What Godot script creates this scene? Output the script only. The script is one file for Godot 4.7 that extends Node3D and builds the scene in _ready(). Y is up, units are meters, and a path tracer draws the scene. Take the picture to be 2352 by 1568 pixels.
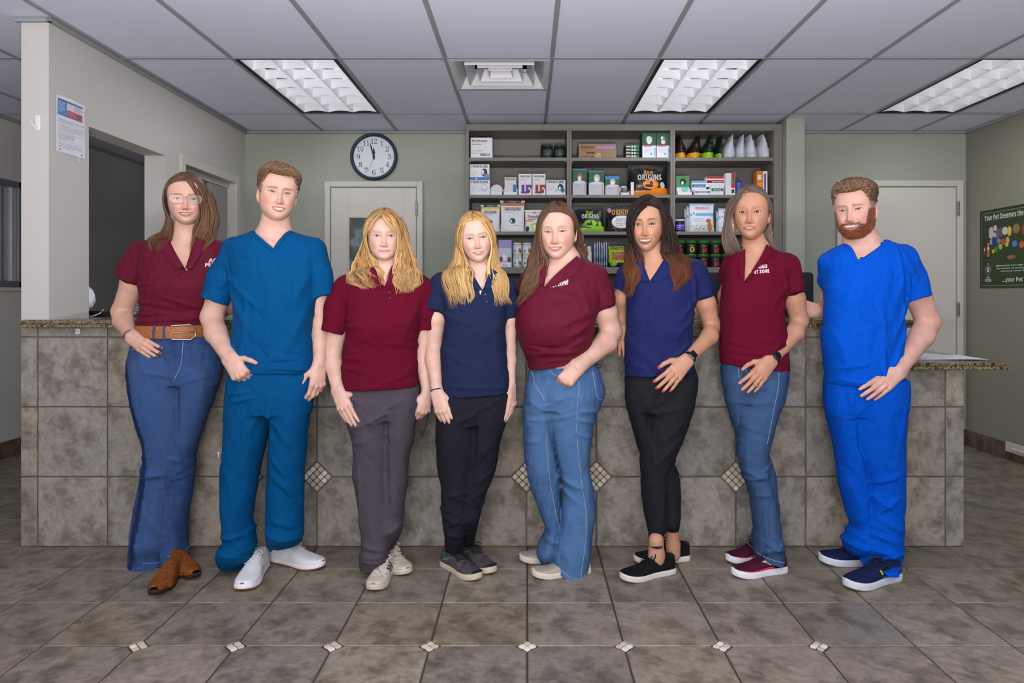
extends Node3D
# A clinic reception: eight people in front of a tiled counter. y is up, metres; the camera stands at the origin's upright and looks along -z.
const FOCAL := 1600.0          # pixels of the 2352 x 1568 frame
const EYE := 1.25
const CEIL := 2.593
const BACK := 5.77             # distance of the back wall
const RIGHT := 3.633
const PART := -2.335           # face of the left partition
const COUNTER := 3.44          # distance of the counter's tiled face
const TILE := 0.345

class Geo:
	var v := PackedVector3Array()
	var n := PackedVector3Array()
	var c := PackedColorArray()
	var t := PackedVector2Array()
	var i := PackedInt32Array()
	var col := Color.WHITE
	func vert(p:Vector3,nn:Vector3,uv := Vector2.ZERO) -> int:
		v.push_back(p); n.push_back(nn); c.push_back(col); t.push_back(uv)
		return v.size() - 1
	func tri(a:int,b:int,d:int) -> void:
		var g := (v[d] - v[a]).cross(v[b] - v[a])
		if g.dot(n[a]+n[b]+n[d])<0.0:
			i.push_back(a); i.push_back(d); i.push_back(b)
		else:
			i.push_back(a); i.push_back(b); i.push_back(d)
	func quad(p:Array,nn:Vector3,uv := Rect2(0,0,1,1)) -> void:  # bottom left, bottom right, top right, top left
		var a := vert(p[0],nn,Vector2(uv.position.x,uv.end.y))
		var b := vert(p[1],nn,Vector2(uv.end.x,uv.end.y))
		var d := vert(p[2],nn,Vector2(uv.end.x,uv.position.y))
		var e := vert(p[3],nn,Vector2(uv.position.x,uv.position.y))
		tri(a,b,d); tri(a,d,e)
	func flat(p:Array) -> void:                                          # any convex flat polygon, normal away from `mid`
		var nn:Vector3 = (p[2] - p[0]).cross(p[1] - p[0]).normalized()
		var ix := []
		for q in p:ix.append(vert(q,nn))
		for k in range(1,p.size() - 1):tri(ix[0],ix[k],ix[k+1])
	func box(mid:Vector3,size:Vector3,bev := 0.0,xf := Transform3D()) -> void:
		var h := size/2.0
		bev = minf(bev,minf(h.x,minf(h.y,h.z))*0.9)
		var pt := func(s:Vector3,ax:int) -> Vector3:
			var q := Vector3(s.x*h.x,s.y*h.y,s.z*h.z)
			for k in 3:
				if k != ax:q[k]-=s[k]*bev
			return xf*(mid+q)
		for ax in 3:
			var b := (ax+1) % 3
			var d := (ax+2) % 3
			for s in [-1.0,1.0]:
				var q := []
				for e in [[-1.0,-1.0],[1.0,-1.0],[1.0,1.0],[-1.0,1.0]]:
					var sv := Vector3.ZERO
					sv[ax] = s; sv[b] = e[0]; sv[d] = e[1]
					q.append(pt.call(sv,ax))
				var nn := Vector3.ZERO
				nn[ax] = s
				quad(q,(xf.basis*nn).normalized())
				if bev>0.0:
					for s2 in [-1.0,1.0]:              # the chamfer between ax and b
						var lo := Vector3.ZERO
						lo[ax] = s; lo[b] = s2; lo[d] = -1.0
						var hi := lo
						hi[d] = 1.0
						var en := Vector3.ZERO
						en[ax] = s; en[b] = s2
						quad([pt.call(lo,ax),pt.call(hi,ax),pt.call(hi,b),pt.call(lo,b)],(xf.basis*en).normalized())
		if bev>0.0:
			for sx in [-1.0,1.0]:
				for sy in [-1.0,1.0]:
					for sz in [-1.0,1.0]:
						var s := Vector3(sx,sy,sz)
						var nn := (xf.basis*s).normalized()
						tri(vert(pt.call(s,0),nn),vert(pt.call(s,1),nn),vert(pt.call(s,2),nn))
	func span(a:Vector3,b:Vector3,bev := 0.0) -> void:                # box between two corners
		box((a+b)/2.0,(b - a).abs(),bev)
	func grid(rows:Array,closed:bool,caps := false) -> void:          # rows of points: smooth skin
		var first := v.size()
		var w:int = rows[0].size()
		var hgt := rows.size()
		for r in hgt:
			for k in w:
				vert(rows[r][k],Vector3.ZERO,Vector2(float(k)/w,1.0 - float(r)/maxf(1.0,hgt - 1.0)))
		var idx := PackedInt32Array()
		for r in hgt - 1:
			for k in (w if closed else w - 1):
				var a := first+r*w+k
				var b := first+r*w+(k+1) % w
				for q in [a,b,b+w,a,b+w,a+w]:idx.push_back(q)
		if caps:
			for r in [0,hgt - 1]:
				var m := Vector3.ZERO
				for k in w:m+=rows[r][k]
				var ci := vert(m/w,Vector3.ZERO)
				for k in w:
					var a:int = first+r*w+k
					var b:int = first+r*w+(k+1) % w
					if r==0:
						for q in [ci,b,a]:idx.push_back(q)
					else:
						for q in [ci,a,b]:idx.push_back(q)
		var vol := 0.0
		var o := v[first]
		for k in range(0,idx.size(),3):
			vol+=(v[idx[k]] - o).dot((v[idx[k+1]] - o).cross(v[idx[k+2]] - o))
		var flip := vol>0.0                                              # clockwise faces: outward normals give a negative volume
		for k in range(0,idx.size(),3):
			var a := idx[k]
			var b := idx[k+2] if flip else idx[k+1]
			var d := idx[k+1] if flip else idx[k+2]
			var g := (v[d] - v[a]).cross(v[b] - v[a])
			n[a]+=g; n[b]+=g; n[d]+=g
			i.push_back(a); i.push_back(b); i.push_back(d)
		for k in range(first,v.size()):n[k] = n[k].normalized()
	func tube(path:Array,radii:Array,seg := 8,flat_ := 1.0,up := Vector3.UP,caps := true) -> void:
		var rows := []
		for k in path.size():
			var d:Vector3 = (path[mini(k+1,path.size() - 1)] - path[maxi(k - 1,0)]).normalized()
			var s := d.cross(up)
			if s.length()<0.01:s = d.cross(Vector3(0.3,0.2,1))
			s = s.normalized()
			var u := s.cross(d).normalized()
			var r:float = radii[k] if radii.size()>k else radii[radii.size() - 1]
			var row := []
			for j in seg:
				var a := TAU*j/seg
				row.append(path[k]+s*cos(a)*r+u*sin(a)*r*flat_)
			rows.append(row)
		grid(rows,true,caps)
	func lathe(prof:Array,seg := 24,at := Vector3.ZERO,axis := 1) -> void:  # prof of (radius, height)
		var rows := []
		for p in prof:
			var row := []
			for j in seg:
				var a := TAU*j/seg
				var q := Vector3(cos(a)*p.x,p.y,sin(a)*p.x)
				if axis==2:q = Vector3(q.x,q.z,q.y)
				row.append(at+q)
			rows.append(row)
		grid(rows,true,true)
	func prism(poly:PackedVector2Array,z0:float,z1:float,bev := 0.0) -> void:  # outline in x, y; swept along z
		var tri_ := Geometry2D.triangulate_polygon(poly)
		var inner := poly
		if bev>0.0:
			var off := Geometry2D.offset_polygon(poly,-bev)
			if off.size()==1 and off[0].size()==poly.size():
				inner = PackedVector2Array()
				for p in poly:
					var best := off[0][0]
					for q in off[0]:
						if q.distance_to(p)<best.distance_to(p):best = q
					inner.append(best)
			else:bev = 0.0
		for side in 2:
			var z := z1 if side else z0
			var nn := Vector3(0,0,signf(z1 - z0) if side else -signf(z1 - z0))
			var ix := []
			for p in (inner if side else poly):ix.append(vert(Vector3(p.x,p.y,z),nn))
			for k in range(0,tri_.size(),3):tri(ix[tri_[k]],ix[tri_[k+1]],ix[tri_[k+2]])
		var zb := z1 - signf(z1 - z0)*bev
		var turn := -1.0 if Geometry2D.is_polygon_clockwise(poly) else 1.0
		for k in poly.size():
			var a := poly[k]
			var b := poly[(k+1) % poly.size()]
			var e := (b - a).normalized()
			var out := Vector3(e.y,-e.x,0)*turn
			quad([Vector3(a.x,a.y,z0),Vector3(b.x,b.y,z0),Vector3(b.x,b.y,zb),Vector3(a.x,a.y,zb)],out)
			if bev>0.0:
				var a2 := inner[k]
				var b2 := inner[(k+1) % poly.size()]
				quad([Vector3(a.x,a.y,zb),Vector3(b.x,b.y,zb),Vector3(b2.x,b2.y,z1),Vector3(a2.x,a2.y,z1)],(out+Vector3(0,0,signf(z1 - z0))).normalized())
	func face(dir:Vector3) -> Geo:                                       # turn every face and normal of an open sheet towards dir
		for k in n.size():
			if n[k].dot(dir)<0.0:n[k] = -n[k]
		for k in range(0,i.size(),3):
			if (v[i[k+2]] - v[i[k]]).cross(v[i[k+1]] - v[i[k]]).dot(dir)<0.0:
				var q := i[k+1]
				i[k+1] = i[k+2]
				i[k+2] = q
		return self
	func apply(xf:Transform3D,from := 0) -> void:
		for k in range(from,v.size()):
			v[k] = xf*v[k]
			n[k] = (xf.basis*n[k]).normalized()
	func mesh(onto:ArrayMesh = null) -> ArrayMesh:
		var a := []
		a.resize(Mesh.ARRAY_MAX)
		a[Mesh.ARRAY_VERTEX] = v; a[Mesh.ARRAY_NORMAL] = n; a[Mesh.ARRAY_COLOR] = c; a[Mesh.ARRAY_TEX_UV] = t; a[Mesh.ARRAY_INDEX] = i
		var m := onto if onto else ArrayMesh.new()
		m.add_surface_from_arrays(Mesh.PRIMITIVE_TRIANGLES,a)
		return m

# ---------- objects
var taken := {}
func numbered(called:String) -> String:
	var k:int = taken.get(called,0)
	taken[called] = k+1
	return called if k==0 else "%s_%03d" % [called,k]
func tag(o:Node,label:String,category := "",group := "",kind := "") -> void:
	if label:o.set_meta("label",label)
	if category:o.set_meta("category",category)
	if group:o.set_meta("group",group)
	if kind:o.set_meta("kind",kind)
func thing(called:String,label:String,category:String,at := Vector3.ZERO,turn := 0.0,group := "") -> Node3D:
	var o := Node3D.new()
	o.name = numbered(called)
	add_child(o)
	o.position = at
	o.rotation.y = turn
	tag(o,label,category,group)
	return o
func part(called:String,m:Mesh,mat,parent:Node = null,at := Vector3.ZERO) -> MeshInstance3D:
	var o := MeshInstance3D.new()
	o.name = called if parent else numbered(called)
	o.mesh = m
	o.position = at
	if mat is Array:
		for k in mat.size():o.set_surface_override_material(k,mat[k])
	else:o.material_override = mat
	(parent if parent else self).add_child(o,true)
	return o
func struct(called:String,m:Mesh,mat,parent:Node = null) -> MeshInstance3D:
	var o := part(called,m,mat,parent)
	if not parent:o.set_meta("kind","structure")
	return o
func at(px:float,py:float,z:float) -> Vector3:                       # the point at distance z that the frame shows at px, py
	return Vector3((px - 1211.0)*z/FOCAL,EYE - (py - 674.0)*z/FOCAL,-z)

# ---------- materials
var mats := {}
func rgb(r:int,g:int,b:int) -> Color:return Color8(r,g,b)
func plain(called:String,c:Color,rough := 0.6,spec := 0.4,metal := 0.0) -> StandardMaterial3D:
	if mats.has(called):return mats[called]
	var m := StandardMaterial3D.new()
	m.resource_name = called
	m.albedo_color = c; m.roughness = rough; m.metallic_specular = spec; m.metallic = metal
	mats[called] = m
	return m
func noise(seed_:int,freq:float,oct := 4,type := FastNoiseLite.TYPE_SIMPLEX_SMOOTH) -> FastNoiseLite:
	var f := FastNoiseLite.new()
	f.noise_type = type
	f.seed = seed_; f.frequency = freq; f.fractal_octaves = oct
	return f
func ntex(f:FastNoiseLite,cols:Array,size := 512,normal := 0.0) -> NoiseTexture2D:
	var t := NoiseTexture2D.new()
	t.width = size; t.height = size; t.seamless = true; t.noise = f
	if normal>0.0:
		t.as_normal_map = true; t.bump_strength = normal
	elif cols.size():
		var g := Gradient.new()
		var offs := PackedFloat32Array()
		var cc := PackedColorArray()
		for e in cols:
			offs.append(e[0]); cc.append(e[1])
		g.offsets = offs; g.colors = cc
		t.color_ramp = g
	return t
func tri_map(m:StandardMaterial3D,per_metre:float,world := true) -> StandardMaterial3D:
	m.uv1_triplanar = true; m.uv1_world_triplanar = world
	m.uv1_scale = Vector3.ONE*per_metre
	m.uv1_triplanar_sharpness = 8.0
	return m

func _ready() -> void:
	var cam := Camera3D.new()
	cam.name = "camera"
	add_child(cam)
	cam.position = Vector3(0,EYE,0)
	cam.set_frustum(0.05*1568.0/FOCAL,Vector2(-35.0,-110.0)/FOCAL*0.05,0.05,60.0)
	cam.current = true
	var we := WorldEnvironment.new()
	we.name = "surroundings"
	var env := Environment.new()
	env.background_mode = Environment.BG_COLOR
	env.background_color = Color(0.25,0.27,0.3)
	env.tonemap_mode = Environment.TONE_MAPPER_LINEAR
	env.tonemap_exposure = 1.0
	env.sdfgi_enabled = true; env.ssao_enabled = true; env.ssil_enabled = true
	we.environment = env
	add_child(we)
	# the photographer's softbox, a little above and behind the camera
	flash("softbox_light",Vector3(-0.25,1.7,0.7),Vector3(0.0,1.1,-3.4),Vector2(1.2,0.9),4.5,Color(1.0,0.97,0.94))
	# his second flash, turned straight up to the ceiling
	flash("bounce_light",Vector3(0.1,0.75,0.5),Vector3(0.1,2.7,0.4),Vector2(0.9,0.6),37.0,Color(0.99,0.98,1.0))
	# daylight from the shop front behind the camera
	flash("shopfront_light",Vector3(-0.2,1.35,3.9),Vector3(-0.2,1.5,-4.0),Vector2(6.0,2.1),12.0,Color(0.93,0.96,1.0))
	build_room()
	build_counter()
	build_ceiling()
	build_shelves()
	build_wall_things()
	build_people()

func flash(called:String,from:Vector3,to:Vector3,size:Vector2,energy:float,col:Color) -> void:
	var l := AreaLight3D.new()
	l.name = called
	add_child(l)
	l.look_at_from_position(from,to)
	l.area_size = size
	l.area_normalize_energy = true
	l.light_energy = energy; l.light_color = col; l.shadow_enabled = true
	l.area_range = 20.0
	l.area_attenuation = 2.0

# ---------- the room
func paint_mat(called:String,c:Color) -> StandardMaterial3D:
	if mats.has(called):return mats[called]
	var m := plain(called,c,0.75,0.3)
	m.heightmap_enabled = true
	m.heightmap_texture = ntex(noise(5,0.05,3),[],512)
	m.heightmap_scale = 0.05
	return tri_map(m,3.0)
var stone_tex := []
func stone_mat(called:String,tint:Color,per_metre:float,rough := 0.5,spec := 0.4) -> StandardMaterial3D:
	if mats.has(called):return mats[called]
	if stone_tex.is_empty():                                      # three shared patterns: clouds, relief, dark scratches
		var f := noise(11,0.005,5)
		f.fractal_gain = 0.6
		f.domain_warp_enabled = true
		f.domain_warp_amplitude = 60.0
		f.domain_warp_frequency = 0.006
		stone_tex.append(ntex(f,[[0.0,Color8(172,167,160)],[0.35,Color8(214,210,204)],[0.5,Color8(240,237,231)],[0.65,Color8(255,252,247)],[1.0,Color8(232,233,233)]],768))
		stone_tex.append(ntex(noise(12,0.02,5),[],512))
		var r := noise(13,0.011,4)
		r.fractal_type = FastNoiseLite.FRACTAL_RIDGED
		r.domain_warp_enabled = true
		r.domain_warp_amplitude = 50.0
		r.domain_warp_frequency = 0.02
		stone_tex.append(ntex(r,[[0.0,Color(1,1,1)],[0.45,Color(1,1,1)],[0.72,Color(0.95,0.945,0.935)],[0.9,Color(0.88,0.87,0.85)],[1.0,Color(0.74,0.72,0.69)]],768))
	var m := plain(called,tint,rough,spec)
	m.albedo_texture = stone_tex[0]
	m.heightmap_enabled = true
	m.heightmap_texture = stone_tex[1]
	m.heightmap_scale = 0.3
	m.detail_enabled = true
	m.detail_blend_mode = BaseMaterial3D.BLEND_MODE_MUL
	m.detail_uv_layer = BaseMaterial3D.DETAIL_UV_1
	m.detail_albedo = stone_tex[2]
	return tri_map(m,per_metre)

func tile_mesh(w:float,h:float,thick:float,cut:Array,cache:Dictionary,bev := 0.003) -> ArrayMesh:
	# a tile in x, y with its face at z = 0; cut: how much each corner (bottom left, bottom right, top right, top left) is taken off
	var key := "%.4f %.4f %s" % [w,h,cut]
	if not cache.has(key):
		var p := PackedVector2Array()
		var cs := [Vector2(0,0),Vector2(w,0),Vector2(w,h),Vector2(0,h)]
		var ds := [Vector2(0,1),Vector2(1,0),Vector2(1,0),Vector2(0,1),Vector2(0,-1),Vector2(-1,0),Vector2(-1,0),Vector2(0,-1)]
		var lead := [Vector2(0,1),Vector2(-1,0),Vector2(0,-1),Vector2(1,0)]
		var trail := [Vector2(1,0),Vector2(0,1),Vector2(-1,0),Vector2(0,-1)]
		for k in 4:
			if cut[k]>0.0:
				p.append(cs[k]+lead[k]*cut[k]); p.append(cs[k]+trail[k]*cut[k])
			else:p.append(cs[k])
		var g := Geo.new()
		g.prism(p,-thick,0.0,bev)
		cache[key] = g.mesh()
	return cache[key]

func build_room() -> void:
	var cool := paint_mat("grey_paint",rgb(192,188,183))
	var green := paint_mat("sage_paint",rgb(160,164,150))
	var olive := paint_mat("olive_paint",rgb(140,138,122))
	var off := plain("trim_paint",rgb(200,196,188),0.45)
	# floor: grout bed, then every tile
	var g := Geo.new()
	g.span(Vector3(-5.8,-0.12,4.2),Vector3(RIGHT+0.3,-0.004,-8.3))
	var grout := plain("dark_grout",rgb(62,55,49),0.9)
	var fl := struct("floor",g.mesh(),grout)
	var tones := []
	for k in 5:
		var m := stone_mat("floor_slate_%d" % k,[rgb(146,136,122),rgb(138,129,117),rgb(150,141,127),rgb(142,131,115),rgb(134,127,116)][k],1.4,0.38)
		m.uv1_offset = Vector3(k*0.37,k*0.21,k*0.53)
		tones.append(m)
	var cache := {}
	var gap := 0.006
	var rng := RandomNumberGenerator.new()
	rng.seed = 5
	var zl := []                                                   # joints across, as distances
	for k in range(-1,16):zl.append(2.472 - 3*TILE+k*TILE+TILE)
	for r in range(zl.size() - 1):
		for q in range(-15,11):
			var x0:float = q*TILE
			var d0:float = zl[r]
			var mid := Vector2(x0+TILE/2,d0+TILE/2)
			if mid.y>COUNTER+0.1 and mid.x>-2.45 and mid.x<2.1:continue
			if mid.x<-3.97 - 0.2 or d0>7.5:continue
			if mid.y<1.9 or absf(mid.x)>mid.y*0.8+0.5:continue
			var cut := [0.0,0.0,0.0,0.0]
			for side in 4:                                        # corners at the row of inlays
				var cx:int = q+(1 if side in [1,2] else 0)
				var cd:float = d0 if side in [0,1] else d0+TILE
				if absf(cd - 2.472)<0.01 and cx>=-4 and cx<=3:cut[side] = 0.0365
			var o := part("tile",tile_mesh(TILE - gap,TILE - gap,0.01,cut,cache),tones[rng.randi() % 5],fl)
			o.transform = Transform3D(Basis(Vector3.RIGHT,Vector3.FORWARD,Vector3.UP),Vector3(x0+gap/2,rng.randf()*0.0006,-(d0+gap/2)))
	var ivory := []
	for k in 4:ivory.append(plain("tumbled_stone_%d" % k,[rgb(196,182,160),rgb(208,196,176),rgb(222,214,202),rgb(196,178,156)][k],0.55))
	mats["ivory"] = ivory
	var pc := {}
	for q in range(-4,4):
		var d := Node3D.new()
		d.name = "mosaic_inlay"
		fl.add_child(d,true)
		d.transform = Transform3D(Basis(Vector3.RIGHT,Vector3.FORWARD,Vector3.UP)*Basis(Vector3(0,0,1),PI/4),Vector3(q*TILE,0.001,-2.472))
		for a in 2:
			for b in 2:part("mosaic_tile",rounded(0.022,pc),ivory[rng.randi() % 4],d,Vector3((a - 0.5)*0.0255,(b - 0.5)*0.0255,0))
	# shell
	wall("wall_back",cool if false else green,[[Vector3(PART - 0.135,0,-BACK),Vector3(RIGHT+0.15,CEIL,-BACK - 0.15)]])
	wall("wall_right",olive,[[Vector3(RIGHT,0,4.2),Vector3(RIGHT+0.15,CEIL,-BACK)]])
	wall("wall_behind",cool,[[Vector3(-4.12,0,4.0),Vector3(RIGHT+0.15,CEIL,4.2)]])
	# far left wall with the window hole
	wall("wall_left",cool,[[Vector3(-4.12,0,4.2),Vector3(-3.97,CEIL,-3.9)],[Vector3(-4.12,0,-5.48),Vector3(-3.97,CEIL,-8.2)],[Vector3(-4.12,0,-3.9),Vector3(-3.97,1.298,-5.48)],[Vector3(-4.12,2.12,-3.9),Vector3(-3.97,CEIL,-5.48)]])
	wall("wall_corridor_end",cool,[[Vector3(-4.12,0,-8.2),Vector3(PART - 0.135,CEIL,-8.35)]])
	wall("wall_corridor_side",cool,[[Vector3(PART - 0.135,0,-BACK - 0.15),Vector3(PART,CEIL,-8.35)]])
	# the partition: pass-through and doorway
	var a := PART - 0.135
	wall("wall_partition",cool,[
		[Vector3(a,1.121,-3.4),Vector3(PART,CEIL,-3.71)],
		[Vector3(a,2.14,-3.71),Vector3(PART,CEIL,-BACK)],
		[Vector3(a,0,-4.496),Vector3(PART,2.14,-4.70)],
		[Vector3(a,0,-3.6),Vector3(PART,1.085,-4.496)],
		[Vector3(a,0,-5.63),Vector3(PART,2.14,-BACK)]])
	g = Geo.new()                                                  # frame of the doorway in the partition
	for e in [[-4.676,-4.74],[-5.57,-5.64]]:g.span(Vector3(a - 0.012,0,e[0]),Vector3(PART+0.014,2.19,e[1]),0.003)
	g.span(Vector3(a - 0.012,2.13,-4.741),Vector3(PART+0.013,2.19,-5.569),0.003)
	g.span(Vector3(a+0.03,2.09,-4.74),Vector3(a+0.085,2.13,-5.57),0.002)
	struct("trim_1",g.mesh(),off)
	var dd := Node3D.new()
	dd.name = "door_3"
	add_child(dd)
	dd.set_meta("kind","structure")
	g = Geo.new()                                                  # sliding leaf, pushed mostly open
	g.span(Vector3(a+0.04,0.01,-5.27),Vector3(a+0.075,2.09,-5.565),0.003)
	part("panel",g.mesh(),plain("leaf_grey",rgb(150,148,143),0.5),dd)
	# back wall doors
	back_door("door_1",747,972,760,958,417,430,true,[480,720])
	back_door("door_2",1920,2209,1934,2195,415,429,false,[480,710])
	# wing wall beside the shelves
	wall("wall_wing",green,[[Vector3(1.989,0,-5.345),Vector3(2.128,CEIL,-BACK)]])
	# tiled baseboards
	var bm := stone_mat("base_slate",rgb(112,97,80),1.5)
	g = Geo.new()
	g.span(Vector3(RIGHT - 0.006,0,-2.5),Vector3(RIGHT,0.125,-BACK))
	var bb := struct("baseboard_right",g.mesh(),grout)
	for k in 9:
		g = Geo.new()
		g.span(Vector3(RIGHT - 0.012,0,-(5.757 - k*TILE)),Vector3(RIGHT - 0.003,0.128,-(5.757 - (k+1)*TILE+0.005)),0.003)
		part("tile",g.mesh(),bm,bb)
	g = Geo.new()
	g.span(Vector3(-3.97,0,-2.5),Vector3(-3.964,0.125,-8.2))
	bb = struct("baseboard_left",g.mesh(),grout)
	for k in 10:
		g = Geo.new()
		g.span(Vector3(-3.967,0,-(4.3+k*TILE)),Vector3(-3.958,0.128,-(4.3+(k+1)*TILE - 0.005)),0.003)
		part("tile",g.mesh(),bm,bb)
	g = Geo.new()
	for e in [[2.128,2.556],[3.604,RIGHT]]:g.span(Vector3(e[0],0,-BACK+0.012),Vector3(e[1],0.128,-BACK),0.003)
	struct("baseboard_back",g.mesh(),bm)
	# window in the far left wall
	var w := Node3D.new()
	w.name = "window_1"
	add_child(w)
	w.set_meta("kind","structure")
	var alu := plain("grey_aluminium",rgb(120,123,128),0.4,0.5,0.3)
	g = Geo.new()
	var x0 := -4.05
	var x1 := -3.962
	for e in [[1.298,1.345],[2.073,2.12]]:g.span(Vector3(x0,e[0],-3.9),Vector3(x1,e[1],-5.48),0.004)
	for e in [[-3.9,-3.95],[-5.43,-5.48]]:g.span(Vector3(x0,1.298,e[0]),Vector3(x1,2.12,e[1]),0.004)
	part("window_frame",g.mesh(),alu,w)
	g = Geo.new()
	for e in [[-4.68,-4.73],[-5.385,-5.43]]:g.span(Vector3(-4.02,1.345,e[0]),Vector3(-3.985,2.073,e[1]),0.003)
	part("sash",g.mesh(),plain("pale_aluminium",rgb(172,174,180),0.4,0.5,0.2),w)
	g = Geo.new()
	for e in [[-4.60,-4.65],[-5.28,-5.33]]:g.span(Vector3(-4.05,1.345,e[0]),Vector3(-4.02,2.073,e[1]),0.003)
	part("sash",g.mesh(),plain("pale_aluminium",Color()),w)
	var pane := plain("clear_pane",Color(0.9,0.95,1.0,0.1),0.03,0.5)
	pane.transparency = BaseMaterial3D.TRANSPARENCY_ALPHA
	g = Geo.new()
	g.span(Vector3(-4.005,1.345,-4.73),Vector3(-4.0,2.073,-5.385))
	part("pane",g.mesh(),pane,w)
	g = Geo.new()
	g.span(Vector3(-4.038,1.345,-3.95),Vector3(-4.033,2.073,-5.28))
	part("pane",g.mesh(),pane,w)
	g = Geo.new()
	g.span(Vector3(-3.98,1.27,-3.86),Vector3(-3.945,1.298,-5.5),0.004)
	part("window_sill",g.mesh(),off,w)
	# the room behind that window
	wall("wall_annex",plain("annex_paint",rgb(104,112,106),0.8),[[Vector3(-5.75,0,-3.2),Vector3(-5.6,CEIL,-8.2)],[Vector3(-5.6,0,-8.2),Vector3(-4.12,CEIL,-8.35)],[Vector3(-5.6,0,-3.05),Vector3(-4.12,CEIL,-3.2)]])
	var s := thing("storage_box","orange carton seen through the grey window at the left edge","box",Vector3(-5.45,0.0,-7.02))
	g = Geo.new()
	g.box(Vector3(0,1.5,0),Vector3(0.25,0.42,0.4),0.006)
	part("body",g.mesh(),plain("orange_card",rgb(176,120,60),0.8),s)
	g = Geo.new()
	g.box(Vector3(0,1.725,0),Vector3(0.27,0.05,0.42),0.006)
	part("lid",g.mesh(),plain("navy_card",rgb(46,66,110),0.8),s)
	g = Geo.new()
	g.span(Vector3(-5.58,0.0,-5.2),Vector3(-5.2,1.29,-7.6),0.006)
	tag(part("storage_cabinet",g.mesh(),plain("pale_wood",rgb(150,140,126),0.6)),"pale low cabinet seen through the grey window at the left edge","cabinet")

func rounded(s:float,cache:Dictionary) -> ArrayMesh:              # one tumbled square stone, face up +z
	if not cache.has(s):
		var p := PackedVector2Array()
		for k in 4:
			for j in 3:
				var a := PI/2*k+PI/4*j
				p.append(Vector2([1,-1,-1,1][k],[1,1,-1,-1][k])*(s/2 - s*0.2)+Vector2.from_angle(a)*s*0.2)
		var g := Geo.new()
		g.prism(p,-0.008,0.0,0.0016)
		cache[s] = g.mesh()
	return cache[s]

func wall(called:String,mat:Material,boxes:Array) -> MeshInstance3D:
	var g := Geo.new()
	for b in boxes:g.span(b[0],b[1])
	return struct(called,g.mesh(),mat)

func back_door(called:String,fx0:float,fx1:float,sx0:float,sx1:float,fy:float,sy:float,glazed:bool,hy:Array) -> void:
	var z := BACK
	var d := Node3D.new()
	d.name = called
	add_child(d)
	d.set_meta("kind","structure")
	var off := plain("trim_paint",Color())
	var a := at(fx0,fy,z)
	var b := at(fx1,fy,z)
	var c := at(sx0,sy,z)
	var e := at(sx1,sy,z)
	var g := Geo.new()
	g.span(Vector3(a.x,0,-z+0.03),Vector3(c.x,a.y,-z),0.004)
	g.span(Vector3(e.x,0,-z+0.03),Vector3(b.x,a.y,-z),0.004)
	g.span(Vector3(c.x,c.y,-z+0.03),Vector3(e.x,a.y,-z),0.004)
	part("door_frame",g.mesh(),off,d)
	g = Geo.new()
	var face := -z+0.016
	var leaf := plain("door_paint",rgb(204,200,190),0.45)
	c.x+=0.006; e.x-=0.006; c.y-=0.006
	if glazed:
		var p := at(800,497,z)
		var q := at(927,497,z)
		g.span(Vector3(c.x,0.01,face),Vector3(p.x,c.y,-z),0.002)
		g.span(Vector3(q.x,0.01,face),Vector3(e.x,c.y,-z),0.002)
		g.span(Vector3(p.x,p.y,face),Vector3(q.x,c.y,-z),0.002)
		g.span(Vector3(p.x,0.01,face),Vector3(q.x,0.95,-z),0.002)
		part("door_leaf",g.mesh(),leaf,d)
		g = Geo.new()
		for s in [[p.x,p.x+0.014,0.95,p.y],[q.x - 0.014,q.x,0.95,p.y]]:g.span(Vector3(s[0],s[2],face+0.007),Vector3(s[1],s[3],-z),0.002)
		g.span(Vector3(p.x+0.0142,p.y - 0.014,face+0.0068),Vector3(q.x - 0.0142,p.y,-z),0.002)
		g.span(Vector3(p.x+0.0142,0.95,face+0.0068),Vector3(q.x - 0.0142,0.964,-z),0.002)
		part("glazing_bead",g.mesh(),off,d)
		g = Geo.new()
		g.span(Vector3(p.x+0.014,0.964,face - 0.006),Vector3(q.x - 0.014,p.y - 0.014,face - 0.012))
		var m := plain("frosted_green_glass",Color.WHITE,0.25,0.5)
		m.albedo_texture = ntex(noise(61,0.012,3),[[0.2,rgb(70,82,72)],[0.5,rgb(98,112,104)],[0.62,rgb(128,146,152)],[1.0,rgb(84,100,96)]],256)
		tri_map(m,1.6)
		part("pane",g.mesh(),m,d)
	else:
		g.span(Vector3(c.x,0.01,face),Vector3(e.x,c.y,-z),0.003)
		part("door_leaf",g.mesh(),leaf,d)
	for y in hy:
		g = Geo.new()
		var hp := at(sx1,y,z)
		g.box(Vector3(hp.x,hp.y,-z+0.036),Vector3(0.018,0.115,0.016),0.002)
		for k in 4:g.box(Vector3(hp.x,hp.y - 0.045+k*0.03,-z+0.046),Vector3(0.013,0.026,0.008),0.003)
		part("hinge",g.mesh(),plain("steel",rgb(150,150,152),0.35,0.5,0.8),d)

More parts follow.
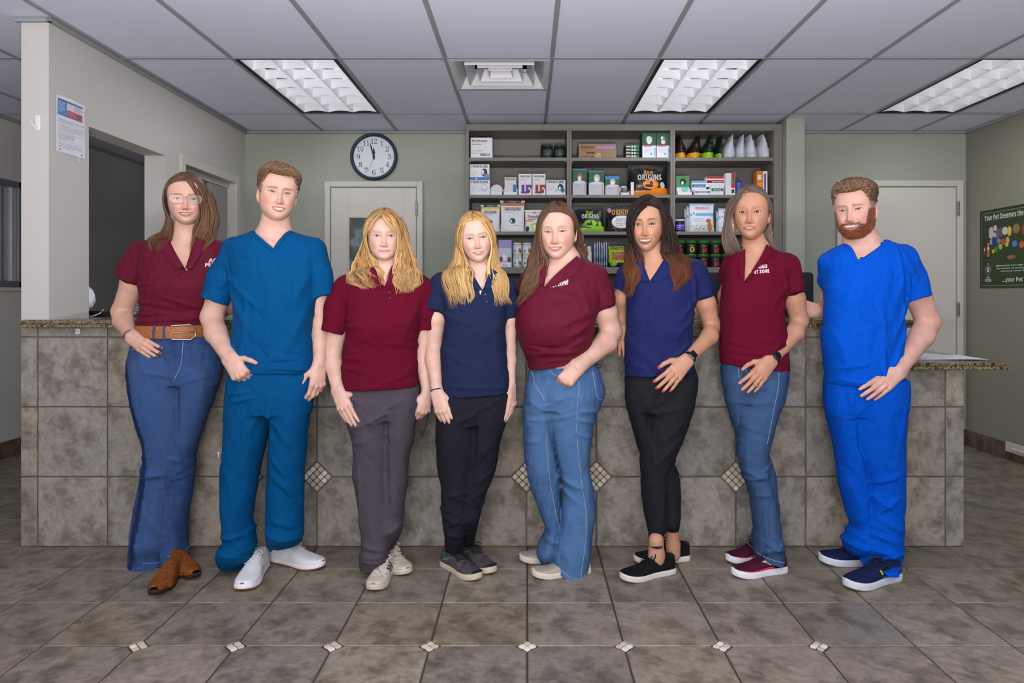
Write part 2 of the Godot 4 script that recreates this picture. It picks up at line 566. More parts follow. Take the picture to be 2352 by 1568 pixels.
# ---------- the counter
func granite(called:String,flip := false) -> StandardMaterial3D:
	if mats.has(called):return mats[called]
	var m := plain(called,Color.WHITE,0.25,0.5)
	var f := noise(71,0.02,5)
	f.domain_warp_enabled = true
	f.domain_warp_amplitude = 30.0
	f.domain_warp_frequency = 0.02
	m.albedo_texture = ntex(f,[[0.0,rgb(30,26,20)],[0.3,rgb(58,50,34)],[0.42,rgb(110,104,74)],[0.52,rgb(176,168,138)],[0.6,rgb(128,116,78)],[0.7,rgb(84,62,44)],[0.82,rgb(150,146,122)],[1.0,rgb(54,58,42)]],512)
	m.detail_enabled = true
	m.detail_blend_mode = BaseMaterial3D.BLEND_MODE_MUL
	m.detail_uv_layer = BaseMaterial3D.DETAIL_UV_1
	m.detail_albedo = ntex(noise(75,0.12,3,FastNoiseLite.TYPE_CELLULAR),[[0.0,Color(0.35,0.33,0.3)],[0.4,Color(1,1,1)],[1.0,Color(0.8,0.74,0.6)]],512)
	return tri_map(m,3.2)

func build_counter() -> void:
	var front := -COUNTER
	var x_l := -2.505
	var x_r := 2.16
	var x_hi := 1.86                                              # where the high part ends
	var top_hi := 1.085
	var top_lo := 0.882
	var c := thing("reception_counter","long reception counter faced with grey brown slate tiles and pale diamond mosaics","counter",Vector3(0,0,front))
	var g := Geo.new()
	g.span(Vector3(x_l,0,-0.010),Vector3(x_hi,top_hi,-0.16))
	g.span(Vector3(x_hi,0,-0.010),Vector3(x_r,top_lo,-0.75))
	g.span(Vector3(x_l,0,-0.16),Vector3(PART - 0.01,top_hi,-0.5))
	part("body",g.mesh(),plain("grey_grout",rgb(112,103,92),0.9),c)
	var tones := []
	for k in 5:
		var m := stone_mat("wall_slate_%d" % k,[rgb(160,153,144),rgb(152,147,140),rgb(166,157,145),rgb(156,151,145),rgb(154,145,134)][k],1.5,0.5)
		m.uv1_offset = Vector3(k*0.31,k*0.57,k*0.13)
		tones.append(m)
	var rng := RandomNumberGenerator.new()
	rng.seed = 9
	var gap := 0.006
	var cache := {}
	var rows := [[0.0,TILE],[TILE,2*TILE],[2*TILE,3*TILE],[3*TILE,top_hi]]
	var xs := [x_l]
	for k in range(-7,7):xs.append(k*TILE - 0.004)
	xs.append(x_r)
	for r in 4:
		for k in xs.size() - 1:
			var x0:float = xs[k]
			var x1:float = xs[k+1]
			if r==3:                                           # strip under the worktop: half bond
				if x0>x_hi - 0.1:continue
				x1 = minf(x1,x_hi)
			var y0:float = rows[r][0]
			var y1:float = rows[r][1]
			if x1>x_hi+0.02:y1 = minf(y1,top_lo)
			var cut := [0.0,0.0,0.0,0.0]
			for side in 4:
				var cx:int = k - 8+(1 if side in [1,2] else 0)
				var cy:float = y0 if side in [0,1] else y1
				if absf(cy - TILE)<0.001 and cx>=-4 and cx<=3:cut[side] = 0.0755
			part("tile",tile_mesh(x1 - x0 - gap,y1 - y0 - gap,0.01,cut,cache),tones[rng.randi() % 5],c,Vector3(x0+gap/2,y0+gap/2,rng.randf()*0.0008))
	var pc := {}
	for q in range(-4,4):
		var d := Node3D.new()
		d.name = "mosaic_diamond"
		c.add_child(d,true)
		d.transform = Transform3D(Basis(Vector3(0,0,1),PI/4),Vector3(q*TILE - 0.004,TILE,0.001))
		for a in 4:
			for b in 4:part("mosaic_tile",rounded(0.0225,pc),mats["ivory"][rng.randi() % 4],d,Vector3((a - 1.5)*0.0262,(b - 1.5)*0.0262,0))
	# right return face of the low part
	for r in 3:
		g = Geo.new()
		g.span(Vector3(x_r - 0.01,r*TILE+0.003,-0.012),Vector3(x_r+0.002,minf((r+1)*TILE,top_lo) - 0.003,-0.345),0.002)
		part("side_tile",g.mesh(),tones[r],c)
	# worktops: two stepped granite slabs
	for w in [["high",-2.455,x_hi+0.03,top_hi,0.075,-0.32,"long mottled granite worktop along the top of the tiled counter"],["low",x_hi+0.001,2.325,top_lo,0.09,-0.76,"lower granite ledge at the right end of the tiled counter"]]:
		g = Geo.new()
		var y:float = w[3]
		if w[0]=="high":
			g.span(Vector3(w[1],y,w[4]),Vector3(w[2],y+0.018,w[5]),0.004)
			g.span(Vector3(w[1]+0.003,y+0.018,w[4]+0.004),Vector3(w[2],y+0.037,w[5]),0.005)
		else:
			g.span(Vector3(w[1],y,w[4]),Vector3(w[2],y+0.019,w[5]),0.004)
			g.span(Vector3(w[1],y+0.019,w[4]+0.003),Vector3(w[2]+0.003,y+0.037,w[5]),0.005)
		g.apply(Transform3D(Basis(),Vector3(0,0,front)))
		tag(part("granite_worktop",g.mesh(),granite("granite")),w[6],"worktop")
	# the end of the high part behind the last man: painted cap
	g = Geo.new()
	g.span(Vector3(x_hi+0.0005,top_lo+0.0375,front - 0.012),Vector3(x_hi+0.016,top_hi - 0.0005,front - 0.16),0.002)
	tag(part("end_panel",g.mesh(),plain("trim_paint",Color())),"pale painted end panel where the high counter steps down to the low ledge","panel")
	# desk on the staff side
	var d := thing("work_desk","grey laminate desk hidden behind the tiled counter carrying the computer monitor","desk",Vector3(0.4,0,front - 0.56))
	g = Geo.new()
	g.box(Vector3(0,0.735,0),Vector3(2.85,0.03,0.7),0.004)
	part("desk_top",g.mesh(),plain("grey_laminate",rgb(120,118,112),0.5),d)
	for x in [-1.35,1.35]:
		g = Geo.new()
		g.span(Vector3(x - 0.015,0,-0.33),Vector3(x+0.015,0.72,0.33),0.003)
		part("leg",g.mesh(),plain("grey_laminate",Color()),d)

# ---------- the ceiling
func build_ceiling() -> void:
	var g := Geo.new()
	g.span(Vector3(-5.75,CEIL+0.25,4.2),Vector3(RIGHT+0.15,CEIL+0.4,-8.35))
	var ce := struct("ceiling",g.mesh(),plain("plenum_dark",rgb(60,60,62),0.9))
	var m := plain("acoustic_panel",Color.WHITE,0.9,0.2)
	m.albedo_texture = ntex(noise(81,0.16,3),[[0.0,rgb(202,206,221)],[0.45,rgb(220,223,239)],[0.7,rgb(225,228,243)],[1.0,rgb(242,244,254)]],512)
	m.heightmap_enabled = true
	m.heightmap_texture = ntex(noise(82,0.14,3),[],512)
	m.heightmap_scale = 0.12
	tri_map(m,3.0)
	var grid := plain("ceiling_grid",rgb(146,148,150),0.5)
	var xs := []
	for k in range(-9,7):xs.append(0.1415+0.6096*k)
	var ds := []
	for k in range(-6,4):ds.append(3.972+1.2195*k)
	ds[9] = 7.63
	var lights := [[-3,0,1,"recessed ceiling light nearest the clock, three cells wide"],[1,0,1,"recessed ceiling light above the middle and right shelves"],[4,0,1,"recessed ceiling light at the upper right over the closed door"]]
	var cache := {}
	for r in range(2,9):
		for k in xs.size() - 1:
			var x0:float = xs[k]
			var x1:float = minf(xs[k+1],RIGHT)
			var d0:float = ds[r]
			var d1:float = ds[r+1]
			var q:int = k - 9
			if x1>PART and x0>PART - 0.2:d1 = minf(d1,BACK)
			if d0>BACK and x1>PART:continue
			if x1 - x0<0.05 or x0<-4.2:continue
			if r==6 and q in [-3,1,4]:continue
			if r==6 and q==-1:d0 = d0+0.6096
			g = Geo.new()
			var key := "%.3f %.3f" % [x1 - x0,d1 - d0]
			if not cache.has(key):
				g.box(Vector3.ZERO,Vector3(x1 - x0 - 0.02,0.016,d1 - d0 - 0.02),0.003)
				cache[key] = g.mesh()
			part("panel",cache[key],m,ce,Vector3((x0+x1)/2,CEIL+0.010,-(d0+d1)/2))
	# T-bars
	for x in xs:
		if x>RIGHT or x<-4.2:continue
		g = Geo.new()
		var far := 7.63 if x<PART - 0.1 else BACK
		g.span(Vector3(x - 0.012,CEIL - 0.004,3.0),Vector3(x+0.012,CEIL+0.003,-far),0.001)
		g.span(Vector3(x - 0.002,CEIL,3.0),Vector3(x+0.002,CEIL+0.04,-far))
		part("main_bar",g.mesh(),grid,ce)
	for d in ds.slice(2):
		g = Geo.new()
		var xa := -3.97
		var xb := RIGHT if d<BACK else PART - 0.135
		g.span(Vector3(xa,CEIL - 0.005,-d+0.012),Vector3(xb,CEIL+0.002,-d - 0.012),0.001)
		part("cross_bar",g.mesh(),grid,ce)
	g = Geo.new()
	g.span(Vector3(-0.468,CEIL - 0.004,-4.585+0.011),Vector3(0.1415,CEIL+0.002,-4.585 - 0.011),0.001)
	part("cross_bar",g.mesh(),grid,ce)
	for e in [[Vector3(PART,CEIL - 0.022,-3.38),Vector3(PART+0.022,CEIL - 0.002,-BACK)],[Vector3(PART,CEIL - 0.022,-BACK+0.022),Vector3(-0.48,CEIL - 0.002,-BACK)],[Vector3(2.128,CEIL - 0.022,-BACK+0.022),Vector3(RIGHT,CEIL - 0.002,-BACK)],[Vector3(RIGHT - 0.022,CEIL - 0.022,3),Vector3(RIGHT,CEIL - 0.002,-BACK)],[Vector3(-3.97,CEIL - 0.022,3),Vector3(-3.948,CEIL - 0.002,-7.63)],[Vector3(PART - 0.157,CEIL - 0.022,-3.38),Vector3(PART+0.022,CEIL - 0.002,-3.4)]]:
		g = Geo.new()
		g.span(e[0],e[1],0.001)
		part("wall_angle",g.mesh(),grid,ce)
	for e in lights:
		var x:float = 0.1415+0.6096*e[0]+0.3048
		var d:float = 3.972+1.2195*e[1]+0.6097
		troffer(Vector3(x,CEIL,-d),e[3])
	vent(Vector3(-0.163,CEIL,-4.277))

func troffer(p:Vector3,label:String) -> void:
	var o := thing("ceiling_light",label,"ceiling light",p,0.0,"recessed ceiling lights")
	var w := 0.585
	var l := 1.195
	var g := Geo.new()
	for s in [-1,1]:
		g.span(Vector3(s*w/2,-0.004,-l/2),Vector3(s*(w/2 - 0.022),0.11,l/2))
		g.span(Vector3(-w/2,-0.004,s*l/2),Vector3(w/2,0.11,s*(l/2 - 0.012)))
	part("black_frame",g.mesh(),plain("black_gap",rgb(14,14,16),0.5),o)
	g = Geo.new()
	g.span(Vector3(-w/2,0.1,-l/2),Vector3(w/2,0.11,l/2))
	part("housing",g.mesh(),plain("white_enamel",rgb(225,225,228),0.4),o)
	var glow := plain("lamp_tube_glow",Color.WHITE,0.5)
	glow.emission_enabled = true
	glow.emission = Color(1.0,0.98,1.0)
	glow.emission_energy_multiplier = 1.5
	var lou := plain("louvre_white",rgb(235,235,240),0.25,0.6)
	var iw := w - 0.046
	var il := l - 0.026
	for k in 3:
		g = Geo.new()
		var x := (k - 1)*iw/3
		g.lathe([Vector2(0.0,-il/2+0.02),Vector2(0.016,-il/2+0.02),Vector2(0.016,il/2 - 0.02),Vector2(0,il/2 - 0.02)],12,Vector3(x,0.082,0),2)
		part("lamp_tube",g.mesh(),glow,o)
	# parabolic louvre: long vanes and six rows of curved cross blades
	for k in 4:
		g = Geo.new()
		var x := -iw/2+k*iw/3
		var rows := []
		for e in [[-0.014,0.06],[-0.006,0.025],[-0.0012,0.0],[0.0012,0.0],[0.006,0.025],[0.014,0.06]]:
			rows.append([Vector3(x+e[0],e[1],-il/2),Vector3(x+e[0],e[1],il/2)])
		g.grid(rows,false)
		part("louvre_vane",g.mesh(),lou,o)
	for r in 7:
		for k in 3:
			g = Geo.new()
			var xa := -iw/2+k*iw/3+0.001
			var xb := xa+iw/3 - 0.002
			var z := -il/2+r*il/6.0
			var rows := []
			for e in [[-0.022,0.06],[-0.012,0.03],[-0.0012,0.001],[0.0012,0.001],[0.012,0.03],[0.022,0.06]]:
				var row := []
				for j in 9:
					var u := j/8.0
					row.append(Vector3(lerpf(xa,xb,u),e[1]+(0.012*(1.0 - 4.0*(u - 0.5)*(u - 0.5)) if e[1]<0.01 else 0.0),clampf(z+e[0],-il/2,il/2)))
				rows.append(row)
			g.grid(rows,false)
			part("louvre_blade",g.mesh(),lou,o)
	var li := AreaLight3D.new()
	li.name = "troffer_light"
	o.add_child(li,true)
	li.rotation.x = -PI/2
	li.position.y = -0.012
	li.area_size = Vector2(0.5,1.1)
	li.area_normalize_energy = true
	li.light_energy = 0.9
	li.light_color = Color(0.96,0.97,1.0)
	li.area_range = 12.0
	li.area_attenuation = 2.0
	li.shadow_enabled = true

func vent(p:Vector3) -> void:
	var o := thing("ceiling_vent","square white ceiling diffuser of nested louvre frames between the lights","vent",p)
	var m := plain("vent_white",rgb(206,205,208),0.4)
	var ring := func(g:Geo,r:Array) -> void:                    # r of (half width, height): nested square funnel
		var rows := []
		for e in r:
			var row := []
			for k in 4:row.append(Vector3([-1,1,1,-1][k]*e[0],e[1],[-1,-1,1,1][k]*e[0]))
			rows.append(row)
		for k in rows.size() - 1:
			for j in 4:
				g.flat([rows[k][j],rows[k][(j+1) % 4],rows[k+1][(j+1) % 4],rows[k+1][j]])
	var g := Geo.new()
	ring.call(g,[[0.296,0.0],[0.296,-0.006],[0.272,-0.008],[0.262,0.0],[0.215,0.085],[0.205,0.10]])
	part("frame",g.mesh(),m,o)
	for e in [[0.205,0.0],[0.135,0.006],[0.072,0.010]]:
		g = Geo.new()
		var r:float = e[0]
		ring.call(g,[[r*0.78,0.055+e[1]],[r*0.98,-0.006+e[1]],[r,-0.008+e[1]],[r,0.008+e[1]],[r*0.80,0.066+e[1]]])
		part("cone",g.mesh(),m,o)
	g = Geo.new()
	g.box(Vector3(0,0.07,0),Vector3(0.11,0.004,0.11),0.002)
	part("centre_plate",g.mesh(),m,o)
	for s in [-1,1]:
		g = Geo.new()
		g.tube([Vector3(s*0.03,0.05,0),Vector3(s*0.13,0.075,-0.03),Vector3(s*0.24,0.10,-0.05)],[0.006],6)
		part("bracket",g.mesh(),plain("steel",Color()),o)
	g = Geo.new()
	g.lathe([Vector2(0.0,0.1),Vector2(0.2,0.1),Vector2(0.2,0.25),Vector2(0.0,0.25)],24)
	part("duct",g.mesh(),plain("duct_dark",rgb(40,38,36),0.8),o)

# ---------- smooth solids on a grid, skinned with surface nets
class Field:
	var o:Vector3
	var h:float
	var nx:int
	var ny:int
	var nz:int
	var f := PackedFloat32Array()
	func _init(lo:Vector3,hi:Vector3,cell:float) -> void:
		o = lo; h = cell
		nx = int((hi.x - lo.x)/cell)+2
		ny = int((hi.y - lo.y)/cell)+2
		nz = int((hi.z - lo.z)/cell)+2
		f.resize(nx*ny*nz)
		f.fill(0.06)
	func cone(a:Vector3,b:Vector3,ra:float,rb:float,k := 0.0,cut := false) -> void:  # tapered capsule; cut: flat at b
		var m := maxf(ra,rb)+k+3.0*h
		var lo := ((a.min(b) - Vector3.ONE*m) - o)/h
		var hi := ((a.max(b)+Vector3.ONE*m) - o)/h
		var ab := b - a
		var l2 := maxf(ab.length_squared(),1e-9)
		var dir := ab/sqrt(l2)
		var x0 := maxi(0,int(lo.x)); var x1 := mini(nx - 1,int(hi.x)+1)
		for y in range(maxi(0,int(lo.y)),mini(ny - 1,int(hi.y)+1)+1):
			for z in range(maxi(0,int(lo.z)),mini(nz - 1,int(hi.z)+1)+1):
				var row := (y*nz+z)*nx
				var p := Vector3(o.x+x0*h,o.y+y*h,o.z+z*h) - a
				for x in range(x0,x1+1):
					var t := clampf(p.dot(ab)/l2,0.0,1.0)
					var d := (p - ab*t).length() - (ra+(rb - ra)*t)
					if cut:d = maxf(d,(p - ab).dot(dir))
					var e := f[row+x]
					if k>0.0:
						var s := k - absf(d - e)
						if s>0.0:f[row+x] = minf(d,e) - s*s*0.25/k
						elif d<e:f[row+x] = d
					elif d<e:f[row+x] = d
					p.x+=h
	func chain(pts:Array,radii:Array,k:float,cut := false) -> void:
		for j in pts.size() - 1:cone(pts[j],pts[j+1],radii[j],radii[j+1],k,cut and j==pts.size() - 2)
	func egg(mid:Vector3,r:Vector3,k := 0.0,sub := false) -> void:
		var lo := (mid - r - Vector3.ONE*(k+3.0*h) - o)/h
		var hi := (mid+r+Vector3.ONE*(k+3.0*h) - o)/h
		for y in range(maxi(0,int(lo.y)),mini(ny - 1,int(hi.y)+1)+1):
			for z in range(maxi(0,int(lo.z)),mini(nz - 1,int(hi.z)+1)+1):
				var row := (y*nz+z)*nx
				for x in range(maxi(0,int(lo.x)),mini(nx - 1,int(hi.x)+1)+1):
					var p := Vector3(o.x+x*h,o.y+y*h,o.z+z*h) - mid
					var k0 := (p/r).length()
					var k1 := (p/(r*r)).length()
					var d := k0*(k0 - 1.0)/maxf(k1,1e-6)
					_join(row+x,d,k)
	func _join(ix:int,d:float,k:float) -> void:
		var e := f[ix]
		var s := k - absf(d - e)
		if k>0.0 and s>0.0:f[ix] = minf(d,e) - s*s*0.25/k
		elif d<e:f[ix] = d
	# rows from top to bottom: [y, x centre, x radius, z centre, z radius]; grow thickens
	func loft(rows:Array,k := 0.0,grow := 0.0,pw := 2.0) -> void:
		var top:float = rows[0][0]
		var bot:float = rows[rows.size() - 1][0]
		var j := rows.size() - 2
		for y in ny:
			var wy := o.y+y*h
			if wy<bot - 0.05 or wy>top+0.05:continue
			var cy := clampf(wy,bot,top)
			while j>0 and rows[j][0]<cy:j-=1
			while j<rows.size() - 2 and rows[j+1][0]>cy:j+=1
			var q0:Array = rows[maxi(j - 1,0)]
			var q1:Array = rows[j]
			var q2:Array = rows[j+1]
			var q3:Array = rows[mini(j+2,rows.size() - 1)]
			var t := clampf((q1[0] - cy)/maxf(1e-6,q1[0] - q2[0]),0.0,1.0)
			var g := [0.0,0.0,0.0,0.0]
			for e in 4:
				var m1:float = (q2[e+1] - q0[e+1])/maxf(1e-6,q0[0] - q2[0])*(q1[0] - q2[0])
				var m2:float = (q3[e+1] - q1[e+1])/maxf(1e-6,q1[0] - q3[0])*(q1[0] - q2[0])
				var t2 := t*t
				var t3 := t2*t
				g[e] = (2*t3 - 3*t2+1)*q1[e+1]+(t3 - 2*t2+t)*m1+(-2*t3+3*t2)*q2[e+1]+(t3 - t2)*m2
			var rx:float = maxf(0.004,g[1]+grow)
			var rz:float = maxf(0.004,g[3]+grow)
			var cx:float = g[0]
			var cz:float = g[2]
			var dy := absf(wy - cy)
			var mm := 0.045+k
			var za := maxi(0,int((cz - rz - mm - o.z)/h))
			var zb := mini(nz - 1,int((cz+rz+mm - o.z)/h)+1)
			var xa := maxi(0,int((cx - rx - mm - o.x)/h))
			var xb := mini(nx - 1,int((cx+rx+mm - o.x)/h)+1)
			for z in range(za,zb+1):
				var row := (y*nz+z)*nx
				var pz := (o.z+z*h - cz)/rz
				for x in range(xa,xb+1):
					var px := (o.x+x*h - cx)/rx
					var d:float
					if pw==2.0:
						var k0 := sqrt(px*px+pz*pz)
						var k1 := sqrt(px*px/(rx*rx)+pz*pz/(rz*rz))
						d = k0*(k0 - 1.0)/maxf(k1,1e-6) if k0>0.05 else -minf(rx,rz)
					else:
						var k0 := pow(pow(absf(px),pw)+pow(absf(pz),pw),1.0/pw)
						d = (k0 - 1.0)*minf(rx,rz)
					if dy>0.0:d = maxf(d,dy)
					var ix := row+x
					var e := f[ix]
					var s := k - absf(d - e)
					if k>0.0 and s>0.0:f[ix] = minf(d,e) - s*s*0.25/k
					elif d<e:f[ix] = d
	# fold(p) is added to the distance near the surface
	func bend(fold:Callable) -> void:
		for y in ny:
			for z in nz:
				var row := (y*nz+z)*nx
				for x in nx:
					var e := f[row+x]
					if e<0.03 and e>-0.03:
						f[row+x] = e+fold.call(Vector3(o.x+x*h,o.y+y*h,o.z+z*h))
	func at(p:Vector3) -> float:
		var q := (p - o)/h
		var x := int(q.x); var y := int(q.y); var z := int(q.z)
		if q.x<0.0 or q.y<0.0 or q.z<0.0 or x>=nx - 1 or y>=ny - 1 or z>=nz - 1:return 0.06
		var t := q - Vector3(x,y,z)
		var i := (y*nz+z)*nx+x
		var j := i+nz*nx
		return lerpf(lerpf(lerpf(f[i],f[i+1],t.x),lerpf(f[i+nx],f[i+nx+1],t.x),t.z),lerpf(lerpf(f[j],f[j+1],t.x),lerpf(f[j+nx],f[j+nx+1],t.x),t.z),t.y)
	func slope(p:Vector3) -> Vector3:
		var e := h
		return Vector3(at(p+Vector3(e,0,0)) - at(p - Vector3(e,0,0)),at(p+Vector3(0,e,0)) - at(p - Vector3(0,e,0)),at(p+Vector3(0,0,e)) - at(p - Vector3(0,0,e))).normalized()
	func front(x:float,y:float,gap := 0.0) -> Vector3:                 # the nearest surface point seen from +z
		var z := o.z+(nz - 2)*h
		while z>o.z:
			var d := at(Vector3(x,y,z))
			if d<gap+0.0004:break
			z-=maxf(0.0008,(d - gap)*0.6)
		return Vector3(x,y,z)
	func push(p:Vector3,gap:float) -> Vector3:
		for k in 4:
			var d := at(p)
			if d>=gap:break
			p+=slope(p)*(gap - d+0.001)
		return p
	func skin(g:Geo,tint = null) -> void:
		var idx := PackedInt32Array()
		idx.resize(nx*ny*nz)
		idx.fill(-1)
		var sy := nz*nx
		var lim := h*6.0
		var off := [0,1,nx,nx+1,sy,sy+1,sy+nx,sy+nx+1]
		var edges := [[0,1],[2,3],[4,5],[6,7],[0,2],[1,3],[4,6],[5,7],[0,4],[1,5],[2,6],[3,7]]
		var cs := [Vector3(0,0,0),Vector3(1,0,0),Vector3(0,0,1),Vector3(1,0,1),Vector3(0,1,0),Vector3(1,1,0),Vector3(0,1,1),Vector3(1,1,1)]
		var v := PackedFloat32Array()
		v.resize(8)
		var has:bool = tint != null
		for y in ny - 1:
			for z in nz - 1:
				var row := (y*nz+z)*nx
				for x in nx - 1:
					var i := row+x
					var e := f[i]
					if e>lim or e<-lim:continue
					var neg := 0
					for q in 8:
						v[q] = f[i+off[q]]
						if v[q]<0.0:neg+=1
					if neg==0 or neg==8:continue
					var p := Vector3.ZERO
					var n := 0
					for ed in edges:
						var a := v[ed[0]]
						var b := v[ed[1]]
						if (a<0.0) != (b<0.0):
							p+=(cs[ed[0]] as Vector3).lerp(cs[ed[1]],a/(a - b))
							n+=1
					p = p/n
					var nn := Vector3(v[1]+v[3]+v[5]+v[7] - v[0] - v[2] - v[4] - v[6],v[4]+v[5]+v[6]+v[7] - v[0] - v[1] - v[2] - v[3],v[2]+v[3]+v[6]+v[7] - v[0] - v[1] - v[4] - v[5]).normalized()
					var w := o+(Vector3(x,y,z)+p)*h
					if has:g.col = tint.call(w,nn)
					idx[i] = g.vert(w,nn,Vector2(w.x,w.y))
		for y in range(1,ny - 1):
			for z in range(1,nz - 1):
				var row := (y*nz+z)*nx
				for x in range(1,nx - 1):
					var i := row+x
					var e := f[i]
					if e>lim or e<-lim:continue
					var s := e<0.0
					for ax in 3:
						var st:int = [1,sy,nx][ax]
						if (f[i+st]<0.0)==s:continue
						var u:int = [sy,nx,1][ax]
						var w:int = [nx,1,sy][ax]
						var a := idx[i]
						var b := idx[i - u]
						var c := idx[i - u - w]
						var d := idx[i - w]
						if a<0 or b<0 or c<0 or d<0:continue
						if s:
							for q in [a,c,b,a,d,c]:g.i.push_back(q)
						else:
							for q in [a,b,c,a,c,d]:g.i.push_back(q)

# ---------- heads: slices round an upright axis, then the features of the face. Own axes: x right, y up, z out of the face, origin between the eyes' height and the ears
# rows of [y, half width, front, back]
const SKULL := [[0.1155,0.004,0.006,0.010],[0.1135,0.024,0.022,0.034],[0.108,0.040,0.040,0.056],[0.098,0.0545,0.057,0.074],[0.084,0.0650,0.0715,0.087],[0.066,0.0718,0.0815,0.095],[0.046,0.0748,0.0865,0.0995],[0.028,0.0752,0.0885,0.100],[0.012,0.0738,0.0880,0.098],[-0.004,0.0722,0.0865,0.094],[-0.022,0.0712,0.0865,0.087],[-0.040,0.0692,0.0865,0.077],[-0.056,0.0650,0.0860,0.066],[-0.072,0.0590,0.0855,0.054],[-0.086,0.0505,0.0850,0.043],[-0.098,0.0410,0.0835,0.032],[-0.107,0.0320,0.0790,0.022],[-0.113,0.0260,0.0710,0.012],[-0.1165,0.0150,0.058,0.000],[-0.118,0.003,0.044,-0.035]]

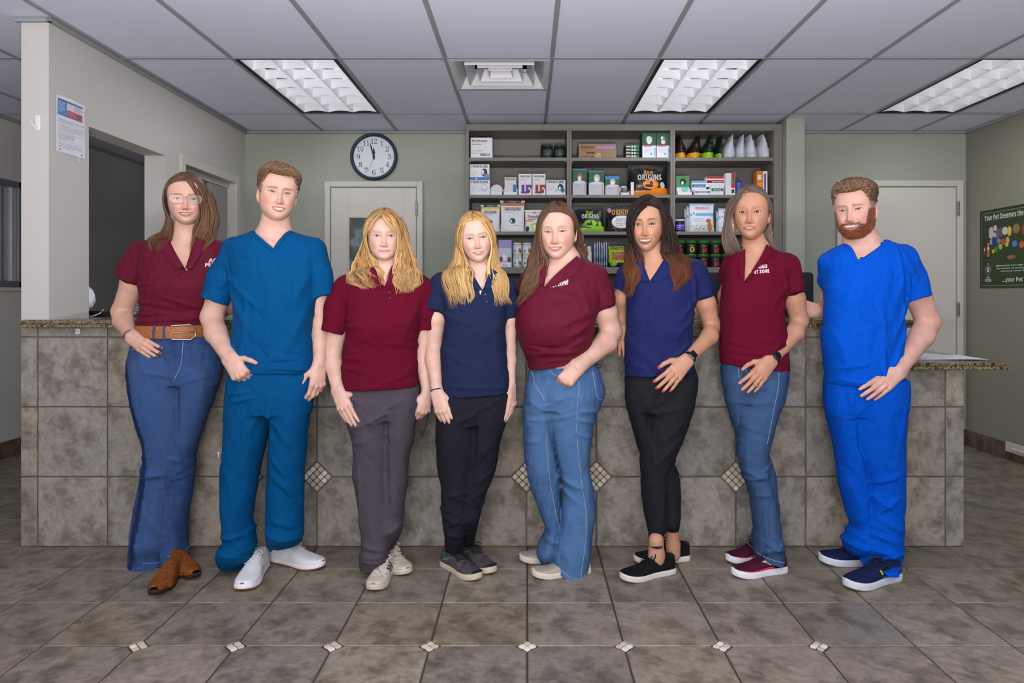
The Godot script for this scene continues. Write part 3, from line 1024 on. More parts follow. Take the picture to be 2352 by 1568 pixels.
class Head:
	var d:Dictionary
	var rng := RandomNumberGenerator.new()
	var no := FastNoiseLite.new()
	var jaw := 1.0
	func _init(dd:Dictionary) -> void:
		d = dd
		rng.seed = d.seed
		no.seed = d.seed
		no.frequency = 1.0
		no.fractal_octaves = 3
		jaw = d.get("jaw",1.0)
	func slice(y:float) -> Array:
		var j := 0
		while j<SKULL.size() - 2 and SKULL[j+1][0]>y:j+=1
		var q0:Array = SKULL[maxi(j - 1,0)]
		var q1:Array = SKULL[j]
		var q2:Array = SKULL[j+1]
		var q3:Array = SKULL[mini(j+2,SKULL.size() - 1)]
		var t := clampf((q1[0] - y)/(q1[0] - q2[0]),0.0,1.0)
		var r := [0.0,0.0,0.0]
		for e in 3:
			var m1:float = (q2[e+1] - q0[e+1])/maxf(1e-6,q0[0] - q2[0])*(q1[0] - q2[0])
			var m2:float = (q3[e+1] - q1[e+1])/maxf(1e-6,q1[0] - q3[0])*(q1[0] - q2[0])
			var t2 := t*t
			var t3 := t2*t
			r[e] = (2*t3 - 3*t2+1)*q1[e+1]+(t3 - 2*t2+t)*m1+(-2*t3+3*t2)*q2[e+1]+(t3 - t2)*m2
		var jw := lerpf(1.0,jaw,clampf((-y - 0.03)/0.05,0.0,1.0))
		return [maxf(0.002,r[0]*jw),maxf(0.002,r[1]),r[2]]
	func base(y:float,a:float) -> Vector3:
		var s := slice(y)
		var c := cos(a)
		var sn := sin(a)
		if c>0.0:
			return Vector3(s[0]*signf(sn)*pow(absf(sn),0.84),y,s[1]*pow(c,0.88))
		return Vector3(s[0]*sn,y,s[2]*c)
	# mouth curves at x: [upper edge of the upper lip, lower edge of it, upper edge of the lower lip, lower edge of that]
	func mouth(x:float) -> Array:
		var mw:float = d.mouth
		var t := clampf(absf(x)/mw,0.0,1.0)
		var ym:float = -0.0705+d.raise*t*t
		var op:float = d.open
		var u := 1.0 - t*t
		var yu := ym+op*0.3*u
		var yl := ym - op*0.7*u
		var cup := 0.0012*gs(x,0.004)
		return [yu+d.lip*0.0062*pow(u,0.7) - cup,yu,yl,yl - d.lip*0.0082*pow(u,0.6)]
	static func sstep(a:float,b:float,x:float) -> float:
		var t := clampf((x - a)/(b - a),0.0,1.0)
		return t*t*(3.0 - 2.0*t)
	static func gs(x:float,s:float) -> float:
		return exp(-x*x/(s*s))
	func eye(x:float) -> Array:                                      # [0..1 inside the opening, signed place of upper lid, lower lid, t]
		var ex:float = d.get("ipd",0.0315)
		var t := (absf(x) - ex)/0.0148
		if absf(t)>=1.0:return [9.0,-9.0,t]
		var tilt := 0.0012*t
		var u := 1.0 - t*t
		return [d.lid_up*pow(u,0.6)+tilt,-d.lid_low*pow(u,0.8)+tilt,t]
	func point(y:float,a:float) -> Array:                          # [place, colour]
		var p := base(y,a)
		var skin:Color = d.skin
		var x := p.x
		var ax := absf(x)
		var col := skin
		var n1 := no.get_noise_3d(p.x*30,p.y*30,p.z*30)
		col = col*(1.0+n1*0.06)
		var w := clampf((cos(a) - 0.02)*3.0,0.0,1.0)
		if w>0.0 and y<0.09:
			var z := 0.0
			var ex:float = d.get("ipd",0.0315)
			z-=0.0105*gs(ax - ex,0.0185)*gs(y - 0.001,0.0135)                              # sockets
			z-=0.004*gs(ax - 0.016,0.008)*gs(y,0.012)
			z+=d.get("brow_ridge",0.003)*gs(ax - 0.028,0.020)*gs(y - 0.0185,0.008)
			z+=0.0035*gs(ax - 0.0445,0.018)*gs(y+0.028,0.019)                            # cheekbone
			z+=d.get("cheek",0.004)*gs(ax - 0.036,0.016)*gs(y+0.041,0.015)              # apple of the cheek
			z-=0.003*gs(ax - 0.052,0.016)*gs(y+0.066,0.018)
			# nose
			var nt := clampf((0.010 - y)/0.054,0.0,1.0)
			var tip_y := -0.044
			var nh := lerpf(0.0035,d.get("nose",0.0215),pow(nt,1.25))
			if y<tip_y:nh*=sstep(-0.056,-0.0465,y)
			if y>0.010:nh*=sstep(0.032,0.010,y)
			var nw := lerpf(0.0075,d.get("nose_w",0.0098),nt)
			z+=nh*gs(x,nw)
			z+=0.0068*gs(ax - d.get("ala",0.0132),0.0062)*gs(y+0.0445,0.0075)           # wings
			z+=0.004*gs(x,0.010)*gs(y+0.044,0.008)
			z-=0.0018*gs(x,0.0035)*gs(y+0.0585,0.005)                                    # philtrum
			z+=0.0040*gs(x,0.022)*gs(y+0.072,0.016)                                      # muzzle
			z+=0.0048*gs(x,0.015)*gs(y+0.102,0.011) - 0.0028*gs(x,0.018)*gs(y+0.0895,0.006)
			# crease from the wing of the nose to the corner of the mouth
			var a0 := Vector2(0.0165,-0.042)
			var a1 := Vector2(d.mouth+0.009,-0.070+d.raise)
			var q := Vector2(ax,y)
			var cr := Geometry2D.get_closest_point_to_segment(q,a0,a1).distance_to(q)
			z-=d.get("crease",0.0018)*exp(-cr*cr/0.0000102)
			# mouth
			var m := mouth(x)
			if ax<d.mouth+0.006:
				var inm := clampf((d.mouth+0.002 - ax)/0.006,0.0,1.0)
				var up := sstep(m[0]+0.0028,m[0] - 0.0012,y)*sstep(m[1] - 0.0012,m[1]+0.0004,y)
				var dn := sstep(m[3] - 0.0028,m[3]+0.0016,y)*sstep(m[2]+0.0012,m[2] - 0.0004,y)
				z+=(0.0038*up+0.0048*dn)*inm
				var lipc := maxf(sstep(m[0]+0.0006,m[0] - 0.0006,y)*sstep(m[1] - 0.0004,m[1]+0.0004,y),sstep(m[3] - 0.0006,m[3]+0.0006,y)*sstep(m[2]+0.0004,m[2] - 0.0004,y))*sstep(d.mouth+0.001,d.mouth - 0.003,ax)
				col = col.lerp(d.lips,lipc*0.85)
				if ax<d.mouth:
					var ins := sstep(m[2] - 0.0002,m[2]+0.0008,y)*sstep(m[1]+0.0002,m[1] - 0.0008,y)
					if d.open<0.002:ins = 0.8*gs(y - (m[1]+m[2])/2,0.0008)
					z-=(0.013 if d.open>0.002 else 0.002)*ins
					col = col.lerp(Color(0.09,0.016,0.014),ins)
			# eyes
			var e := eye(x)
			if e[0]<1.0:
				var inside := sstep(e[0]+0.0005,e[0] - 0.0005,y)*sstep(e[1] - 0.0005,e[1]+0.0005,y)
				z-=0.012*inside
				z+=0.0026*sstep(e[0]+0.0075,e[0]+0.0015,y)*sstep(e[0] - 0.0006,e[0]+0.0006,y)*sstep(1.0,0.7,absf(e[2]))
				z+=0.0018*sstep(e[1] - 0.006,e[1] - 0.0015,y)*sstep(e[1]+0.0006,e[1] - 0.0006,y)*sstep(1.0,0.7,absf(e[2]))
				var lash:float = gs(y - e[0] - 0.0004,0.0011)*d.get("lash",0.8)
				col = col.lerp(Color(0.02,0.013,0.01),lash)
				col = col.lerp(Color(0.10,0.05,0.04),0.5*gs(y - e[1]+0.0003,0.0008))
				col = col.lerp(skin*Color(0.74,0.62,0.58),0.45*gs(y - e[0] - 0.0055,0.0014)*sstep(1.0,0.6,absf(e[2])))     # fold of the lid
				col = col.lerp(d.get("shadow",skin),0.5*sstep(e[0]+0.008,e[0]+0.001,y)*sstep(e[0],e[0]+0.001,y))
			col = col.lerp(skin*Color(0.80,0.68,0.66),0.35*gs(ax - ex+0.004,0.013)*gs(y+0.0115,0.0045))
			# brows
			var bt := (ax - 0.011)/0.040
			if bt>-0.1 and bt<1.1:
				var by:float = d.get("brow_y",0.0185)+d.get("arch",0.0045)*sin(clampf(bt,0,1)*2.4) - 0.002*bt
				var th = lerpf(0.0036,0.0014,clampf(bt,0,1))*d.get("brow_t",1.0)
				var hair := sstep(th*1.15,th*0.5,absf(y - by))*sstep(-0.06,0.08,bt)*sstep(1.05,0.9,bt)
				hair*=0.72+0.5*no.get_noise_2d(ax*900+y*500,y*260)
				col = col.lerp(d.brow,clampf(hair,0.0,1.0)*d.get("brow_a",0.85))
				z+=0.0007*hair
			# flush
			col = col.lerp(col*Color(1.05,0.74,0.68),0.6*d.get("blush",0.5)*gs(ax - 0.042,0.022)*gs(y+0.034,0.020))
			col = col.lerp(col*Color(1.02,0.80,0.75),0.5*gs(x,0.014)*gs(y+0.042,0.012))
			col = col.lerp(Color(0.05,0.018,0.014),0.5*gs(ax - 0.0065,0.0026)*gs(y+0.0535,0.0018))     # nostrils
			if d.get("freckles",0.0)>0.0:
				var fr := no.get_noise_3d(x*300+50,y*300,p.z*300)
				col = col.lerp(skin*Color(0.62,0.46,0.38),d.freckles*sstep(0.16,0.34,fr))
			if d.has("beard"):
				col = col.lerp(d.beard,0.8*beard_at(p))
			p.z+=z*w
		if d.has("stubble"):col = col.lerp(d.stubble,0.35*beard_at(p))
		return [p,col]
	func beard_at(p:Vector3) -> float:                               # 1 where the beard grows
		var ax := absf(p.x)
		var side := sstep(0.050,0.066,ax)
		var top := lerpf(-0.062,0.004,side)
		if p.z<0.0:top = lerpf(top,0.012,clampf(-p.z/0.02,0,1))
		var v := sstep(top+0.006,top - 0.007,p.y)
		var m := mouth(p.x)
		if ax<d.mouth+0.004 and p.z>0.03:v*=1.0 - sstep(m[0]+0.002,m[0] - 0.001,p.y)*sstep(m[3] - 0.004,m[3]+0.0005,p.y)*sstep(d.mouth+0.004,d.mouth - 0.001,ax)
		var mo := sstep(-0.0535,-0.058,p.y)*sstep(0.043,0.030,ax)                       # moustache
		if p.z>0.03:v = maxf(v,mo*(1.0 - sstep(m[0]+0.002,m[0] - 0.0008,p.y)))
		return v*(1.0 if p.z>-0.012 else 0.0)
	func columns(front:int,back:int) -> Array:
		var out := []
		for k in front+1:
			var u := lerpf(-1.0,1.0,float(k)/front)
			out.append(PI/2*(0.55*u+0.45*asin(u)/(PI/2)))
		for k in range(1,back):out.append(PI/2+PI*k/back)
		return out
	func face(g:Geo,xf:Transform3D) -> void:
		var ys := []
		for k in 22:ys.append(0.1155 - 0.0705*(1.0 - cos(PI/2*(k/22.0)))/1.0)
		var y := 0.045
		while y>-0.100:
			ys.append(y)
			y-=0.00115
		for k in 12:ys.append(lerpf(-0.100,-0.1179,sin(PI/2*(k/11.0))))
		var cols := columns(150,30)
		var rows := []
		var tint := []
		for yy in ys:
			var row := []
			for a in cols:
				var r := point(yy,a)
				row.append(xf*(r[0] as Vector3))
				tint.append(r[1])
			rows.append(row)
		var first := g.v.size()
		g.grid(rows,true,true)
		for k in tint.size():g.c[first+k] = tint[k]
		for k in range(first+tint.size(),g.v.size()):g.c[k] = d.skin
	func ears(g:Geo,xf:Transform3D) -> void:
		for s in [-1.0,1.0]:
			var rows := []
			var mid := Vector3(s*0.0715,-0.012,-0.008)
			var b := Basis(Vector3(0,1,0),s*(PI/2 - d.get("ear_out",0.42)))*Basis(Vector3(0,0,1),s*0.10)
			for r in [[1.0,-0.012],[1.04,-0.003],[1.0,0.003],[0.9,0.0045],[0.8,0.003],[0.68,-0.0015],[0.56,0.0],[0.44,-0.003],[0.25,-0.006],[0.06,-0.0065]]:
				var row := []
				for k in 28:
					var a := TAU*k/28
					var e := Vector2(cos(a)*0.0165,sin(a)*0.031)
					if e.y<0:e.x*=lerpf(1.0,0.62,-e.y/0.031)
					e = e*r[0]
					row.append(xf*(mid+b*Vector3(e.x - s*0.004,e.y,r[1]+0.001+0.006*cos(a)*-s*0.0)))
				rows.append(row)
			var first := g.v.size()
			g.grid(rows,true,true)
			for k in range(first,g.v.size()):
				g.c[k] = (d.skin as Color)*Color(1.0,0.82,0.78)
	func eyes(xf:Transform3D) -> Array:                              # two eyeballs
		var out := []
		var ex:float = d.get("ipd",0.0315)
		for s in [-1.0,1.0]:
			var g := Geo.new()
			var zf := base(0.0,asin(ex/0.0722)).z - 0.0105 - 0.001
			var c := Vector3(s*ex,0.0,zf - 0.0110)
			var look:Vector3 = (Vector3(s*-0.02,d.get("gaze_y",0.0),1.0)+d.get("gaze",Vector3.ZERO)).normalized()
			var bs := Basis.looking_at(-look,Vector3.UP)
			var rows := []
			var cc := []
			for t in [0.0,0.10,0.20,0.23,0.32,0.42,0.47,0.51,0.56,0.8,1.1,1.5,2.0]:
				var row := []
				for k in 24:
					var a := TAU*k/24
					row.append(xf*(c+bs*Vector3(sin(t)*cos(a),sin(t)*sin(a),cos(t)+(0.04*(1.0 - t/0.5) if t<0.5 else 0.0))*0.0122))
					var q := Color(0.72,0.68,0.66)
					if t<0.21:q = Color(0.004,0.004,0.004)
					elif t<0.44:q = (d.iris as Color)*(0.55+0.3*absf(sin(a*7.0)))
					elif t<0.53:q = (d.iris as Color)*0.3
					cc.append(q)
				rows.append(row)
			g.grid(rows,true)
			for k in cc.size():g.c[k] = cc[k]
			out.append(g)
		return out
	func teeth(xf:Transform3D) -> Geo:
		var g := Geo.new()
		if d.open<0.002:return g
		var mw:float = d.mouth*0.86
		var n := 10
		for k in n:
			var xa := -mw+2*mw*k/n
			var xb := -mw+2*mw*(k+1)/n
			var xm := (xa+xb)/2
			var m := mouth(xm)
			var bz := base(-0.07,asin(clampf(xm/0.06,-1,1))).z+0.004*gs(xm,0.022) - 0.0040 - 14.0*xm*xm*0.18
			var hgt:float = [0.0095,0.0095,0.0088,0.0082,0.0075][int(absf(k - 4.5))]*(1.2 if d.open>0.01 else 1.0)
			var top:float = m[1]+0.0022
			var low:float = maxf(top - hgt,m[2]+d.open*0.10*(1.0 - absf(xm)/mw))
			var rows := []
			for e in [[0.0,0.0],[0.35,0.0010],[0.75,0.0008],[0.95,-0.0002],[1.0,-0.0014]]:
				var row := []
				for j in 5:
					var u := j/4.0
					var x := lerpf(xa+0.00012,xb - 0.00012,u)
					row.append(xf*Vector3(x,lerpf(top,low,e[0]),bz+e[1] - 0.0005*pow(absf(u*2 - 1),3.0)+(-14.0*0.36*xm*(x - xm))))
				rows.append(row)
			g.grid(rows,false)
		return g
	# shell of hair: thick(y, a, p) gives its thickness, below zero hidden
	func shell(g:Geo,xf:Transform3D,thick:Callable,tint:Callable,y_low := -0.10,ny := 60,ncol := 96) -> void:
		var rows := []
		var cc := []
		for r in ny+1:
			var t := float(r)/ny
			var y := 0.1155 - (0.1155 - y_low)*(0.35*t*t+0.65*t) if t>0.0 else 0.1155
			var row := []
			for k in ncol:
				var a := TAU*k/ncol - PI
				var p := base(y,a)
				var s := slice(y)
				var e := 0.003
				var dr:float = (slice(minf(y+e,0.1154))[0] - slice(y - e)[0])/(2*e)
				var n := Vector3(p.x/maxf(s[0]*s[0],1e-5),0,p.z/maxf(pow(s[1] if p.z>0 else s[2],2),1e-5)).normalized()
				n = (n+Vector3(0,clampf(-dr,-1.0,12.0),0)).normalized()
				var th:float = thick.call(y,a,p)
				row.append(xf*(p+n*th))
				cc.append(tint.call(y,a,p))
			rows.append(row)
		var first := g.v.size()
		g.grid(rows,true,true)
		for k in cc.size():g.c[first+k] = cc[k]
		for k in range(first+cc.size(),g.v.size()):g.c[k] = cc[0]

# ---------- people
static func lin(r:int,g:int,b:int) -> Color:return Color8(r,g,b).srgb_to_linear()

class Tailor:
	# works out one person's meshes; safe to run in a thread
	var d:Dictionary
	var z:float
	var base:Vector3
	var out := {}
	var shirt:Field
	var rng := RandomNumberGenerator.new()
	var no := FastNoiseLite.new()
	func _init(dd:Dictionary) -> void:
		d = dd
		z = d.z
		base = Vector3((d.base[0] - 1211.0)*d.base[1]/1600.0,0,-d.base[1])
		rng.seed = d.head.seed*7+1
		no.seed = d.head.seed
		no.frequency = 1.0
		no.fractal_octaves = 2
	func w(px:float,py:float,dz := 0.0) -> Vector3:
		return Vector3((px - 1211.0)*(z+dz)/1600.0,1.25 - (py - 674.0)*(z+dz)/1600.0,-(z+dz))
	func m(px:float) -> float:return px*z/1600.0                  # pixels to metres in the person's plane
	func rows(r:Array,deep := 1.0) -> Array:                        # [y, left, right, dz, z radius]
		var o := []
		for e in r:
			var dz:float = e[3] if e.size()>3 else 0.0
			var a := w(e[1],e[0],dz)
			var b := w(e[2],e[0],dz)
			var rx := (b.x - a.x)/2
			o.append([a.y,(a.x+b.x)/2,rx,a.z,e[4] if e.size()>4 else rx*deep])
		return o
	func pts(a:Array) -> Array:
		var o := []
		for e in a:o.append(w(e[0],e[1],e[2]))
		return o
	func radii(a:Array) -> Array:
		var o := []
		for e in a:o.append(m(e[3]))
		return o
	func box_of(list:Array,grow:float) -> Array:
		var lo:Vector3 = list[0]
		var hi:Vector3 = list[0]
		for p in list:
			lo = lo.min(p); hi = hi.max(p)
		return [lo - Vector3.ONE*grow,hi+Vector3.ONE*grow]
	func row_corners(r:Array) -> Array:
		var o := []
		for e in r:
			o.append(Vector3(e[1] - e[2],e[0],e[3] - e[4]))
			o.append(Vector3(e[1]+e[2],e[0],e[3]+e[4]))
		return o
	# folds drawn on the front: [x1, y1, x2, y2, height in mm, half width in mm]
	func crease(fd:Field,list:Array,auto:Array,nz:Array) -> void:
		var map := PackedFloat32Array()
		map.resize(fd.nx*fd.ny)
		var strokes := []
		for s in list:strokes.append([w(s[0],s[1]),w(s[2],s[3]),s[4]*0.0021,s[5]*0.00125])
		for a in auto:                                                 # [count, x0, x1, y0, y1, degrees, spread, length px, mm, half width mm]
			for k in a[0]:
				var c := Vector2(rng.randf_range(a[1],a[2]),rng.randf_range(a[3],a[4]))
				var dr = Vector2.from_angle(deg_to_rad(a[5]+rng.randf_range(-1,1)*a[6]))*a[7]*rng.randf_range(0.25,0.6)
				strokes.append([w(c.x - dr.x,c.y - dr.y),w(c.x+dr.x,c.y+dr.y),a[8]*0.0021*rng.randf_range(-0.8,1.0),a[9]*0.0012*rng.randf_range(0.7,1.3)])
		for s in strokes:
			var a := Vector2(s[0].x,s[0].y)
			var b := Vector2(s[1].x,s[1].y)
			var wd:float = s[3]
			var lo := (a.min(b) - Vector2.ONE*wd*2.4 - Vector2(fd.o.x,fd.o.y))/fd.h
			var hi := (a.max(b)+Vector2.ONE*wd*2.4 - Vector2(fd.o.x,fd.o.y))/fd.h
			var ab := b - a
			var l2 := maxf(ab.length_squared(),1e-8)
			for y in range(maxi(0,int(lo.y)),mini(fd.ny - 1,int(hi.y)+1)+1):
				for x in range(maxi(0,int(lo.x)),mini(fd.nx - 1,int(hi.x)+1)+1):
					var p := Vector2(fd.o.x+x*fd.h,fd.o.y+y*fd.h) - a
					var t := clampf(p.dot(ab)/l2,0.0,1.0)
					var q := (p - ab*t).length()/wd
					if q<2.4:map[y*fd.nx+x]-=s[2]*exp(-q*q)*(0.45+0.55*sin(PI*clampf(t,0.08,0.92)))
		for e in nz:                                                   # [mm, per metre across, per metre up, offset]
			for y in fd.ny:
				for x in fd.nx:
					map[y*fd.nx+x]+=e[0]*0.0019*no.get_noise_2d((fd.o.x+x*fd.h)*e[1]+e[3],(fd.o.y+y*fd.h)*e[2])
		for y in fd.ny:
			for zz in fd.nz:
				var r := (y*fd.nz+zz)*fd.nx
				for x in fd.nx:
					var v := fd.f[r+x]
					if v<0.035 and v>-0.035:fd.f[r+x] = v+map[y*fd.nx+x]
	func below(fd:Field,hem:Array) -> void:                        # cut under the line through two pixels
		var a := w(hem[0],hem[1])
		var b := w(hem[2],hem[3])
		var n := Vector2(-(b.y - a.y),b.x - a.x).normalized()
		for y in fd.ny:
			for x in fd.nx:
				var q := Vector2(fd.o.x+x*fd.h - a.x,fd.o.y+y*fd.h - a.y)
				var c := -q.dot(n)
				if c<-0.03:continue
				for zz in fd.nz:
					var i := (y*fd.nz+zz)*fd.nx+x
					if fd.f[i]<c:fd.f[i] = c
	func wedge(fd:Field,tri:Array,zc:float) -> void:              # take the neck opening out of the front
		var p := []
		for e in tri:p.append(Vector2(w(e[0],e[1]).x,w(e[0],e[1]).y))
		for k in 2:p[k] = (p[2] as Vector2).lerp(p[k],1.45)
		var mid:Vector2 = (p[0]+p[1]+p[2])/3.0
		for y in fd.ny:
			for x in fd.nx:
				var q := Vector2(fd.o.x+x*fd.h,fd.o.y+y*fd.h)
				var dd := -9.0
				for k in 3:
					var a:Vector2 = p[k]
					var b:Vector2 = p[(k+1) % 3]
					var n := Vector2(b.y - a.y,a.x - b.x).normalized()
					if n.dot(mid - a)>0.0:n = -n
					dd = maxf(dd,n.dot(q - a))
				if dd>0.03:continue
				for zz in fd.nz:
					var c := maxf(dd,zc - (fd.o.z+zz*fd.h))
					var i := (y*fd.nz+zz)*fd.nx+x
					if fd.f[i]<-c:fd.f[i] = -c

	func hand(g:Geo,s:Dictionary,tint:Callable) -> void:
		var wr:Vector3 = s.at
		var y:Vector3 = (s.dir as Vector3).normalized()
		var n:Vector3 = s.n
		n = (n - y*n.dot(y)).normalized()
		var x := n.cross(y) if s.side=="R" else y.cross(n)
		var k:float = s.get("size",1.0)
		var all := []
		var chains := []
		var spread:float = s.get("spread",0.06)
		var curl:Array = s.curl                                        # per finger: three joint angles
		var bx := [0.027,0.0085,-0.0100,-0.0270]
		var by := [0.086,0.090,0.086,0.077]
		var ln := [[0.038,0.023,0.019],[0.042,0.026,0.020],[0.039,0.024,0.019],[0.031,0.019,0.017]]
		var rr := [0.0088,0.0090,0.0085,0.0076]
		for f in 4:
			var p:Vector3 = wr+(x*bx[f]+y*by[f]+n*(0.002 if f in [1,2] else -0.001))*k
			var dy := (y*cos(spread*(1.5 - f))+x*sin(spread*(1.5 - f))).normalized()
			var ch := [p]
			var th := 0.0
			for j in 3:
				th+=curl[f][j] if curl[f] is Array else curl[f]*[1.0,1.1,0.7][j]
				p = p+(dy*cos(th) - n*sin(th))*ln[f][j]*k
				ch.append(p)
			chains.append(ch)
			all.append_array(ch)
		var tb:Vector3 = wr+(x*0.020+y*0.022 - n*0.006)*k
		var tv:Array = s.get("thumb",[[0.9,0.75,-0.35],[0.35,1.0,-0.35],[0.1,1.0,-0.3]])
		var tc := [tb]
		for j in 3:
			var q:Vector3 = (x*tv[j][0]+y*tv[j][1]+n*tv[j][2]).normalized()
			tc.append(tc[j]+q*[0.036,0.032,0.027][j]*k)
		all.append_array(tc)
		var back:Vector3 = wr - (s.arm as Vector3).normalized()*0.03
		all.append(back); all.append(wr)
		var bb := box_of(all,0.03)
		var fd := Field.new(bb[0],bb[1],0.0028)
		var rw:float = s.rw
		for e in [-1.0,1.0]:fd.cone(back+x*e*rw*0.3,wr+x*e*rw*0.36,rw*0.86,rw*0.74,0.008)
		for f in 4:
			fd.cone(wr+x*bx[f]*0.5*k,chains[f][0] - n*0.002,rw*0.70,0.0118*k,0.012)
		fd.cone(wr+(x*0.008+y*0.05 - n*0.004)*k,wr+(x*-0.012+y*0.05 - n*0.004)*k,0.0135*k,0.0135*k,0.014)
		fd.cone(tb,tc[1],0.0150*k,0.0118*k,0.012)
		fd.cone(tc[1],tc[2],0.0108*k,0.0096*k,0.003)
		fd.cone(tc[2],tc[3],0.0096*k,0.0078*k,0.003)
		for f in 4:
			var r:float = rr[f]*k
			fd.cone(chains[f][0],chains[f][1],r*1.12,r,0.006)
			fd.cone(chains[f][1],chains[f][2],r*1.0,r*0.9,0.0015)
			fd.cone(chains[f][2],chains[f][3],r*0.9,r*0.74,0.0015)
			fd.egg(chains[f][0]+n*0.006,Vector3.ONE*0.0075*k,0.006)
		var tips := []
		for f in 4:tips.append([chains[f][3],(chains[f][3] - chains[f][2]).normalized(),rr[f]*k])
		tips.append([tc[3],(tc[3] - tc[2]).normalized(),0.0088*k])
		var nail:Color = s.get("nail",Color(0,0,0,0))
		var kn := []
		for f in 4:kn.append(chains[f][0]); kn.append(chains[f][1])
		fd.skin(g,func(p:Vector3,nn:Vector3) -> Color:
			var c:Color = tint.call(p,nn)
			for q in kn:
				var l:float = p.distance_squared_to(q)
				if l<0.0003:c = c.lerp(c*Color(1.02,0.78,0.72),0.45*(1.0 - l/0.0003))
			for t in tips:
				var v:Vector3 = p - t[0]
				if v.length_squared()<0.0002:
					var al:float = v.dot(t[1])
					var up:float = nn.dot((n*cos(0.9)+(t[1] as Vector3).cross(x)*0.0).normalized())
					if al>-0.006 and nn.dot(n - t[1]*n.dot(t[1]))>0.55:
						c = c.lerp(nail,nail.a) if nail.a>0.0 else c*Color(1.10,1.0,0.98)
				if v.length_squared()<0.00012:c = c.lerp(c*Color(1.0,0.82,0.78),0.4)
			return c)

	func work() -> void:
		var hd := Head.new(d.head)
		var hs:Array = d.scale
		var eye_at := w(d.eyes[0],d.eyes[1],d.eyes[2])
		var rot := Basis(Vector3.UP,deg_to_rad(d.turn[0])+atan2(-eye_at.x,-eye_at.z))*Basis(Vector3.RIGHT,deg_to_rad(d.turn[1]+4.0))*Basis(Vector3.BACK,deg_to_rad(d.turn[2]))
		var hb := rot*Basis.from_scale(Vector3(hs[0],hs[1],hs[2] if hs.size()>2 else hs[0]))
		var xf := Transform3D(hb,w(d.eyes[0],d.eyes[1],d.eyes[2]) - hb*Vector3(0,0,0.078))
		out["head_xf"] = xf
		# shirt
		var tr := rows(d.torso)
		var all := row_corners(tr)
		for s in d.sleeves:
			for p in pts(s):all.append(p)
		var bb := box_of(all,0.07)
		shirt = Field.new(bb[0],bb[1],0.0072)
		shirt.loft(tr,0.0,0.0,2.25)
		for s in d.sleeves:shirt.chain(pts(s),radii(s),0.022,true)
		for b in d.get("bust",[]):shirt.egg(w(b[0],b[1],b[2]),Vector3(b[3],b[4],b[5]),0.05)
		crease(shirt,d.folds,d.get("auto",[]),[[1.6,14,7,3.0],[1.1,40,22,9.0]])
		for hm in d.hem:below(shirt,hm)
		if d.has("vee"):wedge(shirt,d.vee,tr[1][3]+0.005)
		var g := Geo.new()
		shirt.skin(g)
		out["shirt"] = g
		# body: chest, neck and arms, then hands and head joined to the same skin
		var skin:Color = d.head.skin
		var ch := []
		for k in mini(tr.size(),d.get("chest_rows",5)):ch.append([tr[k][0],tr[k][1],tr[k][2],tr[k][3],tr[k][4]])
		all = row_corners(ch)
		var nk:Array = d.neck                                          # [x, y, dz, r px] down to up
		for p in pts(nk):all.append(p)
		for a in d.arms:
			for p in pts(a.p):all.append(p)
		bb = box_of(all,0.08)
		var body := Field.new(bb[0],bb[1],0.0075)
		body.loft(ch,0.0,-0.024,2.2)
		body.chain(pts(nk),radii(nk),0.03)
		for a in d.arms:
			var ra := radii(a.p)
			ra[0]*=0.82
			ra[1]*=0.95
			body.chain(pts(a.p),ra,0.018)
		if d.has("ankles"):
			pass
		var tint := func(p:Vector3,_n:Vector3) -> Color:
			var v := no.get_noise_3d(p.x*16,p.y*16,p.z*16)
			return skin*Color(1.0+v*0.10,1.0+v*0.16,1.0+v*0.18)
		g = Geo.new()
		body.skin(g,tint)
		for a in d.get("ankles",[]):
			var q := pts(a)
			var eb := box_of(q,0.06)
			var ef := Field.new(eb[0],eb[1],0.007)
			ef.chain(q,radii(a),0.02)
			ef.skin(g,tint)
		for a in d.arms:
			if not a.has("hand"):continue
			var p := pts(a.p)
			var s:Dictionary = a.hand.duplicate()
			s.at = p[p.size() - 1]
			s.arm = p[p.size() - 1] - p[p.size() - 2]
			s.rw = m(a.p[a.p.size() - 1][3])
			s.dir = w(s.to[0],s.to[1],s.to[2]) - s.at
			hand(g,s,tint)
		hd.face(g,xf)
		if d.get("show_ears",true):hd.ears(g,xf)
		out["body"] = g
		out["eyes"] = hd.eyes(xf)
		out["teeth"] = hd.teeth(xf)
		# trousers
		var legs := []
		all = []
		for l in d.legs:
			var rr := []
			for e in l.rows:                                          # hip to ankle in depth, the knee a little forward
				var q:Array = e.duplicate()
				var t := clampf((e[0] - l.rows[0][0])/(l.rows[l.rows.size() - 1][0] - l.rows[0][0]),0.0,1.0)
				q[3] = lerpf(l.rows[0][3],l.ankle,t)+(0.06 if l.rear else -0.04)*sin(PI*pow(t,0.7))
				rr.append(q)
			var r := rows(rr,1.0)
			legs.append(r)
			all.append_array(row_corners(r))
		var pel := rows(d.pelvis)
		all.append_array(row_corners(pel))
		bb = box_of(all,0.06)
		var tf := Field.new(bb[0],bb[1],0.0080)
		for k in legs.size():tf.loft(legs[k],0.002)
		tf.loft(pel,0.02)
		for b in d.get("pads",[]):tf.egg(w(b[0],b[1],b[2]),Vector3(b[3],b[4],b[5]),0.03)
		crease(tf,d.leg_folds,d.get("leg_auto",[]),d.get("leg_noise",[[1.8,16,6,5.0],[1.0,30,30,2.0]]))
		for hm in d.get("leg_hem",[]):below_local(tf,hm)
		g = Geo.new()
		var fade:Array = d.get("fade",[])
		var fpts := []
		for e in fade:fpts.append([w(e[0],e[1]),w(e[2],e[3]),m(e[4]),e[5]])
		var stripes:Array = d.get("stripe",[])
		var spts := []
		for e in stripes:spts.append(w(e[0],e[1]))
		var denim:bool = d.get("denim",false)
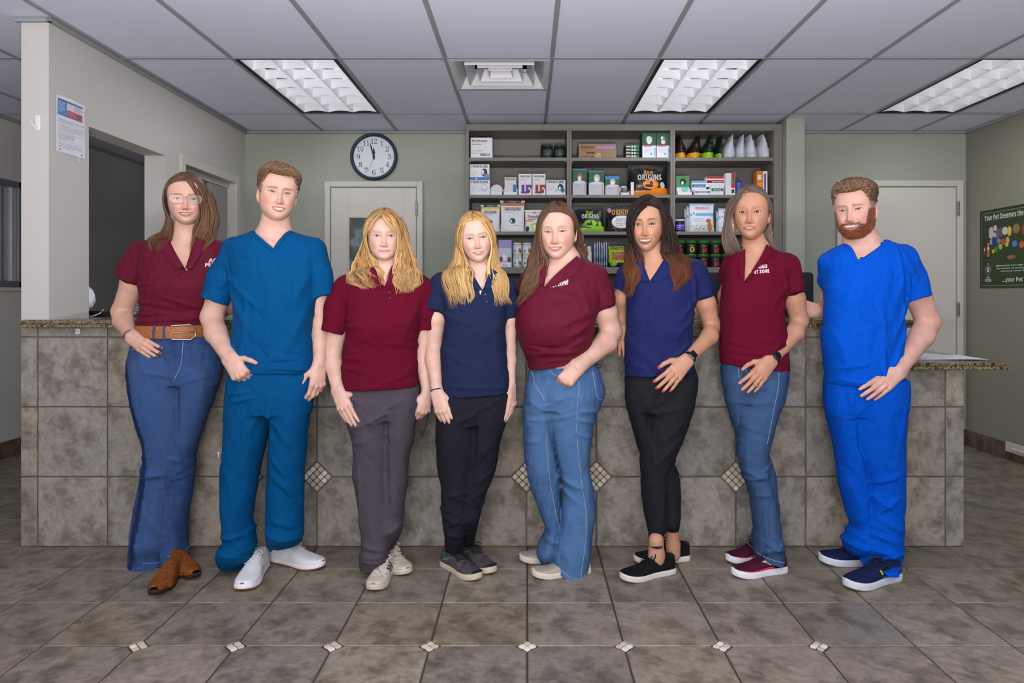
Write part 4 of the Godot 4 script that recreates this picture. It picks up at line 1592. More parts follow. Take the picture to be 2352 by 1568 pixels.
		tf.skin(g,func(p:Vector3,nn:Vector3) -> Color:
			var c := Color(1,1,1)
			if denim:
				var f := 0.0
				for e in fpts:
					var q = Geometry2D.get_closest_point_to_segment(Vector2(p.x,p.y),Vector2(e[0].x,e[0].y),Vector2(e[1].x,e[1].y)).distance_to(Vector2(p.x,p.y))/e[2]
					f = maxf(f,e[3]*exp(-q*q))
				f*=clampf(nn.z*1.2+0.2,0.0,1.0)
				f+=0.14*no.get_noise_2d(p.x*60,p.y*7)+0.10*no.get_noise_2d(p.x*12,p.y*60)
				c = Color(0.60,0.62,0.68).lerp(Color(1.85,1.6,1.32),clampf(f*1.35+0.12,0.0,1.0))
				for k in spts.size() - 1:
					var q := Geometry2D.get_closest_point_to_segment(Vector2(p.x,p.y),Vector2(spts[k].x,spts[k].y),Vector2(spts[k+1].x,spts[k+1].y)).distance_to(Vector2(p.x,p.y))
					if q<0.016 and nn.z>-0.3:c = Color(0.30,0.32,0.42)
			return c)
		out["trousers"] = g
		out["leg_field"] = tf
		if d.has("locks"):out["hair"] = long_hair(hd,xf,body)
		else:out["hair"] = short_hair(hd,xf)
		if d.has("beard"):out["beard"] = whiskers(hd,xf)
		if d.has("collar"):out["collar"] = collar()
		if d.has("band"):out["band"] = neckband()
		out["fields"] = [shirt,body]
	func below_local(fd:Field,hm:Array) -> void:                    # [x0, x1, xa, ya, xb, yb]: cut a leg's end between two columns
		var a := w(hm[2],hm[3])
		var b := w(hm[4],hm[5])
		var n := Vector2(-(b.y - a.y),b.x - a.x).normalized()
		var x0 := w(hm[0],hm[3]).x
		var x1 := w(hm[1],hm[3]).x
		for y in fd.ny:
			for x in fd.nx:
				var wx := fd.o.x+x*fd.h
				if wx<x0 or wx>x1:continue
				var c := -Vector2(wx - a.x,fd.o.y+y*fd.h - a.y).dot(n)
				if c<-0.03:continue
				for zz in fd.nz:
					var i := (y*fd.nz+zz)*fd.nx+x
					if fd.f[i]<c:fd.f[i] = c

	# ---------- hair
	static func cr(p:Array,t:float) -> Vector3:                    # Catmull-Rom through p, t in 0..1
		var f := clampf(t,0.0,0.9999)*(p.size() - 1)
		var k := int(f)
		return (p[k] as Vector3).cubic_interpolate(p[mini(k+1,p.size() - 1)],p[maxi(k - 1,0)],p[mini(k+2,p.size() - 1)],f - k)
	func long_hair(hd:Head,xf:Transform3D,body:Field) -> Geo:
		var g := Geo.new()
		var H:Dictionary = d.locks
		var dark:Color = H.dark
		var light:Color = H.light
		var tipc:Color = H.get("tips",light)
		var part:float = H.get("part",0.0)
		var hl:float = H.get("hairline",0.072)
		var T:float = H.get("thick",0.011)
		hd.shell(g,xf,func(y:float,a:float,p:Vector3) -> float:
			var fa := absf(a)
			var line := lerpf(hl,0.048,clampf(fa/1.0,0,1) ** 2.0) if fa<1.0 else (lerpf(0.048,0.0,(fa - 1.0)/0.28) if fa<1.28 else (lerpf(0.0,-0.025,(fa - 1.28)/0.37) if fa<1.65 else lerpf(-0.025,-0.11,clampf((fa - 1.65)/0.4,0,1))))
			var v := smoothstep(line - 0.006,line+0.010,y)
			var grove := 0.35*exp(-pow((p.x - part)/0.004,2.0))*float(p.z>-0.02)
			return lerpf(-0.030 if p.z>0.03 else -0.008,T*0.5*(0.95+0.12*no.get_noise_2d(a*14.0,y*9.0) - grove)*lerpf(0.25,1.0,smoothstep(line,line+0.035,y)),v),
			func(y:float,a:float,p:Vector3) -> Color:
				return dark.lerp(light,clampf(0.35+0.35*no.get_noise_2d(p.x*420.0+p.z*160.0,y*26.0+absf(p.x)*60.0),0,1))*lerpf(0.5,1.0,clampf(absf(p.x - part)/0.006,0,1) if p.z>-0.02 else 1.0),
			-0.10)
		var inv := xf.affine_inverse()
		for k in 420:                                                       # strands combed from the parting over the crown
			var side := 1.0 if k % 2==0 else -1.0
			var z0 := lerpf(0.066,-0.085,pow(rng.randf(),1.3))
			var rr := sqrt(maxf(0.02,1.0 - pow(z0/0.0985,2.0)))
			var path := []
			var rad := []
			var end := lerpf(1.15,1.62,smoothstep(0.09,0.02,z0))*rng.randf_range(0.9,1.0)
			var off := T*0.75+rng.randf()*0.003
			for j in 14:
				var u := j/13.0
				var a := end*u
				var zz := z0 - 0.022*u*u
				var px := part*(1.0 - u)+side*(sin(a)*(0.0765*rr+off)+0.0005)
				var py := cos(a)*(0.1165*rr+off*1.05) - 0.0035*exp(-u*u*90.0)
				path.append(xf*Vector3(px,py,zz))
				rad.append(0.0030*(1.0 - 0.7*smoothstep(0.75,1.0,u)))
			var first := g.v.size()
			g.tube(path,rad,4,0.5,xf.basis*Vector3(side*0.5,0.8,0.2))
			var mix := clampf(0.42+0.6*no.get_noise_2d(z0*60.0,side*3.0)+rng.randf_range(-0.22,0.22),0.0,1.0)
			for v in range(first,g.v.size()):
				g.c[v] = dark.lerp(light,mix).lerp(dark,H.get("root",0.3)*(1.0 - smoothstep(0.0,0.35,float(v - first)/56.0)))
		for b in H.bundles:
			var po := []
			var pi := []
			for e in b.o:po.append(Vector3(w(e[0],e[1],d.eyes[2]+0.05).x,w(e[0],e[1],d.eyes[2]+0.05).y,xf.origin.z+e[2]))
			for e in b.i:pi.append(Vector3(w(e[0],e[1],d.eyes[2]+0.05).x,w(e[0],e[1],d.eyes[2]+0.05).y,xf.origin.z+e[2]))
			var n:int = int(b.n*1.9)
			var amp:float = b.get("amp",H.amp)
			var wl:float = b.get("wave",H.wave)
			var fringe:bool = b.has("w")
			for k in n:
				var t := (k+rng.randf())/n
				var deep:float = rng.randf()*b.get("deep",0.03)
				var back := rng.randf()*rng.randf()*0.13 if deep>0.004 else 0.0
				var lift := rng.randf()*0.005
				var ln := rng.randf_range(0.86,1.0)
				var ph := floorf(t*7.0)*1.1+rng.randf()*0.5+t*2.0
				var seg := 16 if deep<0.004 else 34
				var path := []
				var rad := []
				var wd := rng.randf_range(0.0022,0.0046)
				var steps := 0.0
				var last := Vector3.ZERO
				var jx := rng.randf_range(-0.006,0.006)
				var gather := floorf(t*7.0)/7.0+0.07                   # strands come together into locks at the ends
				for s in seg:
					var u := float(s)/(seg - 1)*ln
					var tt := lerpf(t,lerpf(t,gather,0.55),smoothstep(0.55,1.0,u))
					var p := cr(po,u).lerp(cr(pi,u),tt)
					p.z-=deep+back*(1.0 - smoothstep(0.05,0.5,u))
					if s>0:steps+=p.distance_to(last)
					last = p
					var grow := smoothstep(0.2,0.7,u)
					p.x+=sin(ph+steps*TAU/wl)*amp*grow+jx*grow
					p.z+=cos(ph+steps*TAU/wl)*amp*0.7*grow
					# keep off the head, the shoulders and the shirt
					var q := inv*p
					var e := Vector3(q.x/0.0785,(q.y+0.002)/0.1185,(q.z+0.004)/(0.0930 if q.z>0 else 0.104))
					var el := e.length()
					var want := 1.0+(T*0.9+lift)/0.085
					if el<want and q.y>-0.085 and el>0.01:
						q = q*(want/el)
						p = xf*q
					if u>0.4:
						p = shirt.push(p,0.005+lift)
						if q.y<-0.09:p = body.push(p,0.005)
					path.append(p)
					rad.append(wd*(0.6+0.4*smoothstep(0.0,0.2,u))*(1.0 - 0.85*smoothstep(0.6,1.0,float(s)/(seg - 1))))
				for s in range(1,seg - 1):                                 # iron out the kinks
					path[s] = (path[s] as Vector3)*0.5+(path[s - 1] as Vector3)*0.25+(path[s+1] as Vector3)*0.25
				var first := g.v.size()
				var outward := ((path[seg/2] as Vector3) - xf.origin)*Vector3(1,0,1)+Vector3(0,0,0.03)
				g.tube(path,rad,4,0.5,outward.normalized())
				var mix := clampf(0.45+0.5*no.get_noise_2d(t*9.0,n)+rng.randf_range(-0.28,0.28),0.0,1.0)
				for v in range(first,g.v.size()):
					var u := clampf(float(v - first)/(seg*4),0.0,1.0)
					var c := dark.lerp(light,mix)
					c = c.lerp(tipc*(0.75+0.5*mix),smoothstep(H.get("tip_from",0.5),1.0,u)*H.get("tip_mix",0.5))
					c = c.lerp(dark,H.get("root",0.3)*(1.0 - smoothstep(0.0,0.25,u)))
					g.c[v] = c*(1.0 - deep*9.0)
		return g
	func short_hair(hd:Head,xf:Transform3D) -> Geo:
		var g := Geo.new()
		var H:Dictionary = d.crop
		var dark:Color = H.dark
		var light:Color = H.light
		var line := func(a:float) -> float:
			var fa := absf(a)
			if fa<0.62:return H.hairline - 0.004*cos(fa*5.0)
			if fa<0.95:return lerpf(H.hairline,0.040,smoothstep(0.62,0.95,fa))
			if fa<1.25:return lerpf(0.040,-0.008,smoothstep(0.95,1.12,fa))
			if fa<1.9:return lerpf(-0.008,0.018,smoothstep(1.3,1.55,fa)) if fa<1.62 else lerpf(0.018,-0.06,smoothstep(1.62,1.9,fa))
			return -0.06
		hd.shell(g,xf,func(y:float,a:float,p:Vector3) -> float:
			var v := smoothstep(line.call(a) - 0.003,line.call(a)+0.005,y)
			var top := smoothstep(0.045,0.092,y)
			return lerpf(-0.030 if p.z>0.03 else -0.008,lerpf(H.side,H.top,top)*(1.0+0.25*no.get_noise_2d(a*20.0,y*90.0)),v),
			func(y:float,a:float,p:Vector3) -> Color:
				var c := dark.lerp(light,clampf(0.4+1.0*no.get_noise_2d(a*50.0,y*60.0),0,1))
				return c.lerp(d.head.skin,H.get("fade",0.0)*(1.0 - smoothstep(-0.005,0.045,y))),
			-0.075,64,120)
		# short tufts laid over the shell
		for k in int(H.n):
			var y := rng.randf_range(0.035,0.114)
			var a := rng.randf_range(-PI,PI)
			if y<0.08 and absf(a)<1.0:y = rng.randf_range(H.hairline - 0.004,0.10)
			if y<line.call(a) - 0.002:continue
			var p := hd.base(y,a)
			var nn := Vector3(p.x/0.0056,(p.y)/0.0125,p.z/0.0085).normalized()
			var top := smoothstep(0.045,0.092,y)
			var l := lerpf(0.011,H.len,top)*rng.randf_range(0.7,1.2)
			var sweep:Vector3 = (H.sweep as Vector3)*lerpf(0.25,1.0,top)+Vector3(0,-0.7*(1.0 - top),-0.35*(1.0 - top))+Vector3(rng.randf_range(-1,1),rng.randf_range(-1,1),rng.randf_range(-1,1))*0.12
			var th := lerpf(H.side,H.top,top)*0.95
			var p0 := p+nn*th*0.3
			var p1 := p+nn*(th+l*0.15)+sweep*l*0.45
			var p2 = p+nn*(th+l*H.get("lay",0.1))+sweep*l
			sweep-=nn*sweep.dot(nn)
			p1 = p+nn*(th+l*0.22)+sweep*l*0.45
			p2 = p+nn*(th+l*H.get("lay",0.1))+sweep*l
			var first := g.v.size()
			g.tube([xf*p0,xf*((p0+p1)/2+nn*0.002),xf*p1,xf*((p1+p2)/2+nn*0.001),xf*p2],[0.0014,0.0016,0.0015,0.0011,0.0003],4,0.6,xf.basis*nn)
			var c := dark.lerp(light,rng.randf()*(0.4+0.6*top))
			for v in range(first,g.v.size()):g.c[v] = c
		return g
	func whiskers(hd:Head,xf:Transform3D) -> Geo:
		var g := Geo.new()
		var c0:Color = d.beard.dark
		var c1:Color = d.beard.light
		for k in 8000:
			var y := rng.randf_range(-0.1179,0.012)
			if rng.randf()<0.3:y = rng.randf_range(-0.1179,-0.095)
			var a := rng.randf_range(-1.75,1.75)
			var p:Vector3 = hd.point(y,a)[0]
			var v := hd.beard_at(p)
			if v<rng.randf_range(0.25,0.9):continue
			var nn := Vector3(p.x/0.0050,minf(0.0,(p.y+0.06)/0.006),p.z/0.0080).normalized()
			var l:float = d.beard.len*rng.randf_range(0.6,1.15)*lerpf(0.45,1.0,smoothstep(-0.03,-0.085,p.y))
			var dr := (nn*0.75+Vector3(p.x*4.0,-0.85,0.1)+Vector3(rng.randf_range(-1,1),rng.randf_range(-1,1),rng.randf_range(-1,1))*0.3).normalized()
			var first := g.v.size()
			g.tube([xf*(p - nn*0.001),xf*(p+dr*l*0.5+nn*0.0012),xf*(p+dr*l)],[0.0008,0.0007,0.0002],3,1.0,Vector3(0.3,0.1,1),false)
			var c := c0.lerp(c1,rng.randf())
			for q in range(first,g.v.size()):g.c[q] = c
		return g
	# ---------- collars
	func lay(p:Vector3,gap:float) -> Vector3:
		return shirt.front(p.x,p.y,gap)
	func collar() -> Geo:
		# leaves either side of the opening: d.collar = [[neck side, ...], ...] each leaf a strip of [inner x, y, outer x, y] down to the point
		var g := Geo.new()
		for leaf in d.collar:
			var rws := [[],[],[],[],[]]
			var n := 14
			for k in n:
				var u := float(k)/(n - 1)
				var f = u*(leaf.size() - 1)
				var j := mini(int(f),leaf.size() - 2)
				var t = f - j
				var e := []
				for q in 6:e.append(lerpf(leaf[j][q],leaf[j+1][q],t))
				var a := w(e[0],e[1])
				var b := w(e[2],e[3])
				var pa := lay(a,0.002)
				var pb := lay(b,0.003)
				pa.z = maxf(pa.z,a.z+e[4])
				pb.z = maxf(pb.z,b.z+e[5])
				var mid := (pa+pb)/2
				var pm := Vector3(mid.x,mid.y,maxf(mid.z,lay(mid,0.002).z)+0.006)
				rws[0].append(pa+Vector3(0,0,-0.004))
				rws[1].append(pa+Vector3(0,0.002,0.004))
				rws[2].append(pm+Vector3(0,0,0.002))
				rws[3].append(pb+Vector3(0,0,0.004))
				rws[4].append(pb+Vector3(0,-0.001,-0.001))
			g.grid(rws,false)
		return g
	func neckband() -> Geo:
		var g := Geo.new()
		for side in d.band:
			var p := []
			var P3 := pts(side)
			for k in 20:
				var q := cr(P3,k/19.0)
				p.append(lay(q,0.0015))
			g.tube(p,[0.0085],6,0.3,Vector3(0,0.2,1))
		return g

# ---------- the eight people: pixel outlines [y, left, right, dz, z radius], joints [x, y, dz, radius]
const RELAX := [0.22,0.28,0.34,0.40]
const FLATH := [0.10,0.12,0.16,0.22]
const FIST := [[1.35,1.5,0.9],[1.4,1.55,0.9],[1.4,1.55,0.9],[1.4,1.5,0.9]]

static func sk(r:int,g:int,b:int) -> Color:
	var c := lin(r,g,b)*0.80
	c.a = 1.0
	return c
func bundle(o:Array,i:Array,zo:Array,zi:Array,n:int,more := {}) -> Dictionary:
	var b := {"o":[],"i":[],"n":n}
	for k in o.size():
		b.o.append([o[k][0],o[k][1],zo[k]])
		b.i.append([i[k][0],i[k][1],zi[k]])
	b.merge(more)
	return b

func cast() -> Array:
	var fair := lin(226,178,156)
	var all := []
	# 1 — maroon polo, jeans with a belt, brown boots
	all.append({"z":3.235,"base":[365,3.05],"eyes":[426,456,-0.09],"scale":[1.085,0.97,1.03],"turn":[-3,-2,1],
		"head":{"seed":3,"jaw":0.95,"skin":sk(224,176,154),"lips":lin(176,92,84),"brow":lin(96,68,52),"iris":lin(70,92,112),"mouth":0.0275,"raise":0.0055,"open":0.0070,"lip":0.8,"lid_up":0.0042,"lid_low":0.0030,"cheek":0.006},
		"torso":[[543,376,476,0.0,0.050],[558,330,503,0.0,0.078],[585,318,514,0.0,0.098],[620,322,514,0.0,0.110],[655,326,510,-0.01,0.128],[700,326,494,0.0,0.112],[735,320,474,0.0,0.104],[757,318,470,0.0,0.104]],
		"sleeves":[[[330,584,0.02,34],[306,622,0.02,32],[294,640,0.02,31]],[[500,584,0.03,32],[516,628,0.06,27]]],
		"folds":[[334,640,380,628,5,7],[334,655,400,648,4,8],[326,690,420,705,4,9],[322,722,400,716,5,8],[330,738,460,728,4,7],[345,700,460,712,-3,10],[436,640,452,628,3,5]],
		"auto":[[10,330,480,690,750,5,16,80,3.5,7]],"hem":[[300,757,520,757]],"vee":[[398,546],[470,546],[452,629]],
		"collar":[[[400,546,380,556,0.07,0.07],[425,583,408,594,0.10,0.10],[449,616,432,622,0.115,0.115]],[[468,546,488,556,0.07,0.07],[462,585,480,594,0.10,0.10],[454,620,468,618,0.115,0.115]]],
		"neck":[[432,575,0.02,32],[430,545,0.012,29],[428,505,0.02,26]],"chest_rows":5,
		"arms":[
			{"p":[[330,588,0.03,27],[304,650,0.05,26],[280,716,0.09,22],[283,738,0.05,21],[303,773,-0.07,14]],"hand":{"side":"R","to":[347,806,-0.12],"n":Vector3(-0.25,0.25,1),"curl":FLATH,"spread":0.05,"nail":Color(0.06,0.005,0.012,0.9),"thumb":[[0.7,0.8,-0.2],[0.5,0.95,-0.4],[0.2,1.0,-0.6]]}},
			{"p":[[502,590,0.03,25],[528,650,0.09,22],[532,702,0.15,19],[512,710,0.20,17],[480,716,0.24,13]]}],
		"legs":[
			{"rear":false,"ankle":-0.155,"rows":[[790,306,425,0.0,0.098],[838,296,424,0.0,0.108],[915,301,424,0.0,0.105],[972,315,424,-0.03,0.098],[1030,331,421,-0.06,0.088],[1075,328,416,-0.08,0.084],[1129,319,408,-0.09,0.084],[1183,309,402,-0.10,0.088],[1240,303,392,-0.11,0.095],[1294,300,386,-0.13,0.105],[1330,306,384,-0.13,0.11]]},
			{"rear":true,"ankle":-0.06,"rows":[[790,400,500,0.02,0.09],[838,405,508,0.02,0.105],[903,412,491,0.02,0.10],[972,404,468,0.02,0.088],[1045,392,445,0.02,0.078],[1075,388,443,0.02,0.074],[1129,378,439,0.01,0.072],[1183,376,430,0.0,0.078],[1252,374,426,-0.02,0.09],[1287,378,424,-0.02,0.095]]}],
		"pelvis":[[748,320,468,0.0,0.100],[775,314,478,0.01,0.106],[810,302,498,0.02,0.116],[850,297,507,0.02,0.120],[880,300,500,0.02,0.11]],
		"leg_hem":[[290,386,300,1318,384,1328]],
		"leg_folds":[[422,860,360,850,4,8],[424,880,480,862,4,8],[330,1075,400,1085,5,9],[335,1095,400,1075,4,8],[440,1060,400,1100,4,8],[438,1085,410,1095,4,7],[350,1160,395,1230,4,12],[330,1210,345,1300,5,10],[424,880,424,1000,-5,5]],
		"leg_auto":[[8,310,430,1040,1110,10,25,50,3.5,7]],"denim":true,"fade":[[365,850,375,1030,32,0.8],[458,860,444,1000,22,0.5],[370,1040,355,1230,24,0.4]],
		"stripe":[[305,830],[318,915],[345,1010],[349,1075],[341,1150],[326,1240],[318,1325]],
		"locks":{"dark":lin(64,44,34),"light":lin(128,94,70),"tips":lin(140,104,76),"part":-0.004,"amp":0.005,"wave":0.11,"thick":0.010,"bundles":[
			bundle([[414,405],[379,433],[367,475],[362,521],[354,559],[366,584]],[[421,416],[390,436],[386,470],[394,505],[400,536],[390,582]],[0.03,0.0,-0.03,-0.03,0.02,0.06],[0.05,0.075,0.055,0.04,0.06,0.09],95,{"deep":0.03}),
			bundle([[426,405],[465,437],[482,475],[486,513],[489,551],[470,586]],[[422,416],[456,439],[463,475],[455,513],[446,544],[450,592]],[0.03,0.0,-0.03,-0.03,0.02,0.06],[0.05,0.075,0.055,0.04,0.06,0.09],95,{"deep":0.03})]},"show_ears":false})
	# 2 — teal scrubs, white trainers
	all.append({"z":3.07,"base":[610,3.03],"eyes":[643,441.5,-0.09],"scale":[1.05,1.0,1.03],"turn":[7,-3,-5],
		"head":{"seed":5,"skin":sk(226,180,160),"lips":lin(190,104,100),"brow":lin(112,84,62),"iris":lin(96,116,132),"mouth":0.0265,"raise":0.0050,"open":0.0105,"lip":0.75,"lid_up":0.0036,"lid_low":0.0030,"brow_ridge":0.0055,"brow_t":1.35,"arch":0.0025,"brow_y":0.0165,"nose":0.024,"jaw":1.02,"lash":0.6,"cheek":0.005,"blush":0.8},
		"torso":[[532,580,676,0.0,0.062],[545,545,708,0.0,0.090],[568,526,732,0.0,0.112],[620,532,734,0.0,0.126],[680,538,724,0.0,0.130],[740,540,716,0.0,0.128],[800,529,718,0.0,0.126],[840,521,722,0.0,0.128],[858,521,724,0.0,0.130]],
		"sleeves":[[[545,578,0.02,36],[512,640,0.02,34],[492,692,0.01,31]],[[717,578,0.02,34],[732,635,0.02,30],[742,680,0.02,27]]],
		"folds":[[545,640,610,700,5,10],[540,670,600,760,5,11],[720,640,690,700,4,9],[722,690,680,800,4,12],[650,600,640,800,3,16],[590,690,575,840,4,12],[530,600,545,660,4,8],[712,842,640,836,5,8],[524,826,600,846,4,8],[700,800,722,826,5,7],[515,660,540,640,4,7]],
		"auto":[[14,545,715,620,840,75,30,100,3.0,10],[6,530,720,800,850,5,15,90,4,7]],"hem":[[516,850,726,854]],"vee":[[587,530],[669,532],[650,578]],
		"band":[[[582,530,0],[612,550,0],[649,579,0]],[[674,532,0],[664,556,0],[651,579,0]]],
		"neck":[[632,570,0.03,36],[631,538,0.012,35],[634,492,0.02,31]],"chest_rows":4,
		"arms":[
			{"p":[[545,586,0.03,28],[508,660,0.03,28],[486,728,0.05,24],[496,765,0.0,24],[529,824,-0.11,16]],"hand":{"side":"R","to":[556,868,-0.145],"n":Vector3(-0.1,0.1,1),"curl":FIST,"spread":0.02,"size":1.06,"thumb":[[0.95,0.6,0.25],[0.62,0.85,0.1],[0.5,0.95,-0.05]]}},
			{"p":[[720,590,0.03,26],[732,660,0.04,22],[734,742,0.05,18],[735,770,0.03,18],[733,838,-0.02,13]],"hand":{"side":"L","to":[730,880,-0.04],"n":Vector3(0.75,0.1,0.6),"curl":[0.45,0.5,0.6,0.65],"spread":0.02,"size":1.05}}],
		"legs":[
			{"rear":false,"ankle":0.07,"rows":[[860,528,630,0.0,0.105],[892,523,630,0.0,0.112],[945,518,625,-0.01,0.108],[1030,514,607,-0.03,0.098],[1091,508,593,-0.05,0.092],[1163,509,580,-0.06,0.090],[1202,512,580,-0.07,0.088],[1240,514,583,-0.09,0.090],[1272,499,580,-0.11,0.095],[1296,510,570,-0.11,0.09]]},
			{"rear":true,"ankle":0.18,"rows":[[860,622,722,0.0,0.105],[915,624,717,0.01,0.108],[972,624,707,0.02,0.10],[1045,617,701,0.02,0.094],[1087,616,699,0.02,0.090],[1144,613,697,0.02,0.088],[1202,613,696,0.01,0.088],[1235,615,693,0.0,0.09],[1260,622,690,0.0,0.09]]}],
		"pelvis":[[836,528,720,0.0,0.110],[870,526,722,0.0,0.118],[910,523,718,0.0,0.118],[945,524,714,0.0,0.108]],
		"leg_hem":[[600,740,613,1260,700,1252]],
		"leg_folds":[[622,930,580,1000,4,9],[626,940,680,1010,4,9],[640,900,632,1000,5,8],[545,900,590,890,5,7],[550,915,600,905,5,7],[640,1040,670,1080,5,9],[640,1078,680,1120,5,10],[550,1090,560,1200,4,10],[515,1225,580,1215,6,8],[505,1255,560,1262,6,7],[560,1240,582,1252,6,6],[620,1215,690,1228,6,8],[640,1180,690,1200,4,9],[590,1000,580,1130,3,9]],
		"leg_auto":[[14,515,700,900,1220,82,22,120,3.5,10],[7,510,700,1190,1260,5,25,60,4.5,7]],
		"crop":{"dark":lin(74,54,40),"light":lin(150,116,86),"hairline":0.074,"side":0.0045,"top":0.016,"n":5200,"len":0.032,"sweep":Vector3(0.8,0.05,0.15),"lay":0.16,"fade":0.25},"ear":true})
	# 3 — maroon polo, grey trousers, striped white trainers
	all.append({"z":3.08,"base":[880,2.98],"eyes":[882,541,-0.09],"scale":[0.97,0.91,0.95],"turn":[0,0,0.5],
		"head":{"seed":7,"skin":sk(230,186,168),"lips":lin(200,120,116),"brow":lin(140,98,64),"iris":lin(96,116,140),"mouth":0.0270,"raise":0.0022,"open":0.0,"lip":0.62,"lid_up":0.0043,"lid_low":0.0036,"brow_a":0.6,"blush":1.0,"lash":0.7,"jaw":1.05,"cheek":0.0045,"crease":0.0009},
		"torso":[[616,838,938,0.0,0.052],[632,800,972,0.0,0.080],[660,786,984,0.0,0.100],[700,794,976,0.0,0.118],[745,798,965,-0.012,0.142],[800,793,957,0.0,0.124],[850,788,958,0.0,0.128],[880,787,961,0.0,0.130],[896,787,962,0.0,0.130]],
		"sleeves":[[[797,664,0.01,33],[776,710,0.01,30],[763,764,0.0,26]],[[972,668,0.02,29],[976,715,0.03,26],[974,757,0.03,23]]],
		"folds":[[800,735,850,722,5,9],[800,750,840,745,4,8],[960,720,940,760,4,8],[956,770,900,790,3,12],[790,840,850,846,4,8],[790,820,840,818,4,7],[955,850,900,870,4,9],[958,835,935,850,4,8]],
		"auto":[[9,795,955,780,880,10,25,90,3.0,9]],"hem":[[780,893,966,884]],"vee":[[866,612],[908,612],[893,662]],
		"collar":[[[868,612,848,622,0.06,0.06],[878,636,862,648,0.09,0.09],[891,658,878,664,0.10,0.10]],[[906,612,926,622,0.06,0.06],[902,636,918,648,0.09,0.09],[895,658,908,664,0.10,0.10]]],
		"neck":[[886,640,0.02,30],[885,612,0.012,26],[883,580,0.02,24]],
		"arms":[
			{"p":[[796,672,0.02,26],[778,740,0.02,25],[764,810,0.03,20],[766,838,0.0,19],[776,896,-0.07,13]],"hand":{"side":"R","to":[790,932,-0.09],"n":Vector3(-0.35,0.1,1),"curl":FLATH,"spread":0.03,"size":0.98}},
			{"p":[[972,680,0.03,23],[974,745,0.04,20],[970,810,0.05,16],[972,838,0.04,16],[981,903,0.0,11]],"hand":{"side":"L","to":[974,936,-0.01],"n":Vector3(0.7,0.1,0.7),"curl":[0.7,0.75,0.8,0.85],"spread":0.02,"size":0.95}}],
		"legs":[
			{"rear":false,"ankle":0.02,"rows":[[890,800,898,0.0,0.10],[919,801,898,0.0,0.11],[967,797,897,-0.01,0.108],[1005,808,897,-0.03,0.100],[1057,812,898,-0.05,0.092],[1096,811,898,-0.06,0.088],[1143,820,897,-0.07,0.084],[1212,827,896,-0.09,0.080],[1250,830,897,-0.10,0.080],[1278,826,892,-0.11,0.085],[1301,829,880,-0.11,0.085]]},
			{"rear":true,"ankle":0.155,"rows":[[890,880,961,0.01,0.10],[919,885,961,0.02,0.108],[953,885,958,0.03,0.10],[1005,880,951,0.04,0.092],[1057,876,938,0.04,0.082],[1098,874,938,0.04,0.080],[1132,872,932,0.03,0.076],[1177,870,926,0.03,0.072],[1222,868,922,0.02,0.07],[1252,868,908,0.01,0.07]]}],
		"pelvis":[[876,797,960,0.0,0.112],[905,799,962,0.01,0.118],[940,799,960,0.01,0.112],[960,802,956,0.01,0.10]],
		"leg_folds":[[898,940,860,960,5,8],[896,930,930,915,4,8],[806,900,850,925,4,8],[815,975,870,960,4,9],[820,1010,860,1000,3,8],[832,1060,834,1200,4,6],[905,1130,925,1180,4,8],[900,1215,920,1200,5,7],[835,1262,880,1268,6,7],[840,1240,886,1252,5,7],[828,1080,815,1096,4,7],[896,950,897,1240,-5,5]],
		"leg_auto":[[10,810,950,910,1200,75,35,90,3.0,9],[5,830,920,1220,1280,5,25,50,4.5,7]],
		"locks":{"dark":lin(122,84,48),"light":lin(216,172,112),"tips":lin(226,186,128),"part":0.0,"amp":0.0105,"wave":0.062,"thick":0.012,"root":0.4,"bundles":[
			bundle([[880,487],[848,503],[833,540],[817,578],[804,612],[808,648],[846,668]],[[882,500],[852,520],[847,545],[854,578],[866,605],[884,633],[886,660]],[0.03,0.0,-0.02,-0.02,0.0,0.04,0.08],[0.06,0.085,0.065,0.05,0.05,0.07,0.09],150,{"deep":0.035,"w":0.0058}),
			bundle([[888,487],[917,502],[932,540],[946,585],[957,619],[963,647],[955,670]],[[884,500],[912,520],[918,545],[914,578],[908,605],[903,640],[921,678]],[0.03,0.0,-0.02,-0.02,0.0,0.04,0.08],[0.06,0.085,0.065,0.05,0.05,0.07,0.09],150,{"deep":0.035,"w":0.0058}),
			bundle([[880,489],[860,498],[848,516],[842,545]],[[884,490],[879,500],[866,518],[856,534]],[0.05,0.085,0.092,0.08],[0.05,0.10,0.105,0.098],34,{"deep":0.002,"w":0.0040,"amp":0.001}),
			bundle([[888,489],[906,498],[917,516],[922,545]],[[884,490],[888,500],[900,518],[909,534]],[0.05,0.085,0.092,0.08],[0.05,0.10,0.105,0.098],34,{"deep":0.002,"w":0.0040,"amp":0.001})]},"show_ears":false})
